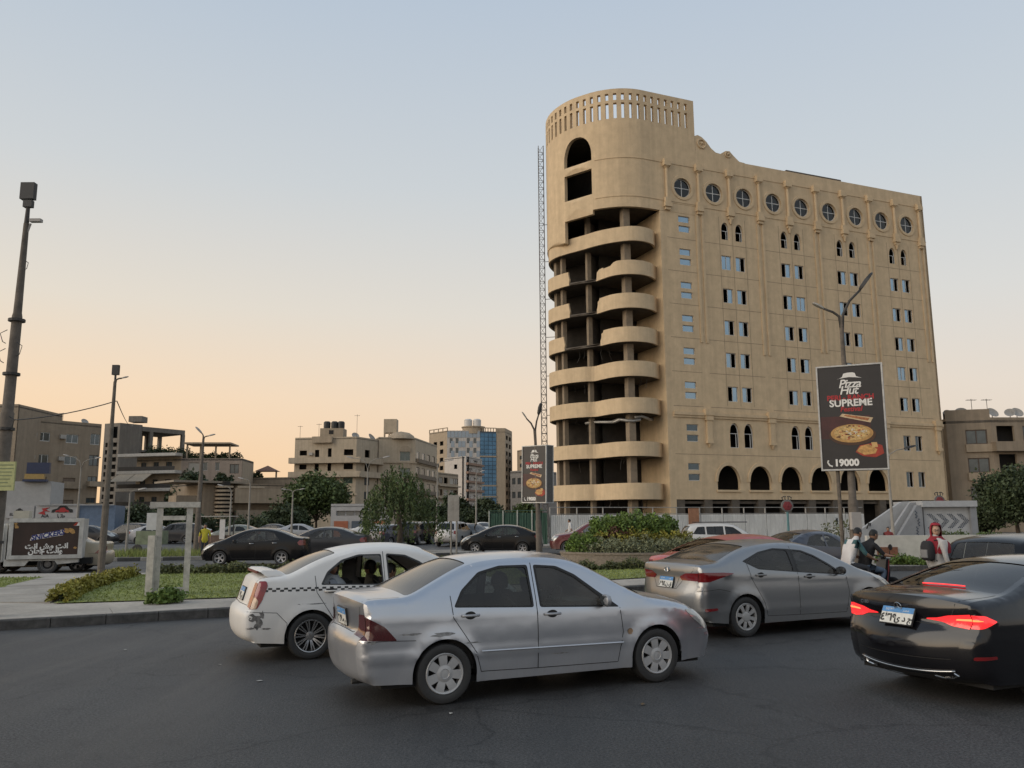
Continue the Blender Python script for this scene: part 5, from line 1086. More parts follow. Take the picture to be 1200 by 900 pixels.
# --- balconied house with white slab edges
z1 = 13.2;P0,P1,P2 = XY(161,533,z1),XY(213,531.5,z1),XY(284,537,z1 - .8);B = Bld('balconied_house','balconied house with white slab edges, striped awnings and planted roof',P0)
st = 2.95;H_ = []
for k in range(4):
    z = z1 - .8 - st * (k + 1) + .4
    H_ += [(.10,.22,z,z + 2.0,'b'),(.38,.50,z,z + 2.0,'b'),(.66,.80,z,z + 2.0,'b')]
fm,L_,rz = B.face(P0,P1,0,z1,H_,tan)
for k in range(4): B.slab(fm,-L_ * .28,L_ + .2,z1 - .45 - st * k,z1 + .05 - st * k,.01,1.9,mat('slab_white',(.55,.52,.47),.8,var=.15),'balcony_slab');B.slab(fm,-L_ * .25,L_,z1 - .2 - st * (k + 1) + .27,z1 + .75 - st * (k + 1),1.7,1.8,mat('railing_dark',(.055,.05,.045),.7),'balcony_railing') if k < 3 else None
for t in (-.22,.16):
    fm2 = fm;z = z1 - st - .5;b = MB();t0,t1 = L_ * t,L_ * (t + .36);b.add([fm(t0,z,1.9),fm(t1,z,1.9),fm(t1 - .4,z - 1.3,3.6),fm(t0 - .4,z - 1.3,3.6)],[(0,1,2,3)]);b.add([(x,y,q - .06) for x,y,q in b.v[:4]],[(3,2,1,0)]);B.put(b,'awning',mat('awning_cream',(.42,.36,.28),.85,var=.15),recalc=False)
H_ = [(.12,.30,z1 - 3.2,z1 - 1.5,'p'),(.36,.43,z1 - 2.9,z1 - 1.5,'t'),(.56,.63,z1 - 2.9,z1 - 1.5,'t'),(.80,.95,z1 - 3.4,z1 - 1.8,'b'),(.12,.26,z1 - 6.3,z1 - 4.8,'b'),(.56,.63,z1 - 6.0,z1 - 4.6,'t'),(.80,.95,z1 - 6.4,z1 - 4.9,'b')]
fm,L_,rz = B.face(P1,P2,0,z1 - .8,H_,pink);Q1,Q0 = back_pts(P1,P2,9);B.shell([(P2[0] - .3,P2[1]),P2,Q1,(P0[0],P0[1] + 10),P0,(P0[0] + .3,P0[1] + .2),(P0[0] + .3,P0[1] + 9),(Q1[0] - .3,Q1[1] - .3)],0,z1 - .8,tan);B.shell([P0,P1,P2,Q1,(P0[0],P0[1] + 10)],z1 - 1.2,z1 - .9,grey,'roof')
B.slab(fm,L_ * .05,L_ * .82,z1 + 1.6,z1 + 1.85,-5,1.0,tan,'roof_canopy')
for t in (.08,.3,.55,.78): B.slab(fm,L_ * t - .12,L_ * t + .12,z1 - .9,z1 + 1.6,-.4,-.1,tan,'column')
hedge('roof_planting','potted greenery along the roof edge of the balconied house',[fm(L_ * .05,0,-.8)[:2],fm(L_ * .95,0,-.8)[:2]],1.0,1.2,z1 - 1.0,'dark',1800,.17,seed=203,cat='plants')
# --- brown low villa with louvred stair
z1 = 7.4;P0,P1,P2,P3 = XY(238,563,z1),XY(262,560.5,z1),XY(318,560,z1),XY(352,566,z1);B = Bld('brown_villa','low brown villa with louvred round stair and overhanging blank walls',P0)
b = MB();fm,L_,rz = B.face(P0,P3,0,z1 - .3,[(.30,.44,1.9,3.0,'d'),(.62,.80,2.0,2.9,'d')],brown);Q1,Q0 = back_pts(P0,P3,12);B.shell([(P3[0] - .3,P3[1]),P3,Q1,Q0,P0,(P0[0] + .3,P0[1] + .2),(Q0[0] + .3,Q0[1] - .3),(Q1[0] - .3,Q1[1] - .3)],0,z1 - .3,brown);B.shell([P0,P3,Q1,Q0],z1 - .6,z1 - .4,grey,'roof')
B.slab(fm,-4.5,L_ * .38,z1 - .35,z1 - .08,-6,1.2,mat('slab_drab',(.28,.24,.19),.9),'roof_slab');B.slab(fm,L_ * .27,L_ * .99,4.3,6.4,.3,1.6,tan,'overhang');B.slab(fm,L_ * .30,L_ * .56,6.4,6.7,-.5,1.7,beige,'parapet');B.slab(fm,L_ * .30,L_ * .88,.9,3.3,.3,1.3,brown,'lower_wall');B.slab(fm,L_ * .1,L_ * .92,.55,.85,.3,1.8,mat('slab_white',(.5,) * 3),'plinth_slab')
for k in range(11): b = MB();c_ = fm(L_ * .19,0,.6);b.lathe([(.02,0),(1.25,0),(1.25,.28),(.02,.28)],18,c=(c_[0],c_[1],.9 + .55 * k));B.put(b,'louvre',tan)
b = MB();c_ = fm(L_ * .19,0,.6);b.lathe([(.85,0),(.85,7)],14,c=(c_[0],c_[1],.3));B.put(b,'stair_core',mat('room_shade_paint',(.03,) * 3));B.slab(fm,-3.5,L_ * .1,0,5.3,-3,-.2,brown,'side_wall')
# low roofs behind the villa
z1 = 11.0;P0,P1 = XY(284,560,8.0),XY(350,559,8.0);P0 = (P0[0] * 1.25,P0[1] * 1.25);P1 = (P1[0] * 1.25,P1[1] * 1.25);z1 = CAMH + (8 - CAMH) * 1.25
B = Bld('low_house','low brown house with a small pitched roof pavilion above the villa',P0);fm,L_,rz = B.face(P0,P1,0,z1,[(.70,.9,z1 - 2.6,z1 - 1.3,'b')],brown);Q1,Q0 = back_pts(P0,P1,8);B.shell([Q0,Q1,P1,P0],z1 - .4,z1 - .2,brown,'roof')
b = MB();c_ = fm(L_ * .36,0,-2);b.add([(c_[0] - 2,c_[1] - 1.5,z1 + 1.2),(c_[0] + 2,c_[1] - 1.5,z1 + 1.2),(c_[0] + 2,c_[1] + 1.5,z1 + 1.2),(c_[0] - 2,c_[1] + 1.5,z1 + 1.2),(c_[0],c_[1],z1 + 2.3)],[(0,1,4),(1,2,4),(2,3,4),(3,0,4),(3,2,1,0)]);B.put(b,'pavilion_roof',mat('tile_brown',(.15,.08,.055),.8,var=.2))
for dx in (-1.6,1.6): b = MB();b.box((c_[0] + dx,c_[1],z1 + .6),(.25,.25,1.2));B.put(b,'column',brown)
hedge('roof_planting','dark roof-garden greenery beside the small pitched roof',[fm(0,0,-1)[:2],fm(L_ * .3,0,-1)[:2]],1.0,1.3,z1 - .3,'dark',700,.2,seed=204,cat='plants')
# --- banded beige block
z1 = 20.0;P0,P1,P2 = XY(346,513,z1),XY(418,511.5,z1),XY(470,519,z1);B = Bld('banded_block','weathered beige block with long parapet bands, stair head and black water tanks',P0)
H_ = []
for k,(za,ks) in enumerate(((15.6,'d'),(12.5,'d'),(9.4,'g'),(6.3,'b'),(3.2,'b'))):
    H_ += [(.08,.20,za + .4,za + 1.5,ks),(.33,.40,za,za + 1.6,ks),(.54,.60,za,za + 1.9,ks),(.80,.95,za + .3,za + 1.6,ks)]
fm,L_,rz = B.face(P0,P1,0,z1,H_,beige)
fm2,L2_,_ = B.face(P1,P2,0,z1,[(a,a + .11,za,za + 1.7,'d' if za > 12 else 'b') for za in (15.6,12.5,9.4,6.3) for a in (.18,.46,.74)],beige);Q1,Q0 = back_pts(P0,P1,11);Q2 = (P2[0] - 4,P2[1] + 12)
B.shell([(P2[0] - .3,P2[1] + .1),P2,Q2,Q0,P0,(P0[0] + .3,P0[1] + .2),(Q0[0] + .3,Q0[1] - .3),(Q2[0] - .3,Q2[1] - .3)],0,z1,beige);B.shell([P0,P1,P2,Q2,Q0],z1 - .5,z1 - .3,grey,'roof')
for za,t in ((16.0,.27),(9.6,.45),(6.5,.25),(6.4,.72),(9.7,.70)): aircon(B,fm,L_ * t,za)
for za in (14.2,11.1):
    for f_,l_,a in ((fm,L_,-.9),(fm2,L2_,0)): B.slab(f_,a,l_ + (.9 if f_ is fm2 else 1.2),za,za + 1.25,1.0,1.2,beige,'parapet_band');B.slab(f_,a,l_ + (.5 if f_ is fm2 else .3),za,za + .18,.01,1.0,beige,'balcony_slab')
B.slab(fm,L_ * .3,L_ * .62,z1 - 1.3,z1 + .1,.3,.9,tan,'parapet');B.slab(fm,-.5,L_ + .5,7.2,7.5,.01,.4,beige,'string_course')
c_ = fm(L_ * .52,0,-4);b = MB();b.box((c_[0],c_[1],z1 + 1.0),(5.2,4,2.4));sh_ = B.put(b,'stair_head',tan);b = MB();b.box((c_[0] - .1,c_[1] - 2.0,z1 + 1.3),(1.0,.1,.9));B.put(b,'window',mat('room_shade_paint',(.03,) * 3))
for dx in (-1.5,0.2,1.7): b = MB();b.lathe([(.001,0),(.75,0),(.8,.5),(.8,1.5),(.55,1.75),(.001,1.8)],14,c=(c_[0] + dx,c_[1],z1 + 2.2));B.put(b,'water_tank',mat('tank_black',(.025,.025,.027),.5,var=.1),smooth=True,angle=40)
p_ = fm(L_ * .02,0,-2);antenna(B,p_[0],p_[1],z1 - .3,3.2);p_ = fm(L_ * .33,0,-2);antenna(B,p_[0],p_[1],z1 - .3,3.6);p_ = fm(L_ * .93,0,-3);antenna(B,p_[0],p_[1],z1 - .3,5.6);dish(B,*fm2(L2_ * .2,0,-3)[:2],z1 - .4,.9,.6);dish(B,*fm2(L2_ * .55,0,-3)[:2],z1 - .4,1.2,1.2)
# --- arched beige block behind, with roof tower
z1 = 20.6;P0,P1,P2 = XY(444,512,z1),XY(487,513,z1),XY(512,522,z1);B = Bld('arched_block','sandy apartment block with arched windows and a square roof tower',P0)
H_ = [(.58,.86,15.2,17.6,'l'),(.58,.86,11.4,13.8,'l'),(.60,.80,7.6,9.6,'b')];fm,L_,rz = B.face(P0,P1,0,z1,H_,beige)
fm2,L2_,_ = B.face(P1,P2,0,z1,[(a,a + .13,za,za + 1.9,'b' if (int(a * 10) + i) % 2 else 't') for i,za in enumerate((15.6,12.0,8.4,4.8)) for a in (.05,.29,.53,.77)],beige);Q1,Q0 = back_pts(P0,P1,12);Q2 = (P2[0] - 3,P2[1] + 10);B.shell([(P2[0] - .3,P2[1] + .1),P2,Q2,Q0,P0,(P0[0] + .3,P0[1] + .2),(Q0[0] + .3,Q0[1] - .3),(Q2[0] - .3,Q2[1] - .3)],0,z1,beige);B.shell([P0,P1,P2,Q2,Q0],z1 - .5,z1 - .3,grey,'roof')
for za in (14.6,11.0,7.4): B.slab(fm,0,L_ + .3,za,za + .3,.01,.3,tan,'string_course');B.slab(fm2,0,L2_ + .3,za,za + .3,.01,.3,tan,'string_course');B.slab(fm2,.3,L2_ - .2,za + .3,za + 1.2,.01,.7,mat('balcony_dark',(.16,.125,.09),.8),'balcony_parapet')
for za,t in ((17.6,.72),(13.8,.72)): b = MB();o_ = arch(L_ * t,za - .3,za,L_ * .30,za + 1.1,6,0);b.add([fm(*p,.05) for p in o_] + [fm(*p,.25) for p in o_],[tuple(range(len(o_),2 * len(o_)))] + [(i,(i + 1) % len(o_),len(o_) + (i + 1) % len(o_),len(o_) + i) for i in range(len(o_))]);B.put(b,'window_arch',tan)
c_ = XY(455.5,491,z1 + 4.2);b = MB();b.box((c_[0],c_[1] + 4,z1 + 2.9),(3.0,3.0,3.2));B.put(b,'roof_tower',beige)
for dx in (-1.3,-.2,1.3): b = MB();b.box((c_[0] + dx,c_[1] + 2.7,z1 + .6),(.35,.35,1.6));B.put(b,'tower_leg',tan)
b = MB();b.lathe([(3.4,0),(3.0,.8),(2.0,1.5),(.001,1.9)],16,c=(c_[0] + 2.5,c_[1] + 3,z1 - .3));B.put(b,'roof_dome',tan,smooth=True)
# --- lower flats, white flats, glass tower, distant block
def ftower(name,label,corners,z1,m,H1,H2,cat='building',depth=12):
    P = [XY(a,b,z1) for a,b in corners];B = Bld(name,label,P[0],cat);r_ = [B.face(P[0],P[1],0,z1,H1,m)]
    if len(P) > 2: r_.append(B.face(P[1],P[2],0,z1,H2,m));Q = (P[2][0] - 2,P[2][1] + depth)
    else: Q = back_pts(P[0],P[1],depth)[0]
    Q0 = (P[0][0] + 1,P[0][1] + depth);e = P[-1];B.shell([(e[0] - .3,e[1] + .1),e,Q,Q0,P[0],(P[0][0] + .3,P[0][1] + .3),(Q0[0] + .3,Q0[1] - .3),(Q[0] - .3,Q[1] - .3)],0,z1,m);B.shell(P + [Q,Q0],z1 - .6,z1 - .3,grey,'roof');return B,r_
B,r_ = ftower('flats','lower tan flats with pale shutters between the arched block and the white flats',[(512,553),(537,556)],14.0,tan,[(a,a + .18,za,za + 1.6,'bdp'[(i + j) % 3]) for i,za in enumerate((11.2,8.0,4.8,1.6)) for j,a in enumerate((.08,.32,.60,.80))],[])
fm,L_,_ = r_[0]
for za in (10.4,7.2,4.0): B.slab(fm,0,L_,za,za + .3,.01,.9,beige,'balcony_slab')
z1 = 23.5;B,r_ = ftower('white_flats','pale pinkish-white flats with a column of small balconies',[(521,537),(546,534.5),(565,538)],z1,whit,[(.45,.60,z1 - 4.2,z1 - 2.6,'d'),(.45,.6,z1 - 10,z1 - 8.8,'d')],[(a,a + .22,z1 - 2.6 - 3.1 * k,z1 - .9 - 3.1 * k,'tb'[(k + i) % 2]) for k in range(8) for i,a in enumerate((.06,.42,.72))])
fm,L_,_ = r_[1]
for k in range(8): aircon(B,fm,L_ * (.34 if k % 2 else .66),z1 - 1.4 - 3.1 * k)
for k in range(8): B.slab(fm,0,L_,z1 - 2.95 - 3.1 * k,z1 - 2.2 - 3.1 * k,.01,.9,mat('balcony_terracotta',(.27,.17,.12),.8,var=.2),'balcony_parapet')
z1 = 38.0;glz = mat('curtain_glass_blue',(.07,.15,.24),.05,.7,var=.3,scale=.25);P = [XY(503,507.5,z1),XY(524,504.5,z1),XY(562.5,504.5,z1),XY(581.5,505,z1),XY(592,505,z1),XY(600,509,z1)]
B = Bld('glass_tower','tall office block with a blue glass curtain wall and white water tanks',P[0])
B.face(P[0],P[1],0,z1,[(a,a + .2,z1 - 6 - 3.4 * k,z1 - 4.2 - 3.4 * k,'d') for k in range(4) for a in (.25,.6)],tan)
B.face(P[1],P[2],0,z1,[(a,a + .09,z1 - 5.3 - 4 * k,z1 - 3.2 - 4 * k,'b') for k in range(6) for a in (.08,.26,.60,.80)],whit);fm,L_,_ = B.frame(P[1],P[2])
for k in range(3):
    for i in range(9): B.slab(fm,L_ * i / 9 + .1,L_ * (i + 1) / 9 - .1,z1 - .4 - 4 * k,z1 - 2.9 - 4 * k,.02,.12,mat('panel_bluegrey',(.28,.33,.38),.3,.3),'cladding_panel') if k < 3 and i not in (0,2,5,7) or k == 0 else None
fm,L_,_ = B.frame(P[2],P[3]);B.slab(fm,0,L_,0,z1 - .4,-.3,0,mat('mullion_dark',(.06,.09,.12),.5),'wall')
nr = 22
for k in range(nr):
    for i in range(4): B.slab(fm,L_ * i / 4 + .09,L_ * (i + 1) / 4 - .09,(z1 - 1) * k / nr + .1,(z1 - 1) * (k + 1) / nr - .1,.02,.14,glz,'pane')
for za in (10.5,15,27): B.slab(fm,0,L_,za,za + .6,.02,.3,tan,'string_course')
B.face(P[3],P[4],0,z1 + 1.2,[],tan);B.face(P[4],P[5],0,z1 + 1.2,[(a,a + .28,z1 - 3.5 - 3.3 * k,z1 - 1.7 - 3.3 * k,'d') for k in range(10) for a in (.1,.55)],tan);Q1,Q0 = (P[5][0],P[5][1] + 14),(P[0][0],P[0][1] + 14);B.shell([(P[5][0] - .3,P[5][1]),P[5],Q1,Q0,P[0],(P[0][0] + .3,P[0][1] + .3),(Q0[0] + .3,Q0[1] - .3),(Q1[0] - .3,Q1[1] - .3)],0,z1,tan);B.shell(P + [Q1,Q0],z1 - .6,z1 - .3,grey,'roof')
for f_,l_,m0 in ((B.frame(P[0],P[1])[0],B.frame(P[0],P[1])[1],4),(fm,L_,6)):
    B.slab(f_,0,l_,z1 + 1.0,z1 + 1.3,-.4,.1,tan,'roof_rail')
    for i in range(m0 + 1): B.slab(f_,l_ * i / m0 - .15,l_ * i / m0 + .15,z1 - .3,z1 + 1.0,-.3,0,tan,'baluster')
c_ = XY(554,500,z1 + 1.5);b = MB();b.lathe([(.01,-1.2),(4.6,-1.2),(4.6,1.4),(5.0,1.5),(5.0,1.9),(.01,1.9)],20,c=(c_[0],c_[1] + 5,z1));B.put(b,'stair_head',tan)
for dx in (-2.1,1.6): b = MB();b.lathe([(.001,0),(1.65,0),(1.7,2.6),(1.2,3.1),(.001,3.2)],16,c=(c_[0] + dx,c_[1] + 4,z1 + 2.0));B.put(b,'water_tank',mat('tank_white',(.55,.53,.5),.5,var=.1),smooth=True,angle=40)
B,r_ = ftower('grey_flats','dull grey flats between the glass tower and the small billboard',[(598,552),(618,551)],13.0,mat('grey_render',(.24,.22,.20),.9,var=.2),[(a,a + .2,za,za + 1.5,'b') for za in (9.8,6.6,3.4) for a in (.1,.42,.7)],[])
B,r_ = ftower('slim_flats','slim beige flats rising behind the small billboard',[(606,528),(616,526),(640,529)],30.0,tan,[(.3,.7,26 - 3.3 * k,27.6 - 3.3 * k,'b') for k in range(5)],[(a,a + .12,26 - 3.3 * k,27.6 - 3.3 * k,'b') for k in range(5) for a in (.2,.6)])
# --- right-hand house with dishes
z1 = 14.2;P0,P1,P2 = XY(1107,481,z1),XY(1160,489,z1 - 1.0),XY(1262,489,z1 - 1.0);B = Bld('corner_flats','shaded brown flats with recessed balconies and roof dishes right of the tall block',P0)
fm,L_,_ = B.face(P0,P1,0,z1,[(.42,.9,z1 - 4.1 - 3.3 * k,z1 - 2.4 - 3.3 * k,'b') for k in range(3)],brown);fm2,L2_,_ = B.face(P1,P2,0,z1 - 1,[(a,a + .2,z1 - 4.1 - 3.3 * k,z1 - 2.0 - 3.3 * k,'d' if a < .2 else 'b') for k in range(3) for a in (.06,.36,.68)],brown);Q1,Q0 = (P2[0],P2[1] + 10),(P0[0],P0[1] + 12)
B.shell([(P2[0] - .3,P2[1]),P2,Q1,Q0,P0,(P0[0] + .3,P0[1] + .3),(Q0[0] + .3,Q0[1] - .3),(Q1[0] - .3,Q1[1] - .3)],0,z1 - 1,brown);B.shell([P0,P1,P2,Q1,Q0],z1 - 1.6,z1 - 1.3,grey,'roof')
for k in range(3): B.slab(fm,L_ * .40,L_ + .1,z1 - 5.0 - 3.3 * k,z1 - 4.1 - 3.3 * k,.01,.25,tan,'balcony_parapet');B.slab(fm2,-.2,L2_ * .34,z1 - 5.0 - 3.3 * k,z1 - 3.9 - 3.3 * k,.01,1.0,brown,'balcony_parapet');B.slab(fm2,L2_ * .34,L2_ * .62,z1 - 5.0 - 3.3 * k,z1 - 4.4 - 3.3 * k,.01,.5,tan,'balcony_parapet')
for px,r__ in ((1110,.5),(1126,.75),(1162,.7),(1183,.6),(1191,.7)): t = atY(px,480,P1[1] + 2);dish(B,t.x,P1[1] + 2,z1 - 1.2,r__,rng.uniform(-.6,.6),mat('dish_grey',(.3,) * 3))
for px in (1139,1157): t = atY(px,480,P1[1] + 3);antenna(B,t.x,P1[1] + 3,z1 - 1.2,2.8)
# --- kiosk and showroom
z1 = 3.35;P0 = XY(388,590.5,z1);P1 = (atY(456,591,P0[1] + .6).x,P0[1] + .6);B = Bld('kiosk','flat-roofed grey kiosk with orange panels behind the willow-like tree',P0)
kg = mat('kiosk_grey',(.40,.39,.38),.7,var=.1);fm,L_,_ = B.face(P0,P1,0,z1,[(.09,.88,2.25,2.7,'d')],kg,backing=.35);Q1,Q0 = back_pts(P0,P1,5);B.shell([Q0,P0,(P0[0] + .2,P0[1] + .2),(P1[0] - .2,P1[1] + .2),P1,Q1],0,z1,kg);B.shell([P0,P1,Q1,Q0],z1 - .3,z1 - .2,kg,'roof')
org = mat('panel_orange',(.36,.12,.06),.6,var=.15)
for a,c in ((.06,.30),(.72,.94)): B.slab(fm,L_ * a,L_ * c,.3,1.75,.02,.07,org,'orange_panel')
B.slab(fm,L_ * .36,L_ * .68,.3,1.75,.02,.06,mat('kiosk_window',(.10,.13,.17),.15,.4,var=.2),'window');b = MB()
for i in range(5): B.slab(fm,L_ * (.11 + .155 * i),L_ * (.235 + .155 * i),2.28,2.68,-.2,-.12,mat('kiosk_louvre',(.19,.18,.16),.7),'clerestory_panel')
Y_ = 78;B = Bld('car_showroom','white and grey car workshop front with black car logos and blue fascia',atY(20,620,Y_));w0,w1 = atY(-60,575,Y_),atY(112,575,Y_);fm,L_,_ = B.frame((w0.x,Y_),(w1.x,Y_ + 3));zt_ = lambda py: atY(50,py,Y_).z
B.slab(fm,L_ * .30,L_ * .62,0,zt_(563),-4,0,mat('showroom_white',(.36,.355,.345),.7,var=.08),'wall');B.slab(fm,0,L_ * .30,0,zt_(567),-4,-.2,mat('showroom_grey',(.30,.29,.28),.7),'wall');B.slab(fm,L_ * .62,L_ * .81,0,zt_(590),-4,-.1,mat('showroom_grey',(.3,) * 3),'wall');B.slab(fm,L_ * .81,L_ + .5,0,zt_(592),-4,-.05,mat('showroom_blue',(.12,.17,.25),.6,var=.15),'wall')
B.slab(fm,L_ * .47,L_ * .61,zt_(554),zt_(541),.02,.5,mat('fascia_navy',(.025,.035,.08),.5),'fascia');B.slab(fm,L_ * .46,L_ * .58,zt_(560.5),zt_(554.5),.02,.45,mat('fascia_gold',(.36,.24,.08),.5),'fascia');B.slab(fm,L_ * .45,L_ * .60,zt_(563.5),zt_(561),.02,.5,mat('fascia_navy',(.0,) * 3),'fascia')
sg = mat('sign_panel_grey',(.40,.39,.38),.6,var=.08);s1 = B.slab(fm,L_ * .36,L_ * .53,zt_(607),zt_(592),.03,.15,sg,'sign_panel');s2 = B.slab(fm,L_ * .54,L_ * .80,zt_(607),zt_(592.5),.03,.15,sg,'sign_panel');B.slab(fm,L_ * .55,L_ + .4,zt_(592),zt_(590.8),.1,.3,mat('showroom_white',(.5,) * 3),'canopy_edge')
ink = mat('sign_black',(.02,.02,.02),.6,var=0);redp = mat('sign_red',(.38,.03,.03),.6,var=0);o_ = Vector((B.o[0],B.o[1],0));ux = (Vector(fm(1,0)) - Vector(fm(0,0))).normalized()
def car_logo(cx,cz,w,col,par_z=.17):
    q = [(-.5,0),(-.46,.14),(-.25,.2),(-.1,.36),(.14,.37),(.3,.2),(.47,.15),(.5,0),(.36,0),(.3,.09),(.2,.0),(-.22,0),(-.3,.09),(-.38,0)];b = MB();b.prism([(x * w,z * w) for x,z in q],par_z,par_z + .02,fn=lambda a,c,h: tuple(Vector(fm(cx + a,cz + c,h))));B.put(b,'car_emblem',col)
car_logo(L_ * .705,zt_(600.5),1.9,ink);car_logo(L_ * .705,zt_(600.2),1.2,redp,.195);car_logo(L_ * .44,zt_(598),.6,ink)
b = MB();b.prism([(-.55,-.1),(-.1,.12),(-.25,.35),(.45,.45),(.1,.25),(.5,.05),(0,.1),(.1,-.25)],.17,.19,fn=lambda a,c,h: fm(L_ * .595 + a,zt_(600) + c,h));B.put(b,'emblem',redp)
for cx,py,txt,sz,par in ((.44,602.6,'EL SHARKAWY',.34,s1),(.60,604.6,'CAR',.42,s2),(.70,604.6,'SERVICE',.42,s2)):
    M_ = plane_matrix(Vector(fm(L_ * cx,zt_(py),.17)) - o_,ux,(0,0,1));add_text('lettering',txt[:0] + {'EL SHARKAWY': 'EL SHAIKH','CAR': 'AIA','SERVICE': '\u0627\u0644\u0627\u0645'}.get(txt,txt),M_,ink,par,size=sz,weight=.01)


# ------------------------------------------------------------------ street furniture
wcon = mat('weathered_white_concrete',(.42,.40,.36),.9,var=.28,scale=5,bump=.5,bscale=25);polec = mat('pole_grey_brown',(.125,.105,.085),.85,var=.3,scale=6,bump=.4,bscale=20);poled = mat('pole_dark',(.06,.055,.05),.7,.2,var=.25);lampb = mat('lamp_black',(.022,.022,.023),.5,var=.1)
# concrete frame on the lawn
pL,pR = gnd(182,697,.18),gnd(214,692,.18);fr = thing('concrete_stand','peeling white concrete stand, an open frame on the lawn','sign stand',(pL.x,pL.y,.18));d_ = Vector((pR.x - pL.x,pR.y - pL.y,0));zt = atY(195,588,pL.y).z - .18;u_ = d_.normalized()
ux_ = Vector((1,.25,0)).normalized();wv = .66
for a in (0,wv):
    b = MB();b.bar((ux_ * a) + Vector((0,0,-.05)),(ux_ * a) + Vector((0,0,zt - .14)),.135,.135,up=(1,.35,0));b.build('post',wcon,fr)
b = MB();b.bar(ux_ * -.09 + Vector((.0,-.12,-.05)),ux_ * -.09 + Vector((.0,-.12,1.36)),.12,.16);b.build('short_post',wcon,fr)
for z,e,w in ((zt - .07,.22,.13),(zt - .38,-.08,.10)): b = MB();b.bar(ux_ * -e + Vector((0,-.0,z)),ux_ * (wv + e) + Vector((0,0,z)),w + .07,w);b.build('crossbeam',wcon,fr)
b = MB();b.bar(ux_ * .06 + Vector((0,.12,.04)),ux_ * (wv - .06) + Vector((0,.12,.04)),.35,.2);b.build('plinth',mat('plinth_concrete',(.26,.25,.23),.9,var=.35,scale=6),fr)
def lamp_head(mb,p,d,s_=1.0,m=1):
    d = Vector(d).normalized();a,b = Vector(p),Vector(p) + d * .62 * s_;sd = d.cross(Vector((0,0,1))).normalized();up = sd.cross(d)
    st = [(0,.05,.05),(.15,.11,.07),(.6,.15,.075),(.9,.12,.05),(1,.04,.02)];vs = []
    for f,w,h in st: c = a + (b - a) * f;vs += [c + sd * w * s_ - up * h * .4 * s_,c - sd * w * s_ - up * h * .4 * s_,c - sd * w * .7 * s_ + up * h * s_,c + sd * w * .7 * s_ + up * h * s_]
    mb.add(vs,[(4 * i + j,4 * i + (j + 1) % 4,4 * i + 4 + (j + 1) % 4,4 * i + 4 + j) for i in range(4) for j in range(4)] + [(0,1,2,3),(16,19,18,17)],m)
def street_lamp(label,base,h,arms,rb=.11,rt=.06,mm=None,group='street lamps',lean=(0,0),collars=True):
    root = thing('street_lamp',label,'street lamp',base,0,group);mm = mm or polec;top = Vector((lean[0],lean[1],h));b = MB()
    b.tube([(0,0,-.1),top * .35,top * .36,top * .68,top * .69,top],[rb,rb * .93,rb * .80,rb * .72,rb * .6,rt],10);b.build('pole',mm,root,smooth=True,angle=30)
    for dx,dy,up,s_ in arms:
        b = MB();e = top + Vector((dx,dy,up));b.tube([top - Vector((0,0,.15)),top + Vector((dx * .15,dy * .15,up * .55)),top + Vector((dx * .55,dy * .55,up * .9)),e],[rt * .8,rt * .65,rt * .55,rt * .5],7);am = b.build('arm',mm,root,smooth=True)
        b = MB();lamp_head(b,e,(dx,dy,up * .35 + .02),s_,0);b.build('lamp_head',lampb if s_ > .9 else mat('lamp_grey',(.22,.21,.2),.6),root)
    return root
# leaning pole at the left edge with a notice and loose wires
Yp = 15.6;pb,pt = atY(-14,712,Yp),atY(31,262,Yp);root = thing('street_lamp','thick weathered lamp post with dangling wires, notice board and square black head','street lamp',(pb.x,Yp,.15),0,'street lamps');hh = pt.z - .15;tp = Vector((pt.x - pb.x,0,hh));b = MB()
b.tube([(0,0,-.2),tp * .5,tp * .505,tp * .75,tp * .76,tp],[.125,.115,.10,.09,.075,.05],12);b.build('pole',polec,root,smooth=True,angle=30)
t2 = atY(33.5,238,Yp) - Vector((pb.x,Yp,.15));b = MB();b.tube([tp * .985,tp + (t2 - tp) * .5,t2],[.05,.04,.035],8);b.build('arm',poled,root)
t3 = atY(33,214,Yp) - Vector((pb.x,Yp,.15));b = MB();b.box((t2 + t3) / 2 + Vector((0,0,.03)),(.27,.12,.34));b.box(t2 + Vector((0,0,-.02)),(.17,.10,.14));b.build('lamp_head',lampb,root)
b = MB();q0 = atY(36,262,Yp) - Vector((pb.x,Yp,.15));b.tube([tp * .96,q0],.02,6);b.box(q0 + Vector((.10,0,.06)),(.22,.1,.06));b.build('camera_bracket',mat('lamp_grey',(.35,.33,.31),.6),root)
q_ = random.Random(3)
for k in range(9):
    f = q_.uniform(.35,.95);c = tp * f;s_ = q_.choice((-1,1));b = MB();r__ = q_.uniform(.06,.16);b.tube([c + Vector((s_ * .10,-.1,0)),c + Vector((s_ * (.10 + r__),-.12,-r__ * .6)),c + Vector((s_ * (.10 + r__ * .6),-.1,-r__ * 1.9)),c + Vector((s_ * .11,-.1,-r__ * 2.2))],.008,4);b.build('loose_wire',lampb,root)
for k in range(5): c = tp * (.18 + .14 * k);b = MB();b.lathe([(.15,-.025),(.15,.025),(.12,.025),(.12,-.025),(.15,-.025)],12,c=tuple(c));b.build('clamp',poled,root)
s0,s1 = atY(-14,575,Yp - .2) - Vector((pb.x,Yp,.15)),atY(19,541,Yp - .2) - Vector((pb.x,Yp,.15));b = MB();b.box((s0 + s1) / 2,(abs(s1.x - s0.x),.04,abs(s1.z - s0.z)));nb = b.build('notice_board',mat('notice_yellow',(.42,.43,.20),.7,var=.15,scale=9),root);b = MB()
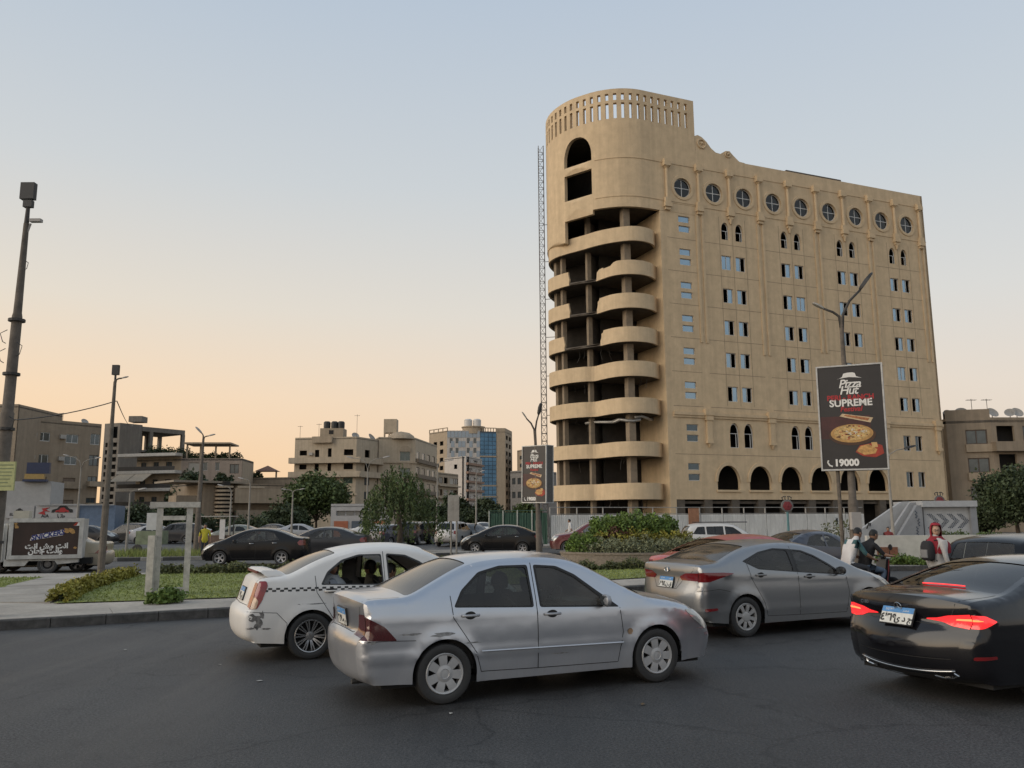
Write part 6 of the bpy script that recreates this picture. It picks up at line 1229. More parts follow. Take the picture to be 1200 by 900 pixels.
for k in range(7):
    z = s1.z - .06 - k * .065;b.box(((s0.x + s1.x) / 2 + q_.uniform(-.03,.03),(s0 + s1).y / 2 - .022,z),(abs(s1.x - s0.x) * q_.uniform(.55,.85),.004,.018))
stuff(b.build('print_lines',mat('notice_print',(.22,.25,.14),.8,var=.2),nb))
# the other lamp posts
pb = gnd(118,673,.17);tz = atY(139,437,pb.y);l2 = street_lamp('leaning brown lamp post beside the beige car, square black head',(pb.x,pb.y,.15),tz.z - .45,[(.22,.02,.12,.35)],.115,.05,lean=(tz.x - pb.x - .1,0))
b = MB();b.box((tz.x - pb.x - .1,0,tz.z - .05),(.22,.12,.34));b.tube([(tz.x - pb.x - .1,0,tz.z - .62),(tz.x - pb.x - .1,0,tz.z - .2)],.035,6);b.build('lamp_head',lampb,l2)
pb = gnd(229,652);tz = atY(238.5,512,pb.y);street_lamp('brown lamp post with two short heads behind the person in yellow',(pb.x,pb.y,.1),tz.z - .2,[(-.12,0,.3,.8),(.28,0,.15,.6)],.15,.06,lean=(tz.x - pb.x,0))
for (px,by,ty,arms,lb) in [(148,646,578,[(.5,0,.2,.9)],'slim pale lamp post behind the white concrete frame'),(88,640,547,[(-1.0,0,.8,.7),(1.0,0,.6,.7)],'grey twin-arm lamp post in front of the brown flats'),(268,641,576,[(-.6,0,.4,.7)],'slim lamp post in front of the louvred villa stair'),(290,640,566,[(-.5,0,.3,.7)],'slim lamp post in front of the villa wall'),(341,640,577,[(-.5,0,.2,.6),(.5,0,.2,.6)],'thin lamp post against the big round tree'),(429,640,548,[(-1.1,0,.7,.8),(1.1,0,.7,.8)],'tall twin-arm lamp post behind the willow-like tree'),(1047,628,540,[(-.7,0,.5,.7),(.9,0,.6,1.0)],'slim twin-arm lamp post in front of the underpass entrance'),(512,630,545,[(.7,0,.3,.8)],'dark thin lamp post beside the lower tan flats'),(558,632,556,[(.3,0,.2,.6)],'plain thin pole at the car-park end')]:
    Y_ = min(gnd(px,by).y,62);Y_ = 42 if px == 1047 else Y_;p = atY(px,by,Y_);t_ = atY(px + (2 if px < 600 else -3),ty,Y_);street_lamp(lb,(p.x,Y_,0),t_.z,arms,.09,.045,mm=mat('pole_pale',(.26,.24,.21),.8,var=.2))
# lamp posts with illuminated-box posters
def food_disc(B,M_,cx,cy,rx,ry,z0):
    crust = mat('print_crust',(.42,.24,.08),.6,var=.3,scale=9);top = mat('print_cheese',(.50,.33,.13),.6,var=.55,scale=16,detail=8);plate_ = mat('print_board',(.07,.035,.02),.7)
    def ellp(rx_,ry_,z,m,nm,dx=0,dy=0,par=None):
        n = 36;b = MB();b.add([M_ @ Vector((cx + dx + rx_ * math.cos(a),cy + dy + ry_ * math.sin(a),z)) for a in [2 * math.pi * k / n for k in range(n)]],[tuple(range(n))]);return b.build(nm,m,par or B,recalc=False)
    ellp(rx * 1.10,ry * 1.12,z0,plate_,'print_board',.01,-.05);ellp(rx,ry,z0 + .004,crust,'print_crust',0,0);ellp(rx * .84,ry * .84,z0 + .008,top,'print_topping',0,.02);q = random.Random(9)
    b = MB()
    for k in range(60):
        a,r_ = q.uniform(0,6.28),math.sqrt(q.random()) * .78;x,y,s_ = cx + rx * r_ * math.cos(a),cy + .02 + ry * r_ * math.sin(a),q.uniform(.018,.045);t_ = q.uniform(0,6)
        b.add([M_ @ Vector((x + s_ * math.cos(t_ + w) * (1.6 if i % 2 else .6),y + s_ * math.sin(t_ + w) * .6,z0 + .012)) for i,w in enumerate((0,1.57,3.14,4.71))],[(0,1,2,3)],k % 3)
    stuff(b.build('print_toppings',[mat('print_red',(.36,.04,.02),.6,var=.1),mat('print_white',(.62,.58,.50),.6,var=.05),mat('print_brown',(.12,.05,.02),.6,var=.1)],B,recalc=False))
def poster_box(name,label,centre,w,h,th,rz,tilt,polex,base,lamp_top,arms,group):
    root = thing(name,label,'billboard',base,0,group);o = Vector(base);alu = mat('poster_frame_alu',(.42,.42,.41),.5,.3,var=.2,scale=6)
    Mx = Matrix.Translation(Vector(centre) - o) @ Matrix.Rotation(rz,4,'Z') @ Matrix.Rotation(R(90),4,'X') @ Matrix.Rotation(tilt,4,'Z')
    def pb_(x0,x1,y0,y1,z0,z1,m,nm,par=root,rec=True):
        b = MB();vs = [Mx @ Vector((x,y,z)) for z in (z0,z1) for y in (y0,y1) for x in (x0,x1)];b.add(vs,[(0,2,3,1),(4,5,7,6),(0,1,5,4),(2,6,7,3),(0,4,6,2),(1,3,7,5)]);return b.build(nm,m,par)
    W2,H2 = w / 2,h / 2;box = pb_(-W2 + .02,W2 - .02,-H2 + .02,H2 - .02,-th,-.012,mat('poster_case_mesh',(.11,.105,.10),.8,.2,var=.5,scale=30),'case')
    f = .045
    for x0,x1,y0,y1 in ((-W2,W2,-H2,-H2 + f),(-W2,W2,H2 - f,H2),(-W2,-W2 + f,-H2 + f + .001,H2 - f - .001),(W2 - f,W2,-H2 + f + .001,H2 - f - .001)):
        pb_(x0,x1,y0,y1,-.03,.03,alu,'frame_bar');pb_(x0,x1,y0,y1,-th - .03,-th + .03,alu,'frame_bar')
    for x in (-W2 + .02,W2 - .02):
        for y in (-H2 + .02,H2 - .02): pb_(x - .02,x + .02,y - .02,y + .02,-th + .03,-.03,alu,'frame_bar')
    po = pb_(-W2 + f + .002,W2 - f - .002,-H2 + f + .002,H2 - f - .002,-.01,.0,mat('poster_black',(.017,.015,.016),.45,var=.25,scale=1.5),'poster')
    pb_(-W2 + f + .002,W2 * .55,-H2 * .40,H2 * .02,0,.003,mat('poster_maroon',(.055,.012,.012),.5,var=.5,scale=2),'poster_panel')
    wt = mat('print_lettering_white',(.70,.69,.66),.6,var=0);rd = mat('print_lettering_red',(.36,.02,.025),.6,var=0);T = lambda x,y: Mx @ Matrix.Translation((x,y,.008));k = w / 1.9
    roof = [(-.30,.0),(-.36,-.05),(-.10,.02),(-.18,.10),(-.12,.18),(.0,.19),(.14,.19),(.20,.10),(.18,.04),(.38,-.03),(.34,.03),(.10,.0),(-.1,.0)]
    b = MB();q = [(-.37,-.03),(-.20,.045),(-.16,.15),(-.05,.175),(.10,.175),(.17,.15),(.20,.05),(.37,-.02),(.30,.0),(.0,.035),(-.28,.005)];tri = tessellate_polygon([[Vector((x,y,0)) for x,y in q]]);b.add([Mx @ Vector((x * k,H2 * .74 + y * k,.008)) for x,y in q],[tuple(t) for t in tri]);b.build('logo_roof',wt,po,recalc=False)
    add_text('lettering','Pizza',T(.0,H2 * .63),wt,po,size=.36 * k,weight=.006 * k,shear=.25,space=.9);add_text('lettering','Hut',T(-.04 * k,H2 * .505),wt,po,size=.36 * k,weight=.006 * k,shear=.25,space=.9)
    add_text('lettering','PERI - RANCH',T(0,H2 * .37),rd,po,size=.215 * k,weight=.008 * k);add_text('lettering','SUPREME',T(0,H2 * .265),wt,po,size=.30 * k,weight=.009 * k);add_text('lettering','Festival',T(0,H2 * .15),rd,po,size=.21 * k,weight=.006 * k,shear=.2)
    b = MB();b.add([Mx @ Vector((x * k,H2 * y,.008)) for x,y in ((-.34,.02),(-.26,.07),(.60,-.03),(.52,-.12))],[(0,1,2,3)]);b.build('print_tray',mat('print_tray',(.55,.42,.26),.6,var=.25,scale=8),po,recalc=False)
    b = MB();q = random.Random(4);b.add([Mx @ Vector((x * k,H2 * y,.011)) for x,y in ((-.22,.025),(-.17,.05),(.50,-.035),(.45,-.085))],[(0,1,2,3)]);b.build('print_topping',mat('print_topping_red',(.34,.13,.05),.6,var=.6,scale=22),po,recalc=False)
    food_disc(po,Mx,-.02 * k,-H2 * .31,.60 * k,.27 * k * h / w / 1.65,.008)
    for i,(pts,m) in enumerate((([(.05,-.66),(.18,-.54),(.55,-.50),(.80,-.55),(.84,-.70),(.60,-.77),(.25,-.74)],mat('print_sauce',(.30,.035,.02),.6,var=.3,scale=9)),([(.08,-.645),(.2,-.555),(.42,-.52),(.66,-.62),(.6,-.70),(.3,-.72)],mat('print_pastry',(.48,.27,.09),.6,var=.4,scale=12)),([(.5,-.49),(.66,-.49),(.68,-.58),(.53,-.59)],mat('print_bread',(.52,.33,.13),.6,var=.2,scale=12)))):
        b = MB();b.add([Mx @ Vector((x * k,H2 * y,.008 + .003 * i)) for x,y in pts],[tuple(range(len(pts)))]);b.build('print_side_dish',m,po,recalc=False)
    add_text('lettering','19000',T(-.22 * k,-H2 * .86),wt,po,size=.28 * k,weight=.014 * k);b = MB()
    b.tube([Mx @ Vector((x * k,-H2 * .86 + y * k,.01)) for x,y in ((-.73,.09),(-.75,.02),(-.70,-.07),(-.62,-.10))],.025 * k,6);b.build('handset_symbol',wt,po)
    b = MB();p0 = Vector((polex - o.x,0,-.1));tp_ = Vector(lamp_top) - o;b.tube([p0,p0 + (tp_ - p0) * .3,p0 + (tp_ - p0) * .31,p0 + (tp_ - p0) * .65,p0 + (tp_ - p0) * .66,tp_],[.16,.14,.11,.10,.085,.06],12);b.build('pole',polec,root,smooth=True,angle=30)
    for dx,dy,up,s_ in arms:
        b = MB();e = tp_ + Vector((dx,dy,up));b.tube([tp_ - Vector((0,0,.6)),tp_ + Vector((dx * .10,dy * .1,up * .1)),tp_ + Vector((dx * .45,dy * .45,up * .6)),e],[.05,.045,.04,.035],8);b.build('arm',poled,root,smooth=True);b = MB();lamp_head(b,e,(dx,dy,up),s_,0);b.build('lamp_head',lampb if s_ > .9 else mat('lamp_pale',(.38,.35,.30),.6),root)
    return root,Mx
Yb = 25.0;c_ = (atY(955,433,Yb) + atY(1027,426,Yb) + atY(962,553,Yb) + atY(1034,549,Yb)) / 4;w_ = (atY(1030,490,Yb) - atY(957.5,490,Yb)).length * 1.0;h_ = (atY(990,428.5,Yb) - atY(997,551,Yb)).length;bt = atY(1003,650,Yb);lt = atY(985.5,372,Yb)
c_.y -= .22
br,Mx_ = poster_box('poster_lamp_post','lamp post with a big black food poster box tilted in front of the tall block',c_,w_,h_,.30,R(-26),R(-.4),bt.x,(bt.x,Yb,0),lt,[(-.52,0,.28,.62),(.62,-.1,.85,1.05)],'lamp posts with poster boxes')
b = MB();b.box((-.02,-.2,1.75),(.28,.18,.5));b.build('meter_box',mat('lamp_grey',(.3,) * 3),br);b = MB();b.tube([(-.33,.1,-.1),(-.33,.1,4.7)],.06,8);b.build('second_pole',polec,br)
Yb = 40.0;c_ = (atY(613,524,Yb) + atY(637,520,Yb) + atY(615,590,Yb) + atY(639,589,Yb)) / 4;w_ = 1.55;bt = atY(632.5,655,Yb);lt = atY(627,505,Yb);h_ = (atY(625,522,Yb) - atY(627,589.5,Yb)).length
poster_box('poster_lamp_post','lamp post with a smaller black food poster box beside the green site fence',c_,w_,h_,.5,R(-42),R(-1.0),bt.x,(bt.x,Yb,0),lt,[(-.42,0,.62,.62),(.18,-.1,.78,.95)],'lamp posts with poster boxes')
# hoarding: white corrugated sheets, rail and posts; green site fence
F0_,F1_ = Vector((2.6,57.5,0)),Vector((29.5,70.5,0));fu = (F1_ - F0_).normalized();frz = math.atan2(fu.y,fu.x);ho = thing('site_hoarding','long white corrugated sheet hoarding with a rail in front of the tall block','hoarding',tuple(F0_),frz)
n = 14;pw = (F1_ - F0_).length / n;b = MB();vs = [];m_ = 26;hz = 1.95
for i in range(m_ + 1): vs += [(i * pw / m_ * .985,(.07 if i % 2 else 0),.02),(i * pw / m_ * .985,(.07 if i % 2 else 0),hz)]
b.add(vs,[(2 * i,2 * i + 2,2 * i + 3,2 * i + 1) for i in range(m_)]);o = b.build('corrugated_sheet',mat('hoarding_white',(.64,.63,.60),.7,var=.15,scale=3,stretch=(1,1,.3)),recalc=False);me_ = o.data;bpy.data.objects.remove(o)
b = MB();b.box((0,.12,1.25),(.07,.07,2.5));pm_ = mesh_of(b,'post',[mat('hoarding_post',(.33,.31,.28),.7,var=.2)])
for k in range(n): link('corrugated_sheet',me_,ho,(k * pw,0,.14));link('post',pm_,ho,(k * pw,0,.1))
for z in (2.62,2.15): b = MB();b.tube([(0,.12,z),(n * pw,.12,z)],.03,6);b.build('rail',mat('hoarding_post',(.3,) * 3),ho)
b = MB();b.box((n * pw * .52 + 2.2,-.1,1.0),(n * pw * .9,.12,.9)); 
b = MB();b.box((n * pw * .405,-.06,1.75),(.95,.05,1.6));b.build('orange_sheet',mat('sheet_orange',(.36,.17,.09),.7,var=.2),ho)
b = MB();b.box((n * pw * .89,-.06,1.45),(.55,.04,.8));sp_ = b.build('warning_sign',mat('sign_white',(.55,.55,.52),.6,var=.05),ho);b = MB();b.box((n * pw * .89 + .08,-.085,1.5),(.14,.01,.5));b.box((n * pw * .89 - .02,-.085,1.55),(.1,.01,.3));stuff(b.build('print_figure',ink,sp_))
G0_,G1_ = atY(574,640,60),atY(642,640,57.2);gu = Vector((G1_.x - G0_.x,-2.8,0));gf = thing('green_site_fence','green mesh-covered site fence with steel posts left of the white hoarding','fence',(G0_.x,60,0),math.atan2(gu.y,gu.x));n = 4;pw = gu.length / n;b = MB();vs = []
for i in range(17): vs += [(i * pw / 16,.05 * math.sin(i * 1.9),.05),(i * pw / 16,.05 * math.sin(i * 1.9 + .7),2.25)]
b.add(vs,[(2 * i,2 * i + 2,2 * i + 3,2 * i + 1) for i in range(16)]);me_ = mesh_of(b,'netting',[mat('netting_green',(.022,.06,.042),.8,var=.4,scale=4,stretch=(3,1,.4))])
for k in range(n): link('netting',me_,gf,(k * pw,0,0));b = MB();b.tube([(k * pw,-.06,0),(k * pw,-.06,2.45)],.05,6);b.build('post',mat('fence_post_pale',(.34,.36,.33),.7),gf)
b = MB();b.tube([(0,-.06,2.42),(n * pw,-.06,2.42)],.03,6);b.build('rail',mat('netting_green',(.0,) * 3),gf)
G2 = atY(566,640,60);b = MB();b.tube([(0,-.06,2.3),(-.7,6,2.3)],.03,6);b.build('rail',mat('netting_green',(.0,) * 3),gf);b = MB();b.add([(0,0,.05),(-1.0,9,.05),(-1.0,9,2.2),(0,0,2.2)],[(0,1,2,3)]);b.build('netting',mat('netting_green',(.0,) * 3),gf,recalc=False)
# plain road sign posts at the car-park mouth
for px,w_,lb in ((528.5,.34,'wide'),(535,.24,'narrow')):
    p = gnd(px,660);p = Vector((p.x * 1.12,p.y * 1.12,.15));t_ = atY(px + 1,581,p.y);root = thing('sign_post',lb + ' blank road sign seen from behind on its post by the car-park mouth','road sign',tuple(p));b = MB();b.tube([(0,0,0),(0,0,t_.z - .1)],.045,8);b.build('post',mat('pole_pale',(.2,) * 3),root);b = MB();b.box((0,-.04,t_.z - .75),(w_,.03,1.25));b.build('sign_plate',mat('sign_back',(.30,.28,.25),.7,var=.2),root)
# white wall with brick panel
W0,W1 = atY(1016,664,32.0),atY(1160,664,31.6);wr = thing('white_wall','low white rendered wall with a small brick-red plaque behind the riders','wall',(W0.x,32,.15));whi = mat('white_wall_paint',(.52,.50,.46),.85,var=.12,scale=3,bump=.2,bscale=20);zt = atY(1016,627.5,32).z - .15
b = MB();b.box(((W1.x - W0.x) / 2,-.1,zt / 2),(W1.x - W0.x,.22,zt));b.build('wall',whi,wr);b = MB();b.bar((W1.x - W0.x + .02,-.1,zt / 2),(W1.x - W0.x + 6,3.2,zt / 2),.22,zt);b.build('wall_return',mat('grey_wall_paint',(.33,.32,.31),.85,var=.12),wr)
a_,c_ = atY(1028,651,31.8),atY(1051,641,31.8);b = MB();b.box(((a_.x + c_.x) / 2 - W0.x,-.24,(a_.z + c_.z) / 2 - .15),(c_.x - a_.x,.06,c_.z - a_.z));b.build('plaque',mat('plaque_brick',(.20,.085,.05),.85,var=.3,scale=12),wr)
# underpass entrance with arrows
Yu = 46.0;U = lambda px,py: atY(px,py,Yu);e0 = U(1083,627);ur = thing('underpass_entrance','grey metro-style underpass entrance with dotted arrow pattern and sloping side','entrance',(e0.x,Yu,0));eg = mat('entrance_grey',(.36,.37,.38),.7,var=.08);eg2 = mat('entrance_dark_grey',(.22,.23,.245),.7,var=.08);X = lambda px: U(px,610).x - e0.x;Z = lambda py: U(1100,py).z
b = MB();b.box(((X(1083) + X(1140)) / 2,1.5,Z(594) / 2),(X(1140) - X(1083),3,Z(594)));b.build('wall',eg,ur);b = MB();b.box(((X(1079) + X(1143)) / 2,1.4,(Z(594) + Z(587)) / 2),(X(1143) - X(1079),3.5,Z(587) - Z(594)));b.build('roof_edge',eg,ur);b = MB();b.box((X(1139.5),.4,Z(594) / 2),(.35,1.2,Z(594) - .01));b.build('pier',eg2,ur)
for (q,nm,m,y0,y1) in (([(X(1012),.0),(X(1079),0),(X(1079),Z(587)),(X(1070),Z(587.5)),(X(1018),Z(621))],'sloping_side',eg,1.2,1.5),([(X(1038),.0),(X(1079.5),0),(X(1079.5),Z(592)),(X(1074),Z(592))],'stair_side',eg2,-.2,0.1),([(X(1030),.0),(X(1079.2),0),(X(1079.2),Z(588.5)),(X(1072),Z(588.5))],'sloping_rail',mat('entrance_mid_grey',(.29,.30,.315),.7),.35,.6)):
    b = MB();b.prism(q,y0,y1,fn=lambda a,c,h: (a,h,c));b.build(nm,m,ur)
dm = mat('arrow_navy',(.03,.045,.075),.6,var=.2);b = MB()
for ax in (1087.5,1099,1111,1122.5):
    for i in range(-5,6):
        for j in range(3): x = X(ax) + (5 - abs(i)) * .075 + j * .10;z = Z(610.5) + i * .072;b.box((x,-.012,z),(.052,.02,.045))
stuff(b.build('arrow_tiles',dm,ur));b = MB()
for i in range(16): b.box((X(1071.5) + (.10 if 4 < i < 10 else 0) + .05 * (i % 2),-.22,Z(599) - i * .085),(.06,.02,.06))
stuff(b.build('arrow_tiles',dm,ur));b = MB();b.tube([(X(1025),1.1,Z(619)),(X(1026),.9,Z(613)),(X(1028),.9,Z(613)),(X(1029),1.1,Z(616))],.04,6);b.build('handrail',metal_dk,ur)
# rose signs
def rose_sign(label,x,y,z0,ztop,s_):
    root = thing('rose_sign',label,'shop sign',(x,y,z0),0,'rose-shaped signs');h = ztop - z0;tq = mat('turquoise_paint',(.09,.20,.21),.6,var=.15);b = MB();b.tube([(0,0,-.05),(0,0,h * .62)],.06 * s_ + .02,8);b.build('post',tq,root)
    b = MB();b.lathe([(.001,-.06),(.40 * s_,-.06),(.44 * s_,0),(.40 * s_,.06),(.001,.06)],24,c=(0,0,h * .72),axis='Y');b.build('disc',mat('sign_dark_edge',(.13,.125,.12),.7),root)
    for k in range(6): a = 1.05 * k;b = MB();b.lathe([(.001,-.10),(.14 * s_,-.085),(.17 * s_,-.062)],12,c=(.16 * s_ * math.cos(a),0,h * .72 + .16 * s_ * math.sin(a)),axis='Y');b.build('petal',mat('rose_red',(.17,.02,.025),.6,var=.3,scale=8),root)
    b = MB();b.lathe([(.001,-.115),(.12 * s_,-.10),(.15 * s_,-.08)],12,c=(0,0,h * .72),axis='Y');b.build('petal',mat('rose_red',(.3,) * 3),root)
    for k,dx in enumerate((-.28,-.1,.1,.28)): b = MB();zz = h * .72 + .42 * s_;b.tube([(dx * s_,0,zz),(dx * s_ * 1.2,0,zz + .16 * s_),(dx * s_ * .5,0,zz + .26 * s_)],.03,5);b.build('scroll_wire',metal_dk,root)
p = atY(924,621,48);t_ = atY(923,575,48);rose_sign('red rose disc sign on a turquoise post by the hoarding',p.x,48,0,t_.z + .1,.82)
p = atY(1101,588,52);t_ = atY(1101,573,52);rose_sign('red rose sign showing above the underpass roof',p.x,52,0,t_.z + .35,.8)
# overhead wires
def wire(a,b_,sag,label):
    a,b_ = Vector(a),Vector(b_);b = MB();b.tube([a + (b_ - a) * t_ - Vector((0,0,sag * 4 * t_ * (1 - t_))) for t_ in np.linspace(0,1,14)],.018,4);o = b.build('overhead_wire',lampb);tag(o,label,'wire','overhead wires')
wire(atY(-40,492,30),atY(136,470,28),.25,'thin wire slung from the left to the leaning lamp post');wire(atY(137,470,28),atY(158,492,150),1.0,'thin wire from the leaning lamp post to the grey concrete block')
# small cart with a white box beside the verge, and a street stall
p = gnd(156,652);cr_ = thing('handcart','pale green handcart carrying a small white cabinet by the verge','cart',(p.x,p.y + 2,0));s_ = (p.y + 2) / FPX;gm_ = mat('cart_green',(.17,.20,.13),.8,var=.3)
b = MB();b.box((.1,0,.95),(1.5,.8,.75));b.build('tub',gm_,cr_);b = MB();b.box((.15,0,1.85),(.62,.5,.95));b.build('cabinet',mat('cabinet_white',(.45,.46,.46),.6,var=.1),cr_)
for dx in (-.5,.6): b = MB();b.lathe([(.001,-.04),(.28,-.04),(.30,0),(.28,.04),(.001,.04)],16,c=(dx,-.45,.3),axis='Y');b.build('wheel',mat('tyre_rubber',(.03,) * 3),cr_)
p = gnd(253,650);st_ = thing('street_stall','small street stall with a thin roof sheet behind the black sedan','stall',(p.x * 1.2,p.y * 1.2,0));b = MB();b.box((0,0,2.15),(2.4,1.2,.06));b.build('roof_sheet',mat('sheet_grey',(.38,.36,.33),.7),st_)
for dx in (-1.1,1.1): b = MB();b.tube([(dx,0,0),(dx,0,2.15)],.04,6);b.build('post',metal_dk,st_)
b = MB();b.box((0,0,.45),(2.0,.8,.9));b.build('counter',mat('counter_brown',(.12,.08,.06),.8,var=.3),st_);b = MB();b.box((.5,-.45,1.3),(.35,.05,1.3));b.build('hanging_cloth',mat('cloth_white',(.6,.58,.56),.8),st_)

# ------------------------------------------------------------------ traffic
def fwd(h): return Vector((math.sin(R(h)),math.cos(R(h)),0))
def by_rear_wheel(sp,pt,h,right=True):
    """ground centre of a car whose visible (right-hand) rear tyre stands at pt"""
    u = fwd(h);n = Vector((u.y,-u.x,0));return Vector((pt[0],pt[1],0)) + u * (sp['L'] / 2 - sp['xr']) - n * (sp['W'] / 2 - .02) * (1 if right else -1)
import copy
def squeeze(sp,k):
    """shorten the rear overhang: everything behind the rear axle is drawn in by factor k"""
    xr = sp['xr'];d = xr * (1 - k);f = lambda x: (xr - (xr - x) * k if x < xr else x) - d
    sp['outline'] = [(f(p[0]),p[1],p[2],p[3] * (.7 if p[0] < .3 else 1)) for p in sp['outline']]
    for n_ in ('windows','trims','doors','panels','band_windows'): sp[n_] = {a: [(f(p[0]),*p[1:]) for p in q] for a,q in sp.get(n_,{}).items()}
    for n_ in ('seams','band_seams'): sp[n_] = [([(f(p[0]),*p[1:]) for p in q],w) for q,w in sp[n_]]
    for v in sp['lights'].values():
        for n_ in ('side','band'):
            if v.get(n_): v[n_] = [(f(p[0]),*p[1:]) for p in v[n_]]
    sp['handles'] = {a: (f(x),z) for a,(x,z) in sp['handles'].items()};sp['mirror'] = (f(sp['mirror'][0]),sp['mirror'][1]);sp['roof'] = tuple((f(x),z) for x,z in sp['roof'])
    sp['cab'] = tuple(f(x) for x in sp['cab']);sp['seat_x'] = tuple(f(x) for x in sp['seat_x']);sp['xf'] -= d;sp['xr'] -= d;sp['L'] -= d;return d
chrome = mat('chrome',(.55,.55,.55),.12,1.0,var=0)
# ---- silver saloon in front
sp = base_spec();sp.update(tumble=.37,trim_mat=mat('panel_gap_black',(.012,) * 3),shoulder=.03,zmax=.66,crease=[((.50,.47),.012,.018),((.885,.83),.006,.03)])
sp['outline'] = [(x,z,min(r,.16) if z < .66 else r * .85,c) for x,z,r,c in sp['outline']]
sp['windows'] = {'win_rear': [(1.15,.975),(2.03,.935),(2.02,1.345),(1.72,1.345),(1.47,1.29),(1.26,1.13)],'win_front': [(2.15,.93),(3.02,.90),(2.84,1.045),(2.60,1.225),(2.38,1.325),(2.14,1.345)]}
sp['trims'] = {'trim_rear': [(1.12,.96),(2.055,.92),(2.045,1.37),(1.70,1.37),(1.44,1.31),(1.22,1.13)],'trim_front': [(2.125,.918),(3.14,.875),(2.88,1.06),(2.62,1.25),(2.40,1.348),(2.115,1.37)]}
sp['lights']['tail']['mat'] = mat('tail_lens_dark_red',(.065,.006,.008),.15,var=.2,coat=.8);sp['rear_glass'] = glass('rear_glass_dusty_brown',(.06,.055,.05),.12,.22);sp['win_mats'] = {'win_front': glass('glass_light_tint',(.60,.66,.61),.03,.13),'win_frontscreen': glass('car_glass_clear',(.62,.66,.62))}
DS = squeeze(sp,.88);loc = by_rear_wheel(sp,(-.712,8.907),65.45)
silver,sh = build_car('saloon_car','dented silver saloon with dark tinted windows in the middle of the road',sp,paint('paint_silver_blue',(.46,.485,.53),.90,.29,.5,dent=.16,dusty=.05,dust=(.22,.20,.18)),loc,65.45,wheels='cover7',glass_mat=glass('glass_dusty_tint',(.16,.17,.165),.03,.05),group='cars in the near lanes')
plate(silver,sh,.08,.86,.36,.17,'\u0663\u0662\u0667','\u0637 \u0639')
mo = mat('moulding_bright',(.55,.56,.58),.3,.5,var=0)
for sg in (-1,1):
    q = densify([(1.42 - DS,.505),(3.16 - DS,.485)],.06,False);p = sh.side3(q,sg,.008);b = MB();b.tube(p,.009,5);b.build('side_moulding',mo,silver)
    q = densify([(3.28,.49),(3.30,.475)],.06,False);b = MB();p = sh.side3([(3.26 - DS,.60)],sg,.004)[0];b.lathe([(.001,0),(.03,0),(.035,-.004)],10,c=p,axis='Y');b.build('indicator',mat('amber_lens',(.3,.2,.12),.3),silver)
    b = MB(); 
    for xw in (sp['xr'] + .36,sp['xf'] - .37): b.box((xw - sp['L'] / 2,sg * (sp['W'] / 2 - .10),.18),(.02,.18,.24))
    b.build('mud_flap',mat('black_plastic',(.02,) * 3),silver) if False else None
b = MB();b.tube([(-sp['L'] / 2 + .02,-.45,.24),(-sp['L'] / 2 + .3,-.45,.24)],.028,8);b.build('exhaust',metal_dk,silver)
# scraped bumper corner and dent marks: bare patches with a shape of their own
def scuffs(root,sh,items,m,sg=-1,d=0):
    items = [(x - d,*q) for x,*q in items]
    for k,(x,z,rx,rz_,s_) in enumerate(items):
        q = blob(x,z,rx,rz_,0,14,.4,s_);p = sh.side3(q,sg,.0022);c = sh.side3([(x,z)],sg,.0022)[0];b = MB();b.add([c] + p,[(0,i + 1,(i + 1) % len(p) + 1) for i in range(len(p))]);b.build('scrape',m,root,smooth=True)
scuffs(silver,sh,[(4.34,.575,.10,.012,3),(4.40,.50,.05,.02,9)],mat('scrape_red_primer',(.26,.17,.175),.7,var=.5,scale=14),d=DS);scuffs(silver,sh,[(.93,.70,.12,.018,5),(.58,.72,.10,.012,6),(1.25,.60,.10,.010,7),(.20,.655,.05,.02,4),(2.30,.42,.10,.008,8)],mat('scrape_dark',(.20,.20,.20),.8,var=.5,scale=20),d=DS * .5)
# ---- white taxi
tx = base_spec();tx.update(L=4.42,W=1.70,xr=1.04,xf=3.62,rw=.31,tumble=.38,belt=(1.02,.94),roof=((1.5,1.42),(2.6,1.44)))
tx['outline'] = [(.14,.27,.08,.05),(.04,.31,.10,.06),(.0,.42,.11,.08),(0,.62,.11,.08),(.04,.675,.08,.07),(.11,.695,.06,.06),(.16,.86,.06,.06),(.21,1.0,.06,.06),(.24,1.07,.05,.05),(.33,1.095,.05,.04),(.60,1.11,.06,.04),(.74,1.135,.06,.04),(1.1,1.29,.06,.05),(1.45,1.405,.07,.05),(1.8,1.465,.08,.05),(2.15,1.485,.08,.05),(2.5,1.465,.08,.06),(2.82,1.38,.07,.08),(3.2,1.17,.06,.10),(3.5,1.02,.06,.10),(3.7,.975,.08,.07),(4.02,.90,.09,.06),(4.22,.82,.12,.08),(4.35,.68,.15,.12),(4.40,.55,.17,.14),(4.42,.42,.17,.14),(4.34,.26,.14,.1)]
tx['windows'] = {'win_rear': [(1.19,1.0),(2.05,.97),(2.04,1.365),(1.74,1.365),(1.50,1.30),(1.30,1.16)],'win_front': [(2.16,.965),(3.05,.94),(2.86,1.08),(2.62,1.245),(2.40,1.345),(2.15,1.37)]}
tx['trims'] = {'trim_rear': [(1.165,.985),(2.07,.953),(2.06,1.385),(1.72,1.385),(1.47,1.315),(1.26,1.16)],'trim_front': [(2.14,.95),(3.14,.92),(2.89,1.09),(2.64,1.265),(2.42,1.365),(2.13,1.39)]}
tx['doors'] = {k: [(x,z + (.03 if z > .8 else 0)) for x,z in q] for k,q in tx['doors'].items()};tx['seams'] = [([(x,z + (.03 if z > .8 else 0)) for x,z in q],w) for q,w in tx['seams'][:3]] + [([(.06,.665),(.50,.64),(.66,.50),(.66,.30)],.007)]
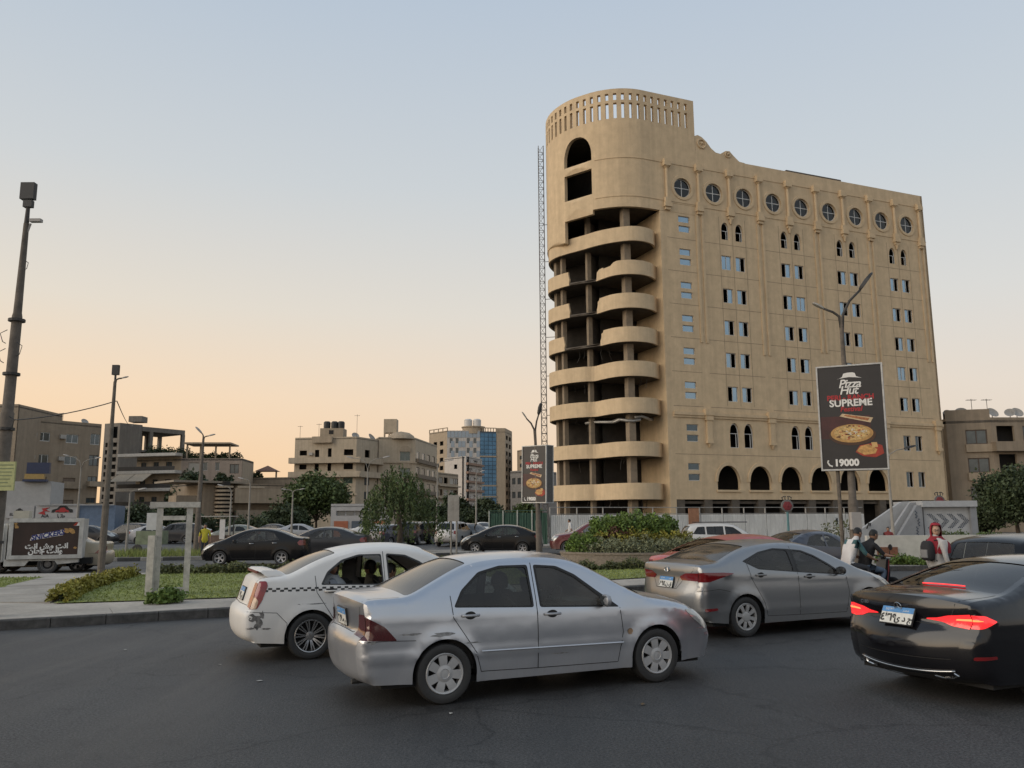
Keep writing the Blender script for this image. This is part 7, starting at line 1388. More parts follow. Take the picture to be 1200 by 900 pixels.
tx['lights']['tail'] = dict(part='tail_light',mat=mat('tail_lens_red_old',(.20,.012,.014),.2,var=.25,scale=8,coat=.6),side=[(-.1,.69),(.20,.70),(.27,.80),(.36,1.0),(.34,1.06),(.1,1.06),(-.1,.9)],band=[(.11,.70,.80),(.22,1.03,.80),(.22,1.03,1.1),(.11,.70,1.1)])
tx['lights']['lens'] = dict(part='reversing_light',mat=mat('lamp_lens_amber_white',(.48,.33,.22),.25,var=.4,scale=12,coat=.5),side=[(.10,.70),(.185,.70),(.22,.80),(.17,.86),(.12,.84)],band=None)
tx['lights'] = {'lens': tx['lights']['lens'],'tail': tx['lights']['tail'],'head': tx['lights']['head']}
tx['lights']['head']['side'] = [(3.98,.82),(4.14,.81),(4.5,.68),(4.5,.54),(4.26,.58),(4.08,.72)];tx['lights']['head']['band'] = [(4.2,.82,.6),(4.2,.82,1.1),(4.39,.60,1.1),(4.39,.60,.62)]
tx['panels'] = {'grille': [(4.33,.70,-.45),(4.33,.70,.45),(4.39,.58,.45),(4.39,.58,-.45)]};tx['band_windows'] = {'win_back': [(.66,1.12,-.93),(.66,1.12,.93),(1.42,1.395,.90),(1.42,1.395,-.90)],'win_frontscreen': [(2.76,1.40,-.90),(2.76,1.40,.90),(3.52,1.01,.95),(3.52,1.01,-.95)]}
tx['band_seams'] = [([(.60,1.11,-.95),(.33,1.095,-.9),(.22,1.02,-.84),(.12,.72,-.74),(.10,.70,.0),(.12,.72,.74),(.22,1.02,.84),(.33,1.095,.9),(.60,1.11,.95)],.008)];tx['handles'] = {'door_rear': (1.32,.90),'door_front': (2.30,.885)};tx['mirror'] = (2.97,.97);tx['rear_glass'] = glass('rear_glass_dusty_pale',(.35,.34,.32),.12,.20)
DT = squeeze(tx,.86);HT = 65.0;loc = by_rear_wheel(tx,(-2.78,11.744),HT)
taxi,sh = build_car('taxi','battered white taxi with black chequer band and open windows',tx,paint('paint_taxi_white',(.66,.65,.63),0,.45,.25,dusty=.22,dent=.12,dust=(.42,.38,.33)),loc,HT,wheels='alloy10',open_win=('win_rear','win_front'),cat='taxi',group='cars in the near lanes',glass_mat=glass('car_glass_clear',(.62,.66,.62)))
for sg in (-1,1):
    b = MB();c_ = .052;n_ = 66;zz = lambda x: .955 - .012 * (x - .4)
    for i in range(n_):
        x0 = .26 + i * c_
        for j in range(2):
            if (i + j) % 2 == 0: q = [(x0,zz(x0) - c_ / 2 * (1 - j) - .012),(x0 + c_,zz(x0) - c_ / 2 * (1 - j) - .012),(x0 + c_,zz(x0) + c_ / 2 * j - .012),(x0,zz(x0) + c_ / 2 * j - .012)];b.add(sh.side3(q,sg,.0018),[(0,1,2,3)])
    stuff(b.build('chequer_band',mat('chequer_black',(.02,.02,.02),.5,var=0),taxi,recalc=False))
    p = Vector(sh.side3([(1.72 - DT,.885)],sg,.004)[0]);add_text('lettering','\u0664\u0662\u0660\u0665',plane_matrix(p,(-sg,0,0),(0,-sg * .05,1)),mat('chequer_black',(.02,) * 3),taxi,size=.085,weight=.003)
W2 = tx['W'] / 2;wp = paint('paint_taxi_white',(.66,) * 3);b = MB();X0 = -tx['L'] / 2
prof = [(.20,1.185),(.24,1.205),(.40,1.20),(.47,1.185),(.40,1.175),(.26,1.175)];vs = []
for y,dx,dz in ((-.64,.10,-.07),(-.60,.03,-.01),(-.3,0,.0),(.3,0,.0),(.60,.03,-.01),(.64,.10,-.07)): vs += [(X0 + x + dx,y,z + dz) for x,z in prof]
b.add(vs,[(6 * i + j,6 * i + (j + 1) % 6,6 * i + 6 + (j + 1) % 6,6 * i + 6 + j) for i in range(5) for j in range(6)] + [tuple(range(6)),tuple(range(30,36))])
so = b.build('boot_spoiler',wp,taxi,smooth=True,angle=40);b = MB();b.box((X0 + .215,0,1.165),(.03,.9,.035));b.build('brake_light',mat('tail_lens_dull',(.14,.035,.03),.4),so)
for y in (-.5,.5): b = MB();b.box((X0 + .36,y,1.14),(.12,.06,.08));b.build('spoiler_foot',wp,so)
plate(taxi,sh,.16,.84,.36,.17,'\u0667\u0661\u0669','\u0633 \u0631')
scuffs(taxi,sh,[(.14,.585,.07,.05,2),(.20,.50,.05,.06,5),(.30,.44,.05,.012,6),(.10,.45,.05,.014,8),(.24,.62,.03,.05,9)],mat('cracked_plastic',(.14,.135,.13),.9,var=.7,scale=18));scuffs(taxi,sh,[(1.45,.52,.10,.012,3),(.95,.74,.2,.01,4)],mat('scrape_dark',(.2,) * 3))
# ---- grey saloon
el = base_spec();el.update(L=4.55,W=1.775,xr=.97,xf=3.67,rw=.315,ww=.205,tumble=.44,belt=(1.13,.93),zmax=.66,roof=((1.35,1.40),(2.5,1.41)),cab=(1.1,3.0),crease=[((1.0,.80),.012,.035),((.42,.40),.010,.03)])
el['outline'] = [(.16,.27,.10,.06),(.05,.31,.13,.09),(0,.46,.17,.12),(0,.64,.17,.12),(.03,.74,.14,.12),(.07,.90,.10,.10),(.05,1.06,.07,.09),(.06,1.115,.05,.06),(.15,1.135,.05,.04),(.38,1.145,.06,.03),(.52,1.17,.06,.04),(.9,1.305,.06,.05),(1.3,1.405,.07,.05),(1.7,1.445,.08,.05),(2.1,1.45,.08,.05),(2.45,1.42,.08,.06),(2.8,1.33,.07,.08),(3.2,1.15,.06,.10),(3.55,.99,.06,.10),(3.75,.94,.08,.07),(4.1,.85,.10,.07),(4.34,.73,.14,.11),(4.50,.58,.18,.15),(4.55,.42,.18,.15),(4.47,.24,.14,.12)]
el['windows'] = {'win_rear': [(1.06,1.165),(1.30,1.06),(2.02,.995),(2.01,1.325),(1.72,1.345),(1.40,1.295)],'win_front': [(2.13,.985),(3.05,.92),(2.82,1.07),(2.56,1.215),(2.32,1.30),(2.12,1.325)]}
el['trims'] = {'trim_rear': [(.98,1.175),(1.28,1.042),(2.10,.972),(2.09,1.345),(1.72,1.368),(1.38,1.315)],'trim_front': [(2.09,.972),(3.15,.895),(2.86,1.085),(2.58,1.235),(2.33,1.322),(2.08,1.345)]}
el['doors'] = {'door_rear': [(1.40,.31),(2.10,.295),(2.09,1.385),(1.70,1.40),(1.33,1.335),(1.05,1.19),(1.10,.92),(1.34,.52)],'door_front': [(2.10,.295),(3.14,.285),(3.22,.60),(3.17,.89),(2.88,1.10),(2.60,1.26),(2.35,1.345),(2.09,1.385)]}
el['seams'] = [([(1.40,.31),(2.10,.295),(3.14,.285),(3.22,.60),(3.17,.89)],.008),([(2.10,.295),(2.09,1.39)],.008),([(1.40,.31),(1.34,.52),(1.10,.92),(1.05,1.19)],.008),([(.02,.73),(.40,.76),(.62,.72)],.006)]
el['lights']['tail'] = dict(part='tail_light',mat=RED_LENS(),side=[(-.1,.86),(.22,.875),(.50,.945),(.74,1.0),(.50,1.015),(.1,1.02),(-.1,1.0)],band=[(.06,.88,.52),(.06,.88,1.1),(.06,1.01,1.1),(.06,1.0,.62),(.06,.94,.44)])
el['lights']['reflector'] = dict(part='reflector',mat=RED_LENS(),side=[(.10,.42),(.36,.44),(.34,.475),(.10,.465)],band=None)
el['lights']['head']['side'] = [(3.75,.89),(4.10,.84),(4.6,.70),(4.6,.58),(4.32,.60),(4.0,.76)];el['lights']['head']['band'] = [(4.14,.84,.70),(4.14,.84,1.1),(4.48,.60,1.1),(4.48,.60,.62)]
el['panels'] = {'grille': [(4.45,.64,-.45),(4.45,.64,.45),(4.54,.48,.45),(4.54,.48,-.45)],'lower_bumper': [(.12,.29,-.75),(.12,.29,.75),(.03,.40,.80),(.03,.40,-.80)]};el['panel_names'] = {'grille': 'grille','lower_bumper': 'lower_bumper'}
el['band_windows'] = {'win_back': [(.44,1.155,-.92),(.44,1.155,.92),(1.24,1.395,.88),(1.24,1.395,-.88)],'win_frontscreen': [(2.68,1.365,-.90),(2.68,1.365,.90),(3.58,.98,.95),(3.58,.98,-.95)]}
el['band_seams'] = [([(.40,1.145,-.95),(.12,1.13,-.92),(.06,1.03,-.84),(.06,.88,-.55),(.03,.73,-.40),(.03,.73,.40),(.06,.88,.55),(.06,1.03,.84),(.12,1.13,.92),(.40,1.145,.95)],.008),([(.07,.92,-.42),(.035,.745,-.36)],.006),([(3.62,.965,-.93),(4.1,.85,-.85),(4.34,.73,-.5),(4.34,.73,.5),(4.1,.85,.85),(3.62,.965,.93)],.008)]
el['handles'] = {'door_rear': (1.30,.955),'door_front': (2.34,.90)};el['mirror'] = (3.0,.945);el['mirror_mat'] = mat('black_plastic',(.02,) * 3);el['rear_glass'] = glass('rear_glass_dusty_grey',(.22,.22,.21),.08,.14)
DE = squeeze(el,.88);HE = 64.5;loc = by_rear_wheel(el,(3.70,13.583),HE)
grey_car,sh = build_car('saloon_car','dusty grey saloon with sweeping roof and red wraparound tail lights',el,paint('paint_dusty_grey',(.26,.27,.285),.85,.28,.5,dusty=.10,dust=(.17,.155,.135)),loc,HE,wheels='cover8',glass_mat=glass('car_glass_mid',(.58,.61,.6),.03,.07),group='cars in the near lanes')
plate(grey_car,sh,.05,.82,.36,.17,'\u0668\u0669\u0664','\u0646 \u0642');p,lat,up,nn = sh.strip_frame(.06,1.04);nn = nn if nn.x < 0 else -nn
def ring(mb,c,a,b_,r1,r2,t_,n=20): mb.tube([Vector(c) + Vector(a) * r1 * math.cos(2 * math.pi * k / n) + Vector(b_) * r2 * math.sin(2 * math.pi * k / n) for k in range(n + 1)],t_,5,cap=False)
b = MB();ring(b,p + nn * .008,lat,up,.065,.035,.006);b.tube([p + nn * .01 + lat * -.03 + up * -.03,p + nn * .01 + lat * -.01 + up * .03],.006,5);b.tube([p + nn * .01 + lat * .03 + up * .03,p + nn * .01 + lat * .01 + up * -.03],.006,5);b.tube([p + nn * .01 + lat * -.02,p + nn * .01 + lat * .02],.005,5);b.build('maker_emblem',chrome,grey_car)
# ---- black executive saloon, lower right
mb_ = base_spec();mb_.update(L=4.75,W=1.82,xr=1.06,xf=3.92,rw=.335,ww=.235,tumble=.44,belt=(1.03,.95),zmax=.68,roof=((1.5,1.39),(2.65,1.41)),cab=(1.2,3.2),seat_x=(1.55,2.5),shoulder=.05,crease=[((.88,.84),.012,.03)])
mb_['outline'] = [(.18,.25,.12,.06),(.07,.30,.16,.10),(.01,.42,.2,.13),(.0,.56,.2,.14),(.03,.68,.16,.13),(.10,.78,.12,.12),(.11,.88,.09,.12),(.07,.99,.07,.12),(.07,1.035,.06,.10),(.14,1.065,.06,.05),(.45,1.09,.07,.03),(.66,1.12,.07,.04),(1.05,1.255,.07,.05),(1.5,1.385,.08,.05),(1.9,1.435,.09,.05),(2.3,1.44,.09,.05),(2.62,1.42,.08,.06),(2.95,1.33,.07,.08),(3.35,1.14,.06,.10),(3.68,1.0,.06,.10),(3.85,.965,.08,.07),(4.25,.90,.10,.07),(4.52,.79,.14,.11),(4.70,.62,.18,.15),(4.75,.44,.18,.15),(4.68,.24,.14,.12)]
mb_['windows'] = {'win_rear': [(1.12,1.06),(2.12,1.015),(2.11,1.335),(1.75,1.345),(1.42,1.27)],'win_front': [(2.22,1.01),(3.18,.965),(2.95,1.09),(2.65,1.24),(2.42,1.315),(2.21,1.335)]};mb_['trims'] = {'trim_rear': [(1.06,1.045),(2.18,.995),(2.17,1.355),(1.74,1.367),(1.39,1.285)],'trim_front': [(2.16,.995),(3.27,.945),(2.98,1.105),(2.67,1.26),(2.43,1.337),(2.15,1.355)]};mb_['trim_mat'] = chrome
mb_['doors'] = {'door_rear': [(1.50,.30),(2.18,.285),(2.16,1.38),(1.72,1.39),(1.36,1.305),(1.02,1.10),(1.16,.86),(1.44,.52)],'door_front': [(2.18,.285),(3.26,.275),(3.34,.60),(3.29,.92),(3.0,1.12),(2.69,1.28),(2.44,1.36),(2.16,1.38)]}
mb_['seams'] = [([(1.50,.30),(2.18,.285),(3.26,.275),(3.34,.60),(3.29,.92)],.007),([(2.18,.285),(2.16,1.385)],.007),([(1.50,.30),(1.44,.52),(1.16,.86),(1.02,1.10)],.007)]
lit = mat('brake_lens_lit',(.5,.02,.03),.15,var=0,coat=.6,emit=((1.0,.03,.03),.85));lit2 = mat('brake_lens_core',(.6,.1,.05),.2,var=0,emit=((1.0,.16,.05),2.2))
mb_['lights'] = {'core': dict(part='brake_light_core',mat=lit2,side=[(-.1,.915),(.10,.91),(.16,.922),(.10,.935),(-.1,.935)],band=[(.10,.915,.80),(.10,.915,1.1),(.10,.938,1.1),(.10,.938,.82)]),
    'tail': dict(part='tail_light',mat=lit,side=[(-.1,.82),(.14,.84),(.30,.915),(.18,.975),(-.1,.985)],band=[(.11,.875,.64),(.11,.82,.78),(.11,.82,1.1),(.08,.985,1.1),(.08,.975,.72),(.09,.945,.58),(.10,.93,.42),(.10,.905,.40)]),'head': mb_['lights']['head'],
    'reflector': dict(part='reflector',mat=RED_LENS(),side=[(.05,.475),(.26,.49),(.25,.52),(.05,.51)],band=None)}
mb_['lights']['head']['side'] = [(4.05,.92),(4.30,.885),(4.8,.76),(4.8,.66),(4.5,.68),(4.2,.80)];mb_['lights']['head']['band'] = [(4.42,.84,.62),(4.42,.84,1.1),(4.62,.70,1.1),(4.62,.70,.62)]
mb_['panels'] = {'grille': [(4.63,.70,-.5),(4.63,.70,.5),(4.74,.50,.5),(4.74,.50,-.5)],'diffuser': [(.14,.265,-.62),(.14,.265,.62),(.05,.335,.66),(.05,.335,-.66)]}
mb_['panel_names'] = {'grille': 'grille','diffuser': 'diffuser','bright_strip': 'bumper_strip'};mb_['panel_mats'] = {'bright_strip': chrome}
mb_['band_windows'] = {'win_back': [(.60,1.11,-.93),(.60,1.11,.93),(1.46,1.375,.88),(1.46,1.375,-.88)],'win_frontscreen': [(2.80,1.375,-.90),(2.80,1.375,.90),(3.70,.995,.95),(3.70,.995,-.95)]}
mb_['band_seams'] = [([(.55,1.10,-.93),(.14,1.065,-.88),(.07,.98,-.82),(.10,.90,-.74),(.11,.80,-.66),(.08,.75,-.5),(.08,.75,.5),(.11,.80,.66),(.10,.90,.74),(.07,.98,.82),(.14,1.065,.88),(.55,1.10,.93)],.007),([(.01,.47,-.9),(.01,.47,.9)],.006)]
mb_['handles'] = {'door_rear': (1.42,.93),'door_front': (2.46,.90)};mb_['mirror'] = (3.10,.97);mb_['rear_glass'] = glass('rear_glass_dark',(.16,.17,.18),.03)
mb_['outline'] = [(x,z if z < .55 else .55 + (z - .55) * .93,r,c) for x,z,r,c in mb_['outline']]
lz = lambda z: z if z < .55 else .55 + (z - .55) * .93
for k_ in ('windows','trims','doors'): mb_[k_] = {a: [(x,lz(z)) for x,z in q] for a,q in mb_[k_].items()}
for k_ in ('panels','band_windows'): mb_[k_] = {a: [(x,lz(z),t) for x,z,t in q] for a,q in mb_[k_].items()}
mb_['seams'] = [([(x,lz(z)) for x,z in q],w) for q,w in mb_['seams']];mb_['band_seams'] = [([(x,lz(z),t) for x,z,t in q],w) for q,w in mb_['band_seams']];mb_['belt'] = (lz(1.03),lz(.95));mb_['roof'] = ((1.5,lz(1.39)),(2.65,lz(1.41)));mb_['crease'] = [((lz(.86),lz(.82)),.012,.03)]
for d_ in mb_['lights'].values():
    lo = -.045 if d_['part'] != 'headlight' else 0
    if d_.get('side'): d_['side'] = [(x,lz(z) + (lo if z > .7 else 0)) for x,z in d_['side']]
    if d_.get('band'): d_['band'] = [(x,lz(z) + lo,t) for x,z,t in d_['band']]
mb_['handles'] = {k_: (x,lz(z)) for k_,(x,z) in mb_['handles'].items()};mb_['mirror'] = (3.10,lz(.97))
HM = 66.0;u_ = fwd(HM);n_ = Vector((u_.y,-u_.x,0));rc = Vector((4.14,9.12,0));loc = rc + u_ * mb_['L'] / 2
merc,sh = build_car('saloon_car','glossy black executive saloon with lit red brake lights and star badge',mb_,paint('paint_black_gloss',(.006,.006,.008),0,.16,.55,dusty=.02,low=.1,dust=(.05,.045,.04),spec=.3),loc,HM,wheels='alloy5',group='cars in the near lanes',glass_mat=glass('glass_dark_tint',(.2,) * 3))
plate(merc,sh,.10,.775,.40,.18,'\u0664\u0663\u0661\u0669','\u0649 \u062F \u062C',off=.06);p,lat,up,nn = sh.strip_frame(.07,.945);nn = nn if nn.x < 0 else -nn;b = MB();c_ = p + nn * .01;ring(b,c_,lat,up,.045,.045,.005)
for a in (90,210,330): b.tube([c_,c_ + lat * .043 * math.cos(R(a)) + up * .043 * math.sin(R(a)) * (1 if up.z > 0 else -1)],[.008,.003],5)
b.build('star_badge',chrome,merc)
s0_ = sh.sat(.68,lz(1.12));b = MB();pts = sh.strip([(s0_,t) for t in np.linspace(-.36,.36,9)],.006);b.tube(pts,.008,6);b.build('high_brake_light',mat('brake_strip_lit',(.5,.05,.05),.3,var=0,emit=((1.0,.04,.04),.9)),merc)
p,lat,up,nn = sh.strip_frame(.09,.955,.66);nn = nn if nn.x < 0 else -nn;lat = Vector((0,-1,0));up = Vector((0,0,1));add_text('lettering','C180',plane_matrix(p + Vector((-.012,0,0)),lat,up),chrome,merc,size=.05)
b = MB();b.tube(sh.strip([(sh.sat(.04,.365),t) for t in np.linspace(-.9,.9,25)],.006),.011,6);b.build('bumper_strip',chrome,merc,smooth=True)
for sg in (-1,1):
    pts = sh.strip([(sh.sat(*a),sg * t) for a,t in (((.06,.335),.55),((.07,.31),.66),((.07,.305),.80),((.055,.325),.90),((.045,.345),.86))],.006);b = MB();b.tube(pts,.011,6);b.build('exhaust_trim',chrome,merc)
# ---- mid-distance and far traffic
sunny = base_spec();sunny.update(L=4.42,W=1.695,H=1.5,xr=.95,xf=3.55,rw=.305,tumble=.40,belt=(1.06,.95),roof=((1.4,1.43),(2.5,1.46)),step=.06)
sunny['outline'] = [(.16,.27,.12,.05),(.04,.34,.14,.08),(0,.50,.16,.10),(.02,.68,.12,.09),(.06,.9,.08,.08),(.06,1.08,.06,.07),(.14,1.11,.06,.04),(.45,1.14,.06,.04),(.80,1.29,.06,.05),(1.25,1.44,.07,.05),(1.7,1.50,.08,.05),(2.1,1.505,.08,.05),(2.5,1.46,.08,.06),(2.9,1.32,.07,.08),(3.3,1.12,.06,.10),(3.55,1.01,.07,.09),(3.85,.93,.09,.07),(4.15,.82,.13,.10),(4.35,.64,.17,.13),(4.42,.45,.17,.14),(4.34,.25,.14,.1)]
sunny['windows'] = {'win_rear': [(1.10,1.06),(2.0,1.0),(1.99,1.39),(1.7,1.40),(1.35,1.32)],'win_front': [(2.08,.99),(3.0,.95),(2.75,1.14),(2.45,1.31),(2.2,1.385),(2.07,1.39)]};sunny['trims'] = {'trim_rear': [(1.06,1.045),(2.06,.98),(2.05,1.41),(1.7,1.42),(1.32,1.335)],'trim_front': [(2.04,.98),(3.08,.93),(2.78,1.155),(2.47,1.33),(2.2,1.405),(2.03,1.41)]}
sunny['doors'] = {'door_rear': [(1.36,.30),(2.05,.29),(2.04,1.43),(1.65,1.44),(1.28,1.35),(1.03,1.1),(1.08,.86),(1.32,.5)],'door_front': [(2.05,.29),(3.04,.28),(3.12,.6),(3.08,.92),(2.8,1.18),(2.48,1.35),(2.2,1.425),(2.04,1.43)]};sunny['seams'] = [([(1.36,.30),(2.05,.29),(3.04,.28),(3.12,.6),(3.08,.92)],.008),([(2.05,.29),(2.04,1.43)],.008)]
sunny['lights'] = {'tail': dict(part='tail_light',mat=RED_LENS(),side=[(-.1,.80),(.22,.82),(.30,.93),(.2,1.04),(-.1,1.04)],band=[(.05,.82,.70),(.05,.82,1.1),(.06,1.03,1.1),(.06,1.03,.75)]),'head': dict(part='headlight',mat=CLEAR_LENS(),side=[(3.78,.90),(4.05,.855),(4.5,.72),(4.5,.62),(4.2,.64),(3.95,.78)],band=[(4.06,.85,.62),(4.06,.85,1.1),(4.36,.64,1.1),(4.36,.64,.6)])}
sunny['panels'] = {'grille': [(4.28,.70,-.45),(4.28,.70,.45),(4.40,.52,.45),(4.40,.52,-.45)]};sunny['band_windows'] = {'win_back': [(.50,1.16,-.92),(.50,1.16,.92),(1.2,1.42,.88),(1.2,1.42,-.88)],'win_frontscreen': [(2.62,1.42,-.90),(2.62,1.42,.90),(3.5,1.03,.95),(3.5,1.03,-.95)]};sunny['band_seams'] = [];sunny['handles'] = {'door_rear': (1.25,.92),'door_front': (2.22,.90)};sunny['handle_mat'] = chrome;sunny['mirror'] = (2.95,.98)
cg = glass('car_glass_mid',(.42,) * 3);black_p = paint('paint_black',(.006,.006,.007),0,.25,.25,dusty=.02,dust=(.05,.045,.04),low=.1,spec=.25);dgrey = paint('paint_dark_grey',(.028,.029,.033),.2,.3,.4,dusty=.05,dust=(.10,.09,.08),spec=.3);beige_p = paint('paint_beige',(.42,.36,.26),.2,.4,.4,dusty=.2);red_p = paint('paint_dark_red',(.12,.014,.017),.1,.35,.6,dusty=.15);red2 = paint('paint_red',(.36,.045,.04),.0,.35,.6,dusty=.12);white_p = paint('paint_white',(.60,.59,.57),0,.4,.4,dusty=.15);blue_p = paint('paint_navy',(.02,.026,.05),.2,.3,.7,dusty=.1);silv_p = paint('paint_silver',(.40,.40,.41),.4,.4,.4,dusty=.25)
p = gnd(271,669);p2 = gnd(350,669);black1,sh = build_car('saloon_car','black saloon driving left behind the lawn hedge',sunny,black_p,(atY(301,650,36.6).x,36.6,0),-91,glass_mat=cg,group='cars on the far carriageway')
build_car('saloon_car','dark grey saloon following the black one behind the hedge',sunny,dgrey,(atY(380,650,41).x,41,0),-86,glass_mat=cg,group='cars on the far carriageway',detail=1)
p,p2 = gnd(561,653.5),gnd(611,653.5);build_car('saloon_car','black saloon turning in front of the green site fence',sunny,black_p,(atY(588,645,46.5).x,46.5,0),-82,glass_mat=cg,group='cars on the far carriageway')
suv = base_spec();suv.update(L=4.4,W=1.80,xr=.90,xf=3.52,rw=.35,sill=.26,tumble=.28,belt=(1.12,1.05),zmax=.75,roof=((.8,1.62),(2.4,1.64)),cab=(.9,2.9),seat_x=(1.2,2.2),step=.06)
suv['outline'] = [(.12,.32,.1,.04),(.02,.42,.12,.07),(0,.65,.12,.08),(.03,.85,.09,.07),(.06,1.10,.08,.06),(.22,1.45,.08,.05),(.40,1.60,.08,.05),(.9,1.66,.09,.05),(1.6,1.68,.09,.05),(2.2,1.65,.09,.06),(2.55,1.55,.08,.08),(2.95,1.28,.07,.10),(3.2,1.12,.08,.09),(3.5,1.06,.10,.07),(4.0,1.0,.12,.07),(4.25,.90,.14,.10),(4.37,.68,.17,.13),(4.4,.48,.17,.13),(4.32,.30,.14,.1)]
suv['windows'] = {'win_rear': [(.36,1.18),(.98,1.16),(.97,1.53),(.62,1.52)],'win_mid': [(1.05,1.155),(1.88,1.13),(1.87,1.55),(1.04,1.535)],'win_front': [(1.96,1.125),(2.86,1.10),(2.66,1.28),(2.36,1.50),(1.95,1.55)]};suv['win_door'] = {'win_mid': 'door_rear','win_front': 'door_front'};suv['trims'] = {}
suv['doors'] = {'door_rear': [(1.12,.38),(1.92,.37),(1.91,1.58),(1.01,1.56),(1.01,1.0)],'door_front': [(1.92,.37),(2.95,.37),(2.98,1.05),(2.7,1.31),(2.38,1.54),(1.91,1.58)]};suv['seams'] = [([(1.12,.38),(1.92,.37),(2.95,.37),(2.98,1.05)],.009),([(1.92,.37),(1.91,1.58)],.009)];suv['handles'] = {'door_rear': (1.15,1.0),'door_front': (2.06,.99)};suv['mirror'] = (2.72,1.12)
suv['lights'] = {'tail': dict(part='tail_light',mat=RED_LENS(),side=[(-.1,.85),(.16,.87),(.18,1.06),(.05,1.08),(-.1,1.06)],band=[(.03,.86,.8),(.03,.86,1.1),(.06,1.08,1.1),(.06,1.08,.8)]),'head': dict(part='headlight',mat=CLEAR_LENS(),side=[(3.98,.95),(4.2,.93),(4.5,.78),(4.5,.68),(4.2,.72)],band=[(4.18,.94,.60),(4.18,.94,1.1),(4.36,.70,1.1),(4.36,.70,.6)])}
suv['panels'] = {'grille': [(4.28,.86,-.5),(4.28,.86,.5),(4.38,.60,.5),(4.38,.60,-.5)]};suv['band_windows'] = {'win_back': [(.08,1.14,-.88),(.08,1.14,.88),(.32,1.55,.84),(.32,1.55,-.84)],'win_frontscreen': [(2.5,1.57,-.90),(2.5,1.57,.90),(3.12,1.16,.95),(3.12,1.16,-.95)]};suv['band_seams'] = []
def scaled(sp,kx,kz,**kw):
    s_ = copy.deepcopy({k: v for k,v in sp.items() if k not in ('lights','rear_glass','trim_mat','handle_mat','mirror_mat','panel_mats')});s_['lights'] = {k: dict(v) for k,v in sp['lights'].items()}
    for k in ('handle_mat',): 
        if k in sp: s_[k] = sp[k]
    s_.update(kw);return s_
p = gnd(672,655);build_car('hatchback','dark red car with lit headlamp nosing out behind the planter',suv,red_p,(atY(695,645,45).x,45.0,0),-84,glass_mat=cg,group='cars on the far carriageway')
t_ = atY(875,632,18.2);build_car('saloon_car','bright red saloon mostly hidden beyond the dusty grey saloon',sunny,red2,(t_.x + .1,18.3,-.03),66,glass_mat=glass('car_glass_pale',(.35,.37,.38)),group='cars in the near lanes',detail=1)
t_ = atY(852,618,40);wv,sh = build_car('estate_car','white people carrier with roof rack behind the planter',suv,white_p,(t_.x + .3,41.5,-.10),88,glass_mat=glass('glass_dark_tint',(.2,) * 3),group='cars on the far carriageway',detail=1)
for y in (-.6,.6): b = MB();b.tube([(-1.5,y,1.74),(.9,y,1.74)],.025,6);b.build('roof_rail',metal_dk,wv)
for x in (-1.3,-.3,.7): b = MB();b.tube([(x,-.6,1.745),(x,.6,1.745)],.02,6);b.build('roof_bar',metal_dk,wv)
t_ = atY(950,626,29);build_car('saloon_car','navy saloon seen past the grey one, heading away by the hoarding',sunny,blue_p,(t_.x + .2,29.5,-.12),62,glass_mat=cg,group='cars on the far carriageway',detail=1)
t_ = atY(1180,626,16.5);bs,sh = build_car('hatchback','black hatchback with roof spoiler beyond the executive saloon',suv,black_p,(t_.x + .95,17.3,-.20),55,glass_mat=glass('car_glass_mid',(.4,) * 3),group='cars in the near lanes')
b = MB();b.box((-2.02,.0,1.24),(.30,1.5,.05));b.build('boot_spoiler',black_p,bs);b = MB();b.box((-2.18,-.62,1.06),(.03,.34,.05));b.build('lit_indicator',mat('indicator_lit',(.6,.25,.05),.3,var=0,emit=((1,.42,.08),2.2)),bs)
# beige saloon behind the lorry
acc = scaled(base_spec(),1,1);p = gnd(103,671);build_car('saloon_car','beige saloon stopped behind the lorry, dark rear lamps',base_spec(),beige_p,(p.x - 2.2,p.y + 1.2,0),-104,glass_mat=cg,group='cars on the far carriageway')
# parked cars far left and in the car park
parked = [(150,642,74,-80,suv,dgrey,'dark grey off-roader parked behind the handcart'),(183,642,72,85,sunny,silv_p,'silver saloon parked behind the white concrete stand'),(205,642,70,-88,suv,dgrey,'long dark van-like car parked left of the person in yellow'),(221,642,76,-60,sunny,white_p,'white car parked nose-out beside the brown lamp post'),(276,641,68,-86,sunny,paint('paint_green_grey',(.12,.14,.13),.2,.4,.4),'green-grey old saloon parked behind the stall'),(352,641,76,80,sunny,silv_p,'silver car parked under the big round tree'),(318,641,78,-80,sunny,dgrey,'dark car parked beside the clipped round shrub'),(105,640,70,88,sunny,dgrey,'dark car parked below the blue showroom wall'),
          (484,640,64,10,suv,dgrey,'dark off-roader parked beside the willow-like tree'),(503,640,66,20,suv,black_p,'black off-roader in the car park row'),(460,640,62,30,sunny,blue_p,'dark saloon half hidden by the willow-like tree'),(519,640,72,-50,sunny,white_p,'white saloon in the car park facing out'),(534,643,60,15,suv,silv_p,'silver estate in the car park seen from behind'),(546,640,68,160,sunny,silv_p,'silver saloon at the end of the car park row'),(553,642,62,150,sunny,black_p,'black saloon nose-on beside the green fence'),(566,632,84,170,sunny,white_p,'small white car far back beside the green fence'),(440,640,68,80,sunny,white_p,'white saloon parked by the kiosk'),(60,640,60,88,sunny,silv_p,'silver saloon parked behind the lorry')]
CARCACHE = {}
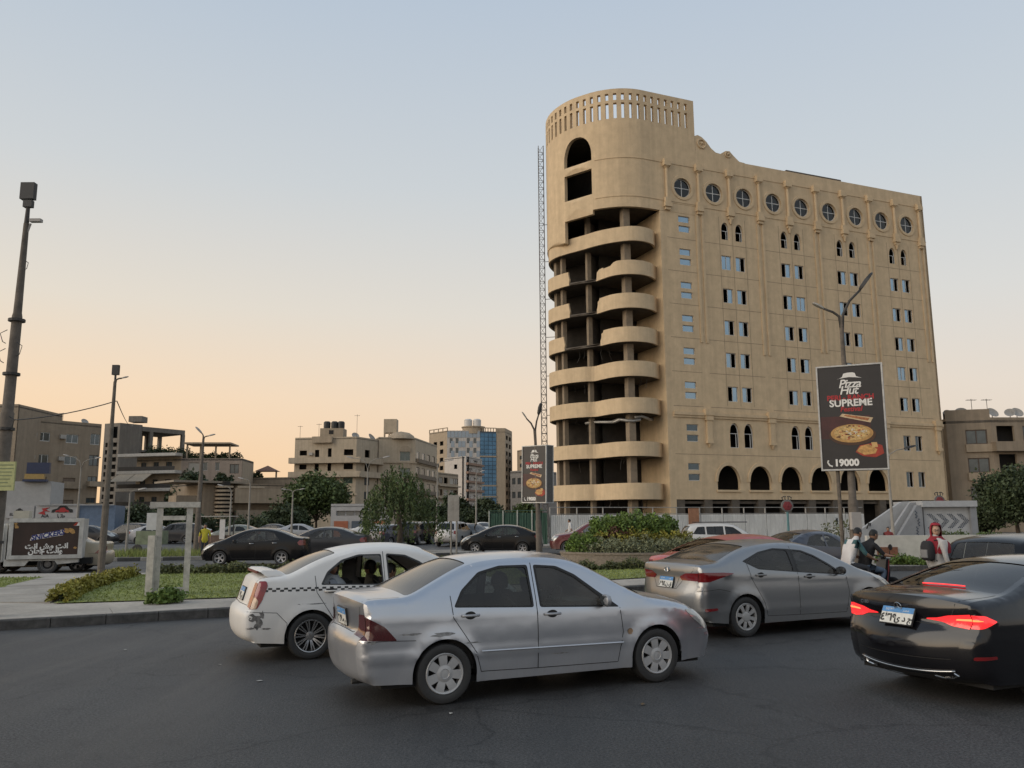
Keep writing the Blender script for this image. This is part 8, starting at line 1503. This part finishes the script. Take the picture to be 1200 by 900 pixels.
for px,py,Y_,h_,sp_,pm_,lb in parked:
    t_ = atY(px,py,Y_);key = (id(sp_),pm_.name)
    if key not in CARCACHE:
        CARCACHE[key] = build_car('parked_car',lb,sp_,pm_,(t_.x,Y_,0),h_,glass_mat=glass('glass_dark_tint',(.2,) * 3),group='cars parked across the square',detail=1,interior=False)[0]
    else:
        c_ = dup(CARCACHE[key]);c_.location = (t_.x,Y_,0);c_.rotation_euler = (0,0,math.pi / 2 - R(h_));c_['label'] = lb;c_.name = 'parked_car'
# ---- box lorry on the left
p = gnd(48,673);s_ = p.y / FPX;lr = thing('box_lorry','small box lorry with a brown chocolate-bar poster on its side','lorry',(p.x - .20,p.y + .95,0),math.pi + R(21));wl = mat('lorry_white',(.46,.45,.42),.6,var=.25,scale=3);Yl = p.y
X = lambda px: -(atY(px,640,Yl).x - p.x);Z = lambda py: atY(48,py,Yl).z
x0,x1 = X(86),X(9);b = MB();b.box(((x0 + x1) / 2,0,(Z(655) + Z(608)) / 2),(x1 - x0,1.68,Z(608) - Z(655)));bx = b.build('box',wl,lr)
for za,zb,xa,xb in ((Z(612),Z(608) + .02,x0 - .02,x1 + .02),(Z(655),Z(650.5),x0 - .02,x1 + .02)): b = MB();b.box(((xa + xb) / 2,.86,(za + zb) / 2),(xb - xa,.06,zb - za));b.build('box_rail',wl,lr)
for xa in (x0 + .06,x1 - .06): b = MB();b.box((xa,.858,(Z(650.5) + Z(612)) / 2),(.14,.05,Z(612) - Z(650.5) - .004));b.build('box_rail',wl,lr)
b = MB();b.box(((x0 + x1) / 2,.85,(Z(650.5) + Z(612)) / 2),(x1 - x0 - .26,.02,Z(612) - Z(650.5) - .004));po = b.build('poster',mat('poster_brown',(.035,.018,.013),.5,var=.3,scale=1.5),lr)
def lt(px,py,y=.866): return Vector((X(px),y,Z(py)))
lw = mat('print_lettering_white',(.7,) * 3)
q = [lt(31,633.5),lt(32.8,627.5),lt(66.5,620.5),lt(65,627.5)];b = MB();b.add(q,[(0,1,2,3)]);b.build('wordmark_panel',lw,po,recalc=False)
q = [lt(32,632.8,.868),lt(33.3,628.2,.868),lt(65.8,621.4,.868),lt(64.5,626.9,.868)];b = MB();b.add(q,[(0,1,2,3)]);b.build('wordmark_border',mat('print_red',(.3,) * 3),po,recalc=False);q = [lt(32.4,632.4,.870),lt(33.6,628.6,.870),lt(65.4,621.9,.870),lt(64.2,626.5,.870)];b = MB();b.add(q,[(0,1,2,3)]);b.build('wordmark_field',lw,po,recalc=False)
dx = (lt(64.5,624.5) - lt(33,630.8));add_text('lettering','SNICKERS',plane_matrix(lt(48.9,627.3,.874),dx,(0,0,1)),mat('print_navy',(.02,.03,.16),.6,var=0),po,size=.245,weight=.010,shear=.25)
for px,py,r_ in ((68.5,622.5,.10),(74,622,.12),(16,617,.08),(79,642.5,.06),(15.5,613.5,.05)): b = MB();q = blob(0,0,r_,r_ * .8,.4,9,.35,int(px));c = lt(px,py,.868);b.add([c + Vector((a,0,e)) for a,e in q],[tuple(range(9))]);b.build('print_nut',mat('print_crust',(.4,) * 3),po,recalc=False)
b = MB();b.add([lt(76.5,616.5,.868),lt(79.5,610.8 + 1.4,.868),lt(86,612.2,.868),lt(86,616,.868)],[(0,1,2,3)]);b.build('print_corner',lw,po,recalc=False);b = MB();b.add([lt(75,616.3,.87),lt(78,612.3,.87),lt(80.3,612.3,.87),lt(78.5,616.2,.87)],[(0,1,2,3)]);b.build('print_corner',mat('print_red',(.3,) * 3),po,recalc=False);b = MB();b.add([lt(81.5,614.8,.87),lt(83.5,612.4,.87),lt(86,612.4,.87),lt(85.5,615,.87)],[(0,1,2,3)]);b.build('print_corner',mat('print_navy',(.0,) * 3),po,recalc=False)
ex = Vector((-1,0,0))
# two lines of script, as presentation forms in visual order (no shaping needed)
def vis(s_): return s_[::-1]
L1 = '\uFE8D\uFEE7\uFE96 \uFEE3\uFEB6 \uFE8D\uFEE7\uFE96';L2_ = '\uFEED\uFE8D\uFEE7\uFE96 \uFE9F\uFECC\uFE8E\uFEE5'
add_text('lettering',vis(L1),plane_matrix(lt(49,640.2,.868),ex,(0,0,1)),lw,po,size=.25,weight=.012);add_text('lettering',vis(L2_),plane_matrix(lt(48,645.8,.868),ex,(0,0,1)),lw,po,size=.25,weight=.012)
b = MB();b.prism([(x0 + .1,Z(660)),(x0 + .1,Z(655)),(x1 + .1,Z(655)),(x1 + .1,Z(663)),(X(27),Z(663)),(X(31),Z(657.5)),(X(58),Z(657.5)),(X(61),Z(662))],-.80,.80,fn=lambda a,c,h: (a,h,c));b.build('flatbed',wl,lr)
b = MB();b.box(((x0 + x1) / 2 + .3,0,.42),(x1 - x0 + 1.2,.8,.22));b.build('chassis',mat('underbody_black',(.01,) * 3),lr);tm,rm = wheel_meshes('steel',.34,.2)
for xx in (0.0,2.55):
    for sg in (-1,1): w = link('wheel',tm,lr,(xx,sg * .70,.34));w.rotation_euler = (0,0,0 if sg < 0 else math.pi);link('rim',rm,w)
b = MB();q = [(x1 + .16,.45),(x1 + .16,1.75),(x1 + .55,1.82),(x1 + 1.0,1.75),(x1 + 1.35,1.22),(x1 + 1.6,1.1),(x1 + 1.75,.9),(x1 + 1.75,.4)];b.prism(q,-.82,.82,fn=lambda a,c,h: (a,h,c));b.build('cab',wl,lr);cgl = mat('window_glass_dark',(.1,) * 3)
for sg in (-1,1): b = MB();b.prism([(x1 + .3,1.2),(x1 + .3,1.66),(x1 + .92,1.66),(x1 + 1.2,1.24)],.822,.83,fn=lambda a,c,h: (a,sg * h,c));b.build('window',cgl,lr)
b = MB();b.add([(x1 + 1.03,-.7,1.72),(x1 + 1.03,.7,1.72),(x1 + 1.36,.7,1.25),(x1 + 1.36,-.7,1.25)],[(0,1,2,3)]);b.build('windscreen',cgl,lr,recalc=False)
b = MB();b.box((x1 + .12,.72,1.15),(.10,.12,1.35));b.build('rack_post',wl,lr);b = MB();b.box((x1 - .25,0,Z(604)),(.5,.7,.35));b.build('refrigeration_unit',mat('unit_cream',(.40,.37,.30),.7,var=.15),lr)

# ------------------------------------------------------------------ people
SKIN = lambda k='a': {'a': mat('skin_brown',(.30,.17,.11),.6,var=.08),'b': mat('skin_light',(.44,.28,.20),.6,var=.06)}[k]
def cloth(name,col): return mat('cloth_' + name,col,.9,var=.18,scale=7,bump=.25,bscale=14)
BONES = [('pelvis','spine','top'),('spine','chest','top'),('chest','neck','top'),('neck','skull','skin')]
for s_ in 'lr': BONES += [('chest','sho_' + s_,'sleeve'),('sho_' + s_,'elb_' + s_,'sleeve'),('elb_' + s_,'wri_' + s_,'fore'),('wri_' + s_,'han_' + s_,'skin'),('pelvis','hip_' + s_,'legs'),('hip_' + s_,'kne_' + s_,'legs'),('kne_' + s_,'ank_' + s_,'legs'),('ank_' + s_,'toe_' + s_,'shoe')]
RAD = dict(pelvis=(.15,.13),spine=(.14,.115),chest=(.165,.125),neck=(.058,.058),skull=(.062,.062),sho=(.07,.065),elb=(.048,.046),wri=(.034,.028),han=(.038,.018),hip=(.095,.095),kne=(.064,.064),ank=(.044,.044),toe=(.042,.035))
def head_verts(c,yaw,pitch,n=14,m=12):
    """head with brow, nose, lips and chin; +x is the face"""
    vs = [];Rm = Matrix.Rotation(yaw,3,'Z') @ Matrix.Rotation(pitch,3,'Y')
    for i in range(m + 1):
        th = math.pi * i / m;z = math.cos(th)
        for j in range(n):
            ph = 2 * math.pi * j / n;x,y = math.sin(th) * math.cos(ph),math.sin(th) * math.sin(ph);rx,ry,rz = .098,.076,.122
            if z < -.2: ry *= 1 + .28 * (z + .2);rx *= 1 + .12 * (z + .2)
            fx = max(0,x) ** 6;px = x * rx;px += .020 * fx * math.exp(-((z + .12) / .18) ** 2) * (1 if abs(y) < .35 else 0) - .008 * math.exp(-((z - .08) / .10) ** 2) * max(0,x) ** 3 + .008 * math.exp(-((z + .62) / .16) ** 2) * max(0,x) ** 3
            vs.append(Vector(c) + Rm @ Vector((px,y * ry,z * rz)))
    fs = [(i * n + j,i * n + (j + 1) % n,(i + 1) * n + (j + 1) % n,(i + 1) * n + j) for i in range(m) for j in range(n)]
    return vs,fs,Rm
def person(name,label,loc,rz,J,mats,head=(0,0),hair=None,scale=1.0,group=None,hair_len=0,detail=True,parent_thing=None):
    """J: joint positions (x forward, y left, z up); mats: dict for top, sleeve, fore, legs, shoe, skin"""
    import bmesh
    root = thing(name,label,'person',loc,rz,group);root.scale = (scale,) * 3
    names = sorted({b for a in BONES for b in a[:2]});bm = bmesh.new();sk = bm.verts.layers.skin.verify();V = {}
    for nm in names:
        v = bm.verts.new(J[nm]);r_ = RAD[nm.split('_')[0]];v[sk].radius = r_;v[sk].use_root = nm == 'pelvis';V[nm] = v
    for a,b_,_ in BONES: bm.edges.new((V[a],V[b_]))
    me = bpy.data.meshes.new('tmp');bm.to_mesh(me);bm.free();ob = bpy.data.objects.new('tmp',me);COL.objects.link(ob);ob.modifiers.new('s','SKIN').use_smooth_shade = True;sd = ob.modifiers.new('d','SUBSURF');sd.levels = 2;sd.render_levels = 2
    dg = bpy.context.evaluated_depsgraph_get();ev = bpy.data.meshes.new_from_object(ob.evaluated_get(dg));bpy.data.objects.remove(ob);bpy.data.meshes.remove(me)
    b = MB();P = np.array([v.co for v in ev.vertices]);order = ['top','sleeve','fore','legs','shoe','skin','eye','lip'];seg = [(np.array(J[a]),np.array(J[c]),k) for a,c,k in BONES]
    fs = [tuple(p.vertices) for p in ev.polygons];C = np.array([P[list(f)].mean(0) for f in fs]);best = np.full(len(C),9.);lab = np.zeros(len(C),int)
    for a,c,k in seg:
        e = c - a;t = np.clip((C - a) @ e / (e @ e),0,1);d = np.linalg.norm(C - (a + t[:,None] * e),axis=1);d = d / (.14 if k in ('top',) else .07);w = d < best;best[w] = d[w];lab[w] = order.index(k)
    o_ = len(b.v);b.v += [tuple(p) for p in P];b.f += fs;b.m += [int(x) for x in lab];bpy.data.meshes.remove(ev)
    hc = Vector(J['skull']) + Vector((.012,0,.055));hv,hf,Rm = head_verts(hc,*head);b.add(hv,hf,order.index('skin'))
    if detail:
        for y in (-1,1):
            b.lathe([(.001,-.004),(.012,0),(.001,.004)],8,c=tuple(hc + Rm @ Vector((.088,y * .031,.012))),axis='X',m=order.index('eye'))
            e = hc + Rm @ Vector((-.005,y * .076,-.005));b.tube([e - Vector((0,0,.025)),e + Rm @ Vector((-.01,y * .012,.0)),e + Vector((0,0,.028))],[.008,.011,.008],6,m=order.index('skin'))
        l_ = hc + Rm @ Vector((.093,0,-.062));b.tube([l_ + Rm @ Vector((-.008,-.024,0)),l_,l_ + Rm @ Vector((-.008,.024,0))],[.004,.007,.004],6,m=order.index('lip'))
        for s_ in 'lr':
            w,h = Vector(J['wri_' + s_]),Vector(J['han_' + s_]);d = (h - w).normalized();up = Vector((0,0,1)) if abs(d.z) < .8 else Vector((1,0,0));sd_ = d.cross(up).normalized();cu = sd_.cross(d)
            for k,(o,ln) in enumerate(((-.027,.062),(-.009,.078),(.009,.074),(.027,.056))): p0 = h + sd_ * o;b.tube([p0 - d * .02,p0 + d * ln * .5 - cu * .004,p0 + d * ln * .85 - cu * .022,p0 + d * ln * .95 - cu * .038],[.0095,.009,.008,.006],6,m=order.index('skin'))
            sg = 1 if s_ == 'l' else -1;p0 = w + (h - w) * .45;b.tube([p0,p0 + sd_ * -sg * .035 + d * .02,p0 + sd_ * -sg * .045 + d * .055 - cu * .012],[.012,.010,.007],6,m=order.index('skin'))
    ms = [mats['top'],mats.get('sleeve',mats['top']),mats.get('fore',mats['skin']),mats['legs'],mats.get('shoe',cloth('shoe_black',(.03,.03,.03))),mats['skin'],mat('eye_dark',(.02,.015,.012),.3,var=0),mat('lip_tone',(.28,.11,.09),.6,var=0)]
    body = b.build('body',ms,root,smooth=True,recalc=False)
    if hair is not None:
        b = MB();n,m = 14,8;vs = []
        for i in range(m + 1):
            th = math.pi * .56 * i / m
            for j in range(n):
                ph = 2 * math.pi * j / n;x,y,z = math.sin(th) * math.cos(ph),math.sin(th) * math.sin(ph),math.cos(th);k = 1 + .05 * math.sin(5 * ph + 3 * i)
                front = max(0,x) ** 2;zz = z * .128 + (.085 * front * (i / m) ** 1.2);vs.append(hc + Rm @ Vector(((x * .103 - .010) * k - front * .012 * (i / m),y * .081 * k,zz + .003)))
        b.add(vs,[(i * n + j,i * n + (j + 1) % n,(i + 1) * n + (j + 1) % n,(i + 1) * n + j) for i in range(m) for j in range(n)]);b.build('hair',hair,root,smooth=True,recalc=False)
    return root,hc,Rm
def standing(**kw):
    J = dict(pelvis=(0,0,.95),spine=(0,0,1.10),chest=(0,0,1.30),neck=(0,0,1.47),skull=(.015,0,1.545),sho_l=(0,.185,1.38),sho_r=(0,-.185,1.38),elb_l=(-.02,.25,1.11),elb_r=(-.02,-.25,1.11),wri_l=(.06,.26,.88),wri_r=(.06,-.26,.88),han_l=(.08,.26,.80),han_r=(.08,-.26,.80),hip_l=(0,.095,.90),hip_r=(0,-.095,.90),kne_l=(.03,.10,.50),kne_r=(.03,-.10,.50),ank_l=(0,.10,.09),ank_r=(0,-.10,.09),toe_l=(.16,.11,.04),toe_r=(.16,-.11,.04));J.update(kw);return J
def seated(dx=0,z=.0,lean=.12,arms=None,legs=(.42,.30)):
    J = dict(pelvis=(dx,0,.86 + z),spine=(dx + lean * .4,0,1.03 + z),chest=(dx + lean * .85,0,1.24 + z),neck=(dx + lean * 1.3,0,1.405 + z),skull=(dx + lean * 1.55 + .02,0,1.475 + z),sho_l=(dx + lean,.185,1.32 + z),sho_r=(dx + lean,-.185,1.32 + z))
    for s_,y in (('l',1),('r',-1)):
        J.update({'hip_' + s_: (dx + .02,y * .10,.84 + z),'kne_' + s_: (dx + legs[0],y * .17,.80 + z),'ank_' + s_: (dx + legs[1],y * .19,.40 + z),'toe_' + s_: (dx + legs[1] + .15,y * .19,.36 + z)})
    J.update(arms or {});return J
denim = cloth('denim',(.10,.14,.20));blackc = cloth('black',(.016,.016,.018));hairm = mat('hair_black',(.008,.007,.006),.6,var=.3,scale=20)
# scooter with two riders
Ys = 18.4;p = atY(1012,640,Ys);RZ = math.pi / 2 - R(74);ms_ = thing('scooter','dark motor scooter with red trim and round mirrors under two riders','scooter',(p.x,Ys,0),RZ)
for x in (-.62,.64):
    tm,rm = wheel_meshes('alloy5',.29,.10);w = link('wheel',tm,ms_,(x,0,.29));link('rim',rm,w)
dkp = mat('scooter_black',(.02,.02,.022),.35,var=.1,coat=.5);rdp = mat('scooter_red',(.22,.02,.025),.35,var=.1,coat=.5);b = MB();b.prism([(-.72,.50),(-.70,.70),(-.3,.68),(.10,.60),(.16,.40),(-.1,.30),(-.5,.34)],-.13,.13,fn=lambda a,c,h: (a,h,c));b.build('body_panel',dkp,ms_)
b = MB();b.prism([(-.78,.70),(-.72,.77),(-.35,.78),(-.05,.73),(.14,.73),(.16,.66),(-.1,.66),(-.7,.68)],-.14,.14,fn=lambda a,c,h: (a,h,c));b.build('seat',blackc,ms_)
b = MB();b.prism([(.30,.28),(.36,.62),(.44,.95),(.50,.98),(.52,.70),(.48,.40),(.40,.26)],-.15,.15,fn=lambda a,c,h: (a,h,c));b.build('leg_shield',dkp,ms_);b = MB();b.tube([(.40,-.155,.40),(.47,-.155,.70),(.50,-.155,.95)],.012,6);b.build('shield_trim',rdp,ms_);b = MB();b.box((.15,0,.27),(.5,.3,.06));b.build('footboard',dkp,ms_)
b = MB();b.tube([(.64,0,.29),(.52,0,.75),(.46,0,1.0)],.035,8);b.build('fork',metal_dk,ms_);b = MB();b.prism([(.44,.62),(.62,.55),(.86,.40),(.84,.36),(.60,.48)],-.07,.07,fn=lambda a,c,h: (a,h,c));b.build('front_mudguard',dkp,ms_)
b = MB();b.tube([(.40,-.36,1.02),(.44,-.2,1.03),(.47,0,1.0),(.44,.2,1.03),(.40,.36,1.02)],.016,8);b.build('handlebar',metal_dk,ms_);b = MB();b.lathe([(.001,-.05),(.09,-.05),(.10,0),(.08,.06),(.001,.07)],16,c=(.54,0,.98),axis='X');b.build('headlamp',mat('lamp_lens_clear',(.4,) * 3),ms_)
for y in (-1,1):
    b = MB();b.tube([(.42,y * .27,1.03),(.40,y * .33,1.18)],.008,6);mm_ = b.build('mirror_arm',metal_dk,ms_);b = MB();b.lathe([(.001,-.012),(.06,-.012),(.065,0),(.05,.012),(.001,.014)],14,c=(.40,y * .35,1.22),axis='X');b.build('mirror',dkp,ms_)
for y in (-1,): b = MB();b.tube([(-.2,y * .16,.28),(-.75,y * .17,.33)],.05,8);b.build('exhaust',metal_dk,ms_)
u_ = Vector((math.cos(RZ),math.sin(RZ),0))
J = seated(-.06,-.06,.20,dict(elb_l=(.28,.28,1.06),elb_r=(.28,-.28,1.06),wri_l=(.40,.33,1.03),wri_r=(.40,-.33,1.03),han_l=(.46,.33,1.035),han_r=(.46,-.33,1.035)),(.42,.26))
J.update(kne_l=(.36,.16,.72),kne_r=(.36,-.18,.72),ank_l=(.22,.14,.36),ank_r=(.22,-.15,.36),toe_l=(.36,.14,.31),toe_r=(.36,-.15,.31))
rd1 = person('person','scooter rider in a black T-shirt and blue jeans gripping the handlebar',(p.x,Ys,0),RZ,J,dict(top=blackc,sleeve=blackc,fore=SKIN('a'),legs=denim,skin=SKIN('a')),(0,.12),hairm,group='people on the road')
J = seated(-.46,.0,.17,dict(elb_l=(-.10,.24,1.06),elb_r=(-.16,-.26,1.08),wri_l=(.06,.18,.96),wri_r=(.06,-.22,.97),han_l=(.13,.15,.96),han_r=(.13,-.20,.96)),(.38,.26));J.update(skull=(-.10,.05,1.46),neck=(-.16,.03,1.395),kne_l=(-.08,.21,.78),kne_r=(-.08,-.22,.78),ank_l=(-.20,.22,.40),ank_r=(-.20,-.22,.40),toe_l=(-.06,.23,.36),toe_r=(-.06,-.23,.36))
person('person','pillion passenger in a white shirt with teal sleeves behind the rider',(p.x,Ys,0),RZ,J,dict(top=cloth('white',(.58,.56,.54)),sleeve=cloth('teal',(.05,.12,.13)),fore=SKIN('a'),legs=cloth('dark_trousers',(.03,.033,.04)),skin=SKIN('a')),(.1,.15),hairm,group='people on the road')
# woman in a red headscarf
Yw = 16.2;p = atY(1098,640,Yw);RZ = R(15);wm,hc,Rm = person('person','woman in a red headscarf and pale grey top looking back at the traffic',(p.x - .02,Yw,0),RZ,standing(),dict(top=cloth('pale_grey',(.40,.39,.38)),sleeve=cloth('pale_grey',(.4,) * 3),fore=cloth('pale_grey',(.4,) * 3),legs=cloth('dark_trousers',(.03,) * 3),skin=SKIN('b')),(R(-105) - RZ,.05),None,1.0,'people on the road')
b = MB();n = 24;rings = [(.150,-.01,.03,.04),(.140,-.008,.075,.07),(.105,-.006,.108,.09),(.05,-.008,.122,.102),(0,-.012,.124,.106),(-.05,-.014,.120,.104),(-.10,-.01,.112,.10),(-.14,.0,.125,.125),(-.18,.01,.155,.175),(-.24,.015,.185,.225),(-.33,.02,.185,.235),(-.42,.025,.175,.225)];vs = []
for k,(z,xo,rx,ry) in enumerate(rings):
    for j in range(n): a = 2 * math.pi * j / n;f_ = 1 + (.03 * math.sin(7 * a + k) if k > 6 else 0);vs.append(hc + Rm @ Vector((xo + rx * math.cos(a) * f_,ry * math.sin(a) * f_,z)))
fs = [(i * n + j,i * n + (j + 1) % n,(i + 1) * n + (j + 1) % n,(i + 1) * n + j) for i in range(len(rings) - 1) for j in range(n) if not (1 < i < 6 and (j < 4 or j >= n - 4))];b.add(vs + [hc + Rm @ Vector((0,0,.158))],fs + [(len(vs),j,(j + 1) % n) for j in range(n)]);b.build('headscarf',mat('cloth_red',(.24,.012,.022),.85,var=.25,scale=9,bump=.4,bscale=12),wm,smooth=True,recalc=False)
b = MB()
for y in (-1,1): q = [hc + Rm @ Vector((.106,y * .032 + .024 * math.cos(a),.012 + .021 * math.sin(a))) for a in np.linspace(0,6.283,15)];b.tube(q,.0028,5,cap=False)
b.tube([hc + Rm @ Vector((.108,-.010,.014)),hc + Rm @ Vector((.108,.010,.014))],.0028,5);b.build('glasses',lampb,wm)
M_ = Matrix.Rotation(RZ,3,'Z');bp_ = thing('backpack','black backpack with pale front on the woman in the red headscarf','backpack',tuple(Vector((p.x - .02,Yw,1.0)) + M_ @ Vector((-.20,0,0))),RZ);b = MB();st = [];n = 16
for z,rx,ry in ((.04,.04,.10),(.07,.075,.13),(.18,.085,.14),(.30,.08,.135),(.38,.06,.11),(.41,.03,.07)): st += [(rx * math.copysign(abs(math.cos(a)) ** .6,math.cos(a)),ry * math.copysign(abs(math.sin(a)) ** .6,math.sin(a)),z) for a in [2 * math.pi * j / n for j in range(n)]]
b.add(st,[(i * n + j,i * n + (j + 1) % n,(i + 1) * n + (j + 1) % n,(i + 1) * n + j) for i in range(5) for j in range(n)] + [tuple(range(n)),tuple(range(5 * n,6 * n))]);b.build('bag',cloth('bag_black',(.022,.022,.025)),bp_,smooth=True,angle=50)
b = MB();b.box((-.085,0,.17),(.02,.18,.15));b.build('pocket',cloth('bag_grey',(.2,.2,.2)),bp_)
for y in (-.1,.1): b = MB();b.tube([(.08,y,.42),(.22,y * 1.2,.42),(.34,y * 1.1,.30),(.30,y,.12),(.1,y,.03)],.014,6);b.build('strap',cloth('bag_black',(.0,) * 3),bp_)
# distant pedestrians
p = gnd(236,656);person('person','pedestrian in a bright yellow vest standing by the verge',(p.x,p.y + .3,0),R(-70),standing(),dict(top=cloth('yellow',(.48,.42,.04)),sleeve=cloth('yellow',(.4,) * 3),fore=SKIN('a'),legs=cloth('dark_trousers',(.03,) * 3),skin=SKIN('a')),(0,0),hairm,group='distant pedestrians',detail=False)
p = atY(668,632,55.2);person('person','man in a white shirt and dark trousers walking along the hoarding',(p.x,55.2,.1),R(190),standing(kne_l=(.22,.10,.55),ank_l=(.12,.10,.12),toe_l=(.27,.1,.07),ank_r=(-.28,-.10,.12),toe_r=(-.14,-.1,.04),kne_r=(-.05,-.1,.5),wri_l=(-.1,.26,.9),han_l=(-.12,.26,.82),wri_r=(.2,-.24,.95),han_r=(.26,-.24,.9)),dict(top=cloth('white',(.5,) * 3),sleeve=cloth('white',(.5,) * 3),fore=SKIN('a'),legs=cloth('dark_trousers',(.03,) * 3),skin=SKIN('a')),(0,0),hairm,group='distant pedestrians',detail=False)
p = atY(1041,625,35);person('person','person in a dark red top seen over the white wall',(p.x,35,.10),R(-120),standing(),dict(top=cloth('dark_red',(.16,.03,.03)),sleeve=cloth('dark_red',(.1,) * 3),fore=SKIN('a'),legs=cloth('dark_trousers',(.03,) * 3),skin=SKIN('a')),(0,0),hairm,.78,group='distant pedestrians',detail=False)
# people in the taxi (car-local places)
TM = taxi.matrix_basis.copy();TM = Matrix.Translation(taxi.location) @ Matrix.Rotation(taxi.rotation_euler.z,4,'Z');hx_ = tx['L'] / 2
def in_taxi(label,x,y,J,mats,head,hair,z=-.42): q = TM @ Vector((x - hx_,y,z));return person('person',label,tuple(q),taxi.rotation_euler.z,J,mats,head,hair,group='people in the taxi')
def sit_arms(d=1.0): return dict(elb_l=(.05,.26,1.04),elb_r=(.05,-.26,1.04),wri_l=(.28,.2,.98),wri_r=(.28,-.2,.98),han_l=(.35,.18,.97),han_r=(.35,-.18,.97))
J = seated(0,0,-.02,sit_arms());a1,hc,Rm = in_taxi('passenger in a pale headscarf looking out of the taxi rear window',1.40 - DT,-.42,J,dict(top=cloth('blue_grey',(.22,.24,.27)),fore=cloth('blue_grey',(.2,) * 3),legs=blackc,skin=SKIN('a')),(R(-70),.05),None,-.33)
def scarf(par,hc,Rm,m):
    b = MB();vs = []
    for k,(z,xo,rx,ry) in enumerate(rings[:11]):
        for j in range(24): a = 2 * math.pi * j / 24;vs.append(hc + Rm @ Vector((xo + rx * math.cos(a),ry * math.sin(a),z)))
    b.add(vs + [hc + Rm @ Vector((0,0,.158))],[(i * 24 + j,i * 24 + (j + 1) % 24,(i + 1) * 24 + (j + 1) % 24,(i + 1) * 24 + j) for i in range(10) for j in range(24) if not (1 < i < 6 and (j < 4 or j >= 20))] + [(len(vs),j,(j + 1) % 24) for j in range(24)]);b.build('headscarf',m,par,smooth=True,recalc=False)
scarf(a1,hc,Rm,cloth('scarf_grey',(.34,.36,.38)))
a2,hc,Rm = in_taxi('passenger in a black and cream headscarf in the middle of the taxi back seat',1.60 - DT,.02,seated(0,0,.10,sit_arms()),dict(top=blackc,fore=blackc,legs=blackc,skin=SKIN('a')),(R(20),.1),None,-.38);scarf(a2,hc,Rm,cloth('scarf_black_cream',(.06,.055,.05)))
J = seated(0,0,-.06,dict(elb_l=(.22,.26,1.06),elb_r=(.24,-.26,1.08),wri_l=(.46,.16,1.16),wri_r=(.48,-.14,1.18),han_l=(.53,.12,1.20),han_r=(.55,-.10,1.22)));in_taxi('taxi driver with raised hands at the steering wheel',2.25 - DT,.36,J,dict(top=cloth('olive_shirt',(.12,.11,.08)),fore=SKIN('a'),legs=blackc,skin=SKIN('a')),(0,.05),hairm,-.40)
J = seated(0,0,-.04,sit_arms());in_taxi('front passenger of the taxi in a dark shirt leaning back',2.32 - DT,-.36,J,dict(top=cloth('brown_shirt',(.09,.06,.05)),fore=SKIN('a'),legs=blackc,skin=SKIN('a')),(R(15),.1),hairm,-.42)
# driver of the silver saloon
TS = Matrix.Translation(silver.location) @ Matrix.Rotation(silver.rotation_euler.z,4,'Z');q = TS @ Vector((2.22 - DS - sp['L'] / 2,.36,-.42));J = seated(0,0,-.06,dict(elb_l=(.22,.26,1.06),elb_r=(.24,-.26,1.06),wri_l=(.46,.17,1.12),wri_r=(.46,-.17,1.12),han_l=(.54,.14,1.16),han_r=(.54,-.14,1.16)));person('person','driver at the wheel of the silver saloon in a pale shirt',tuple(q),silver.rotation_euler.z,J,dict(top=cloth('shirt_pale',(.35,.36,.36)),fore=SKIN('a'),legs=blackc,skin=SKIN('a')),(0,.05),hairm)
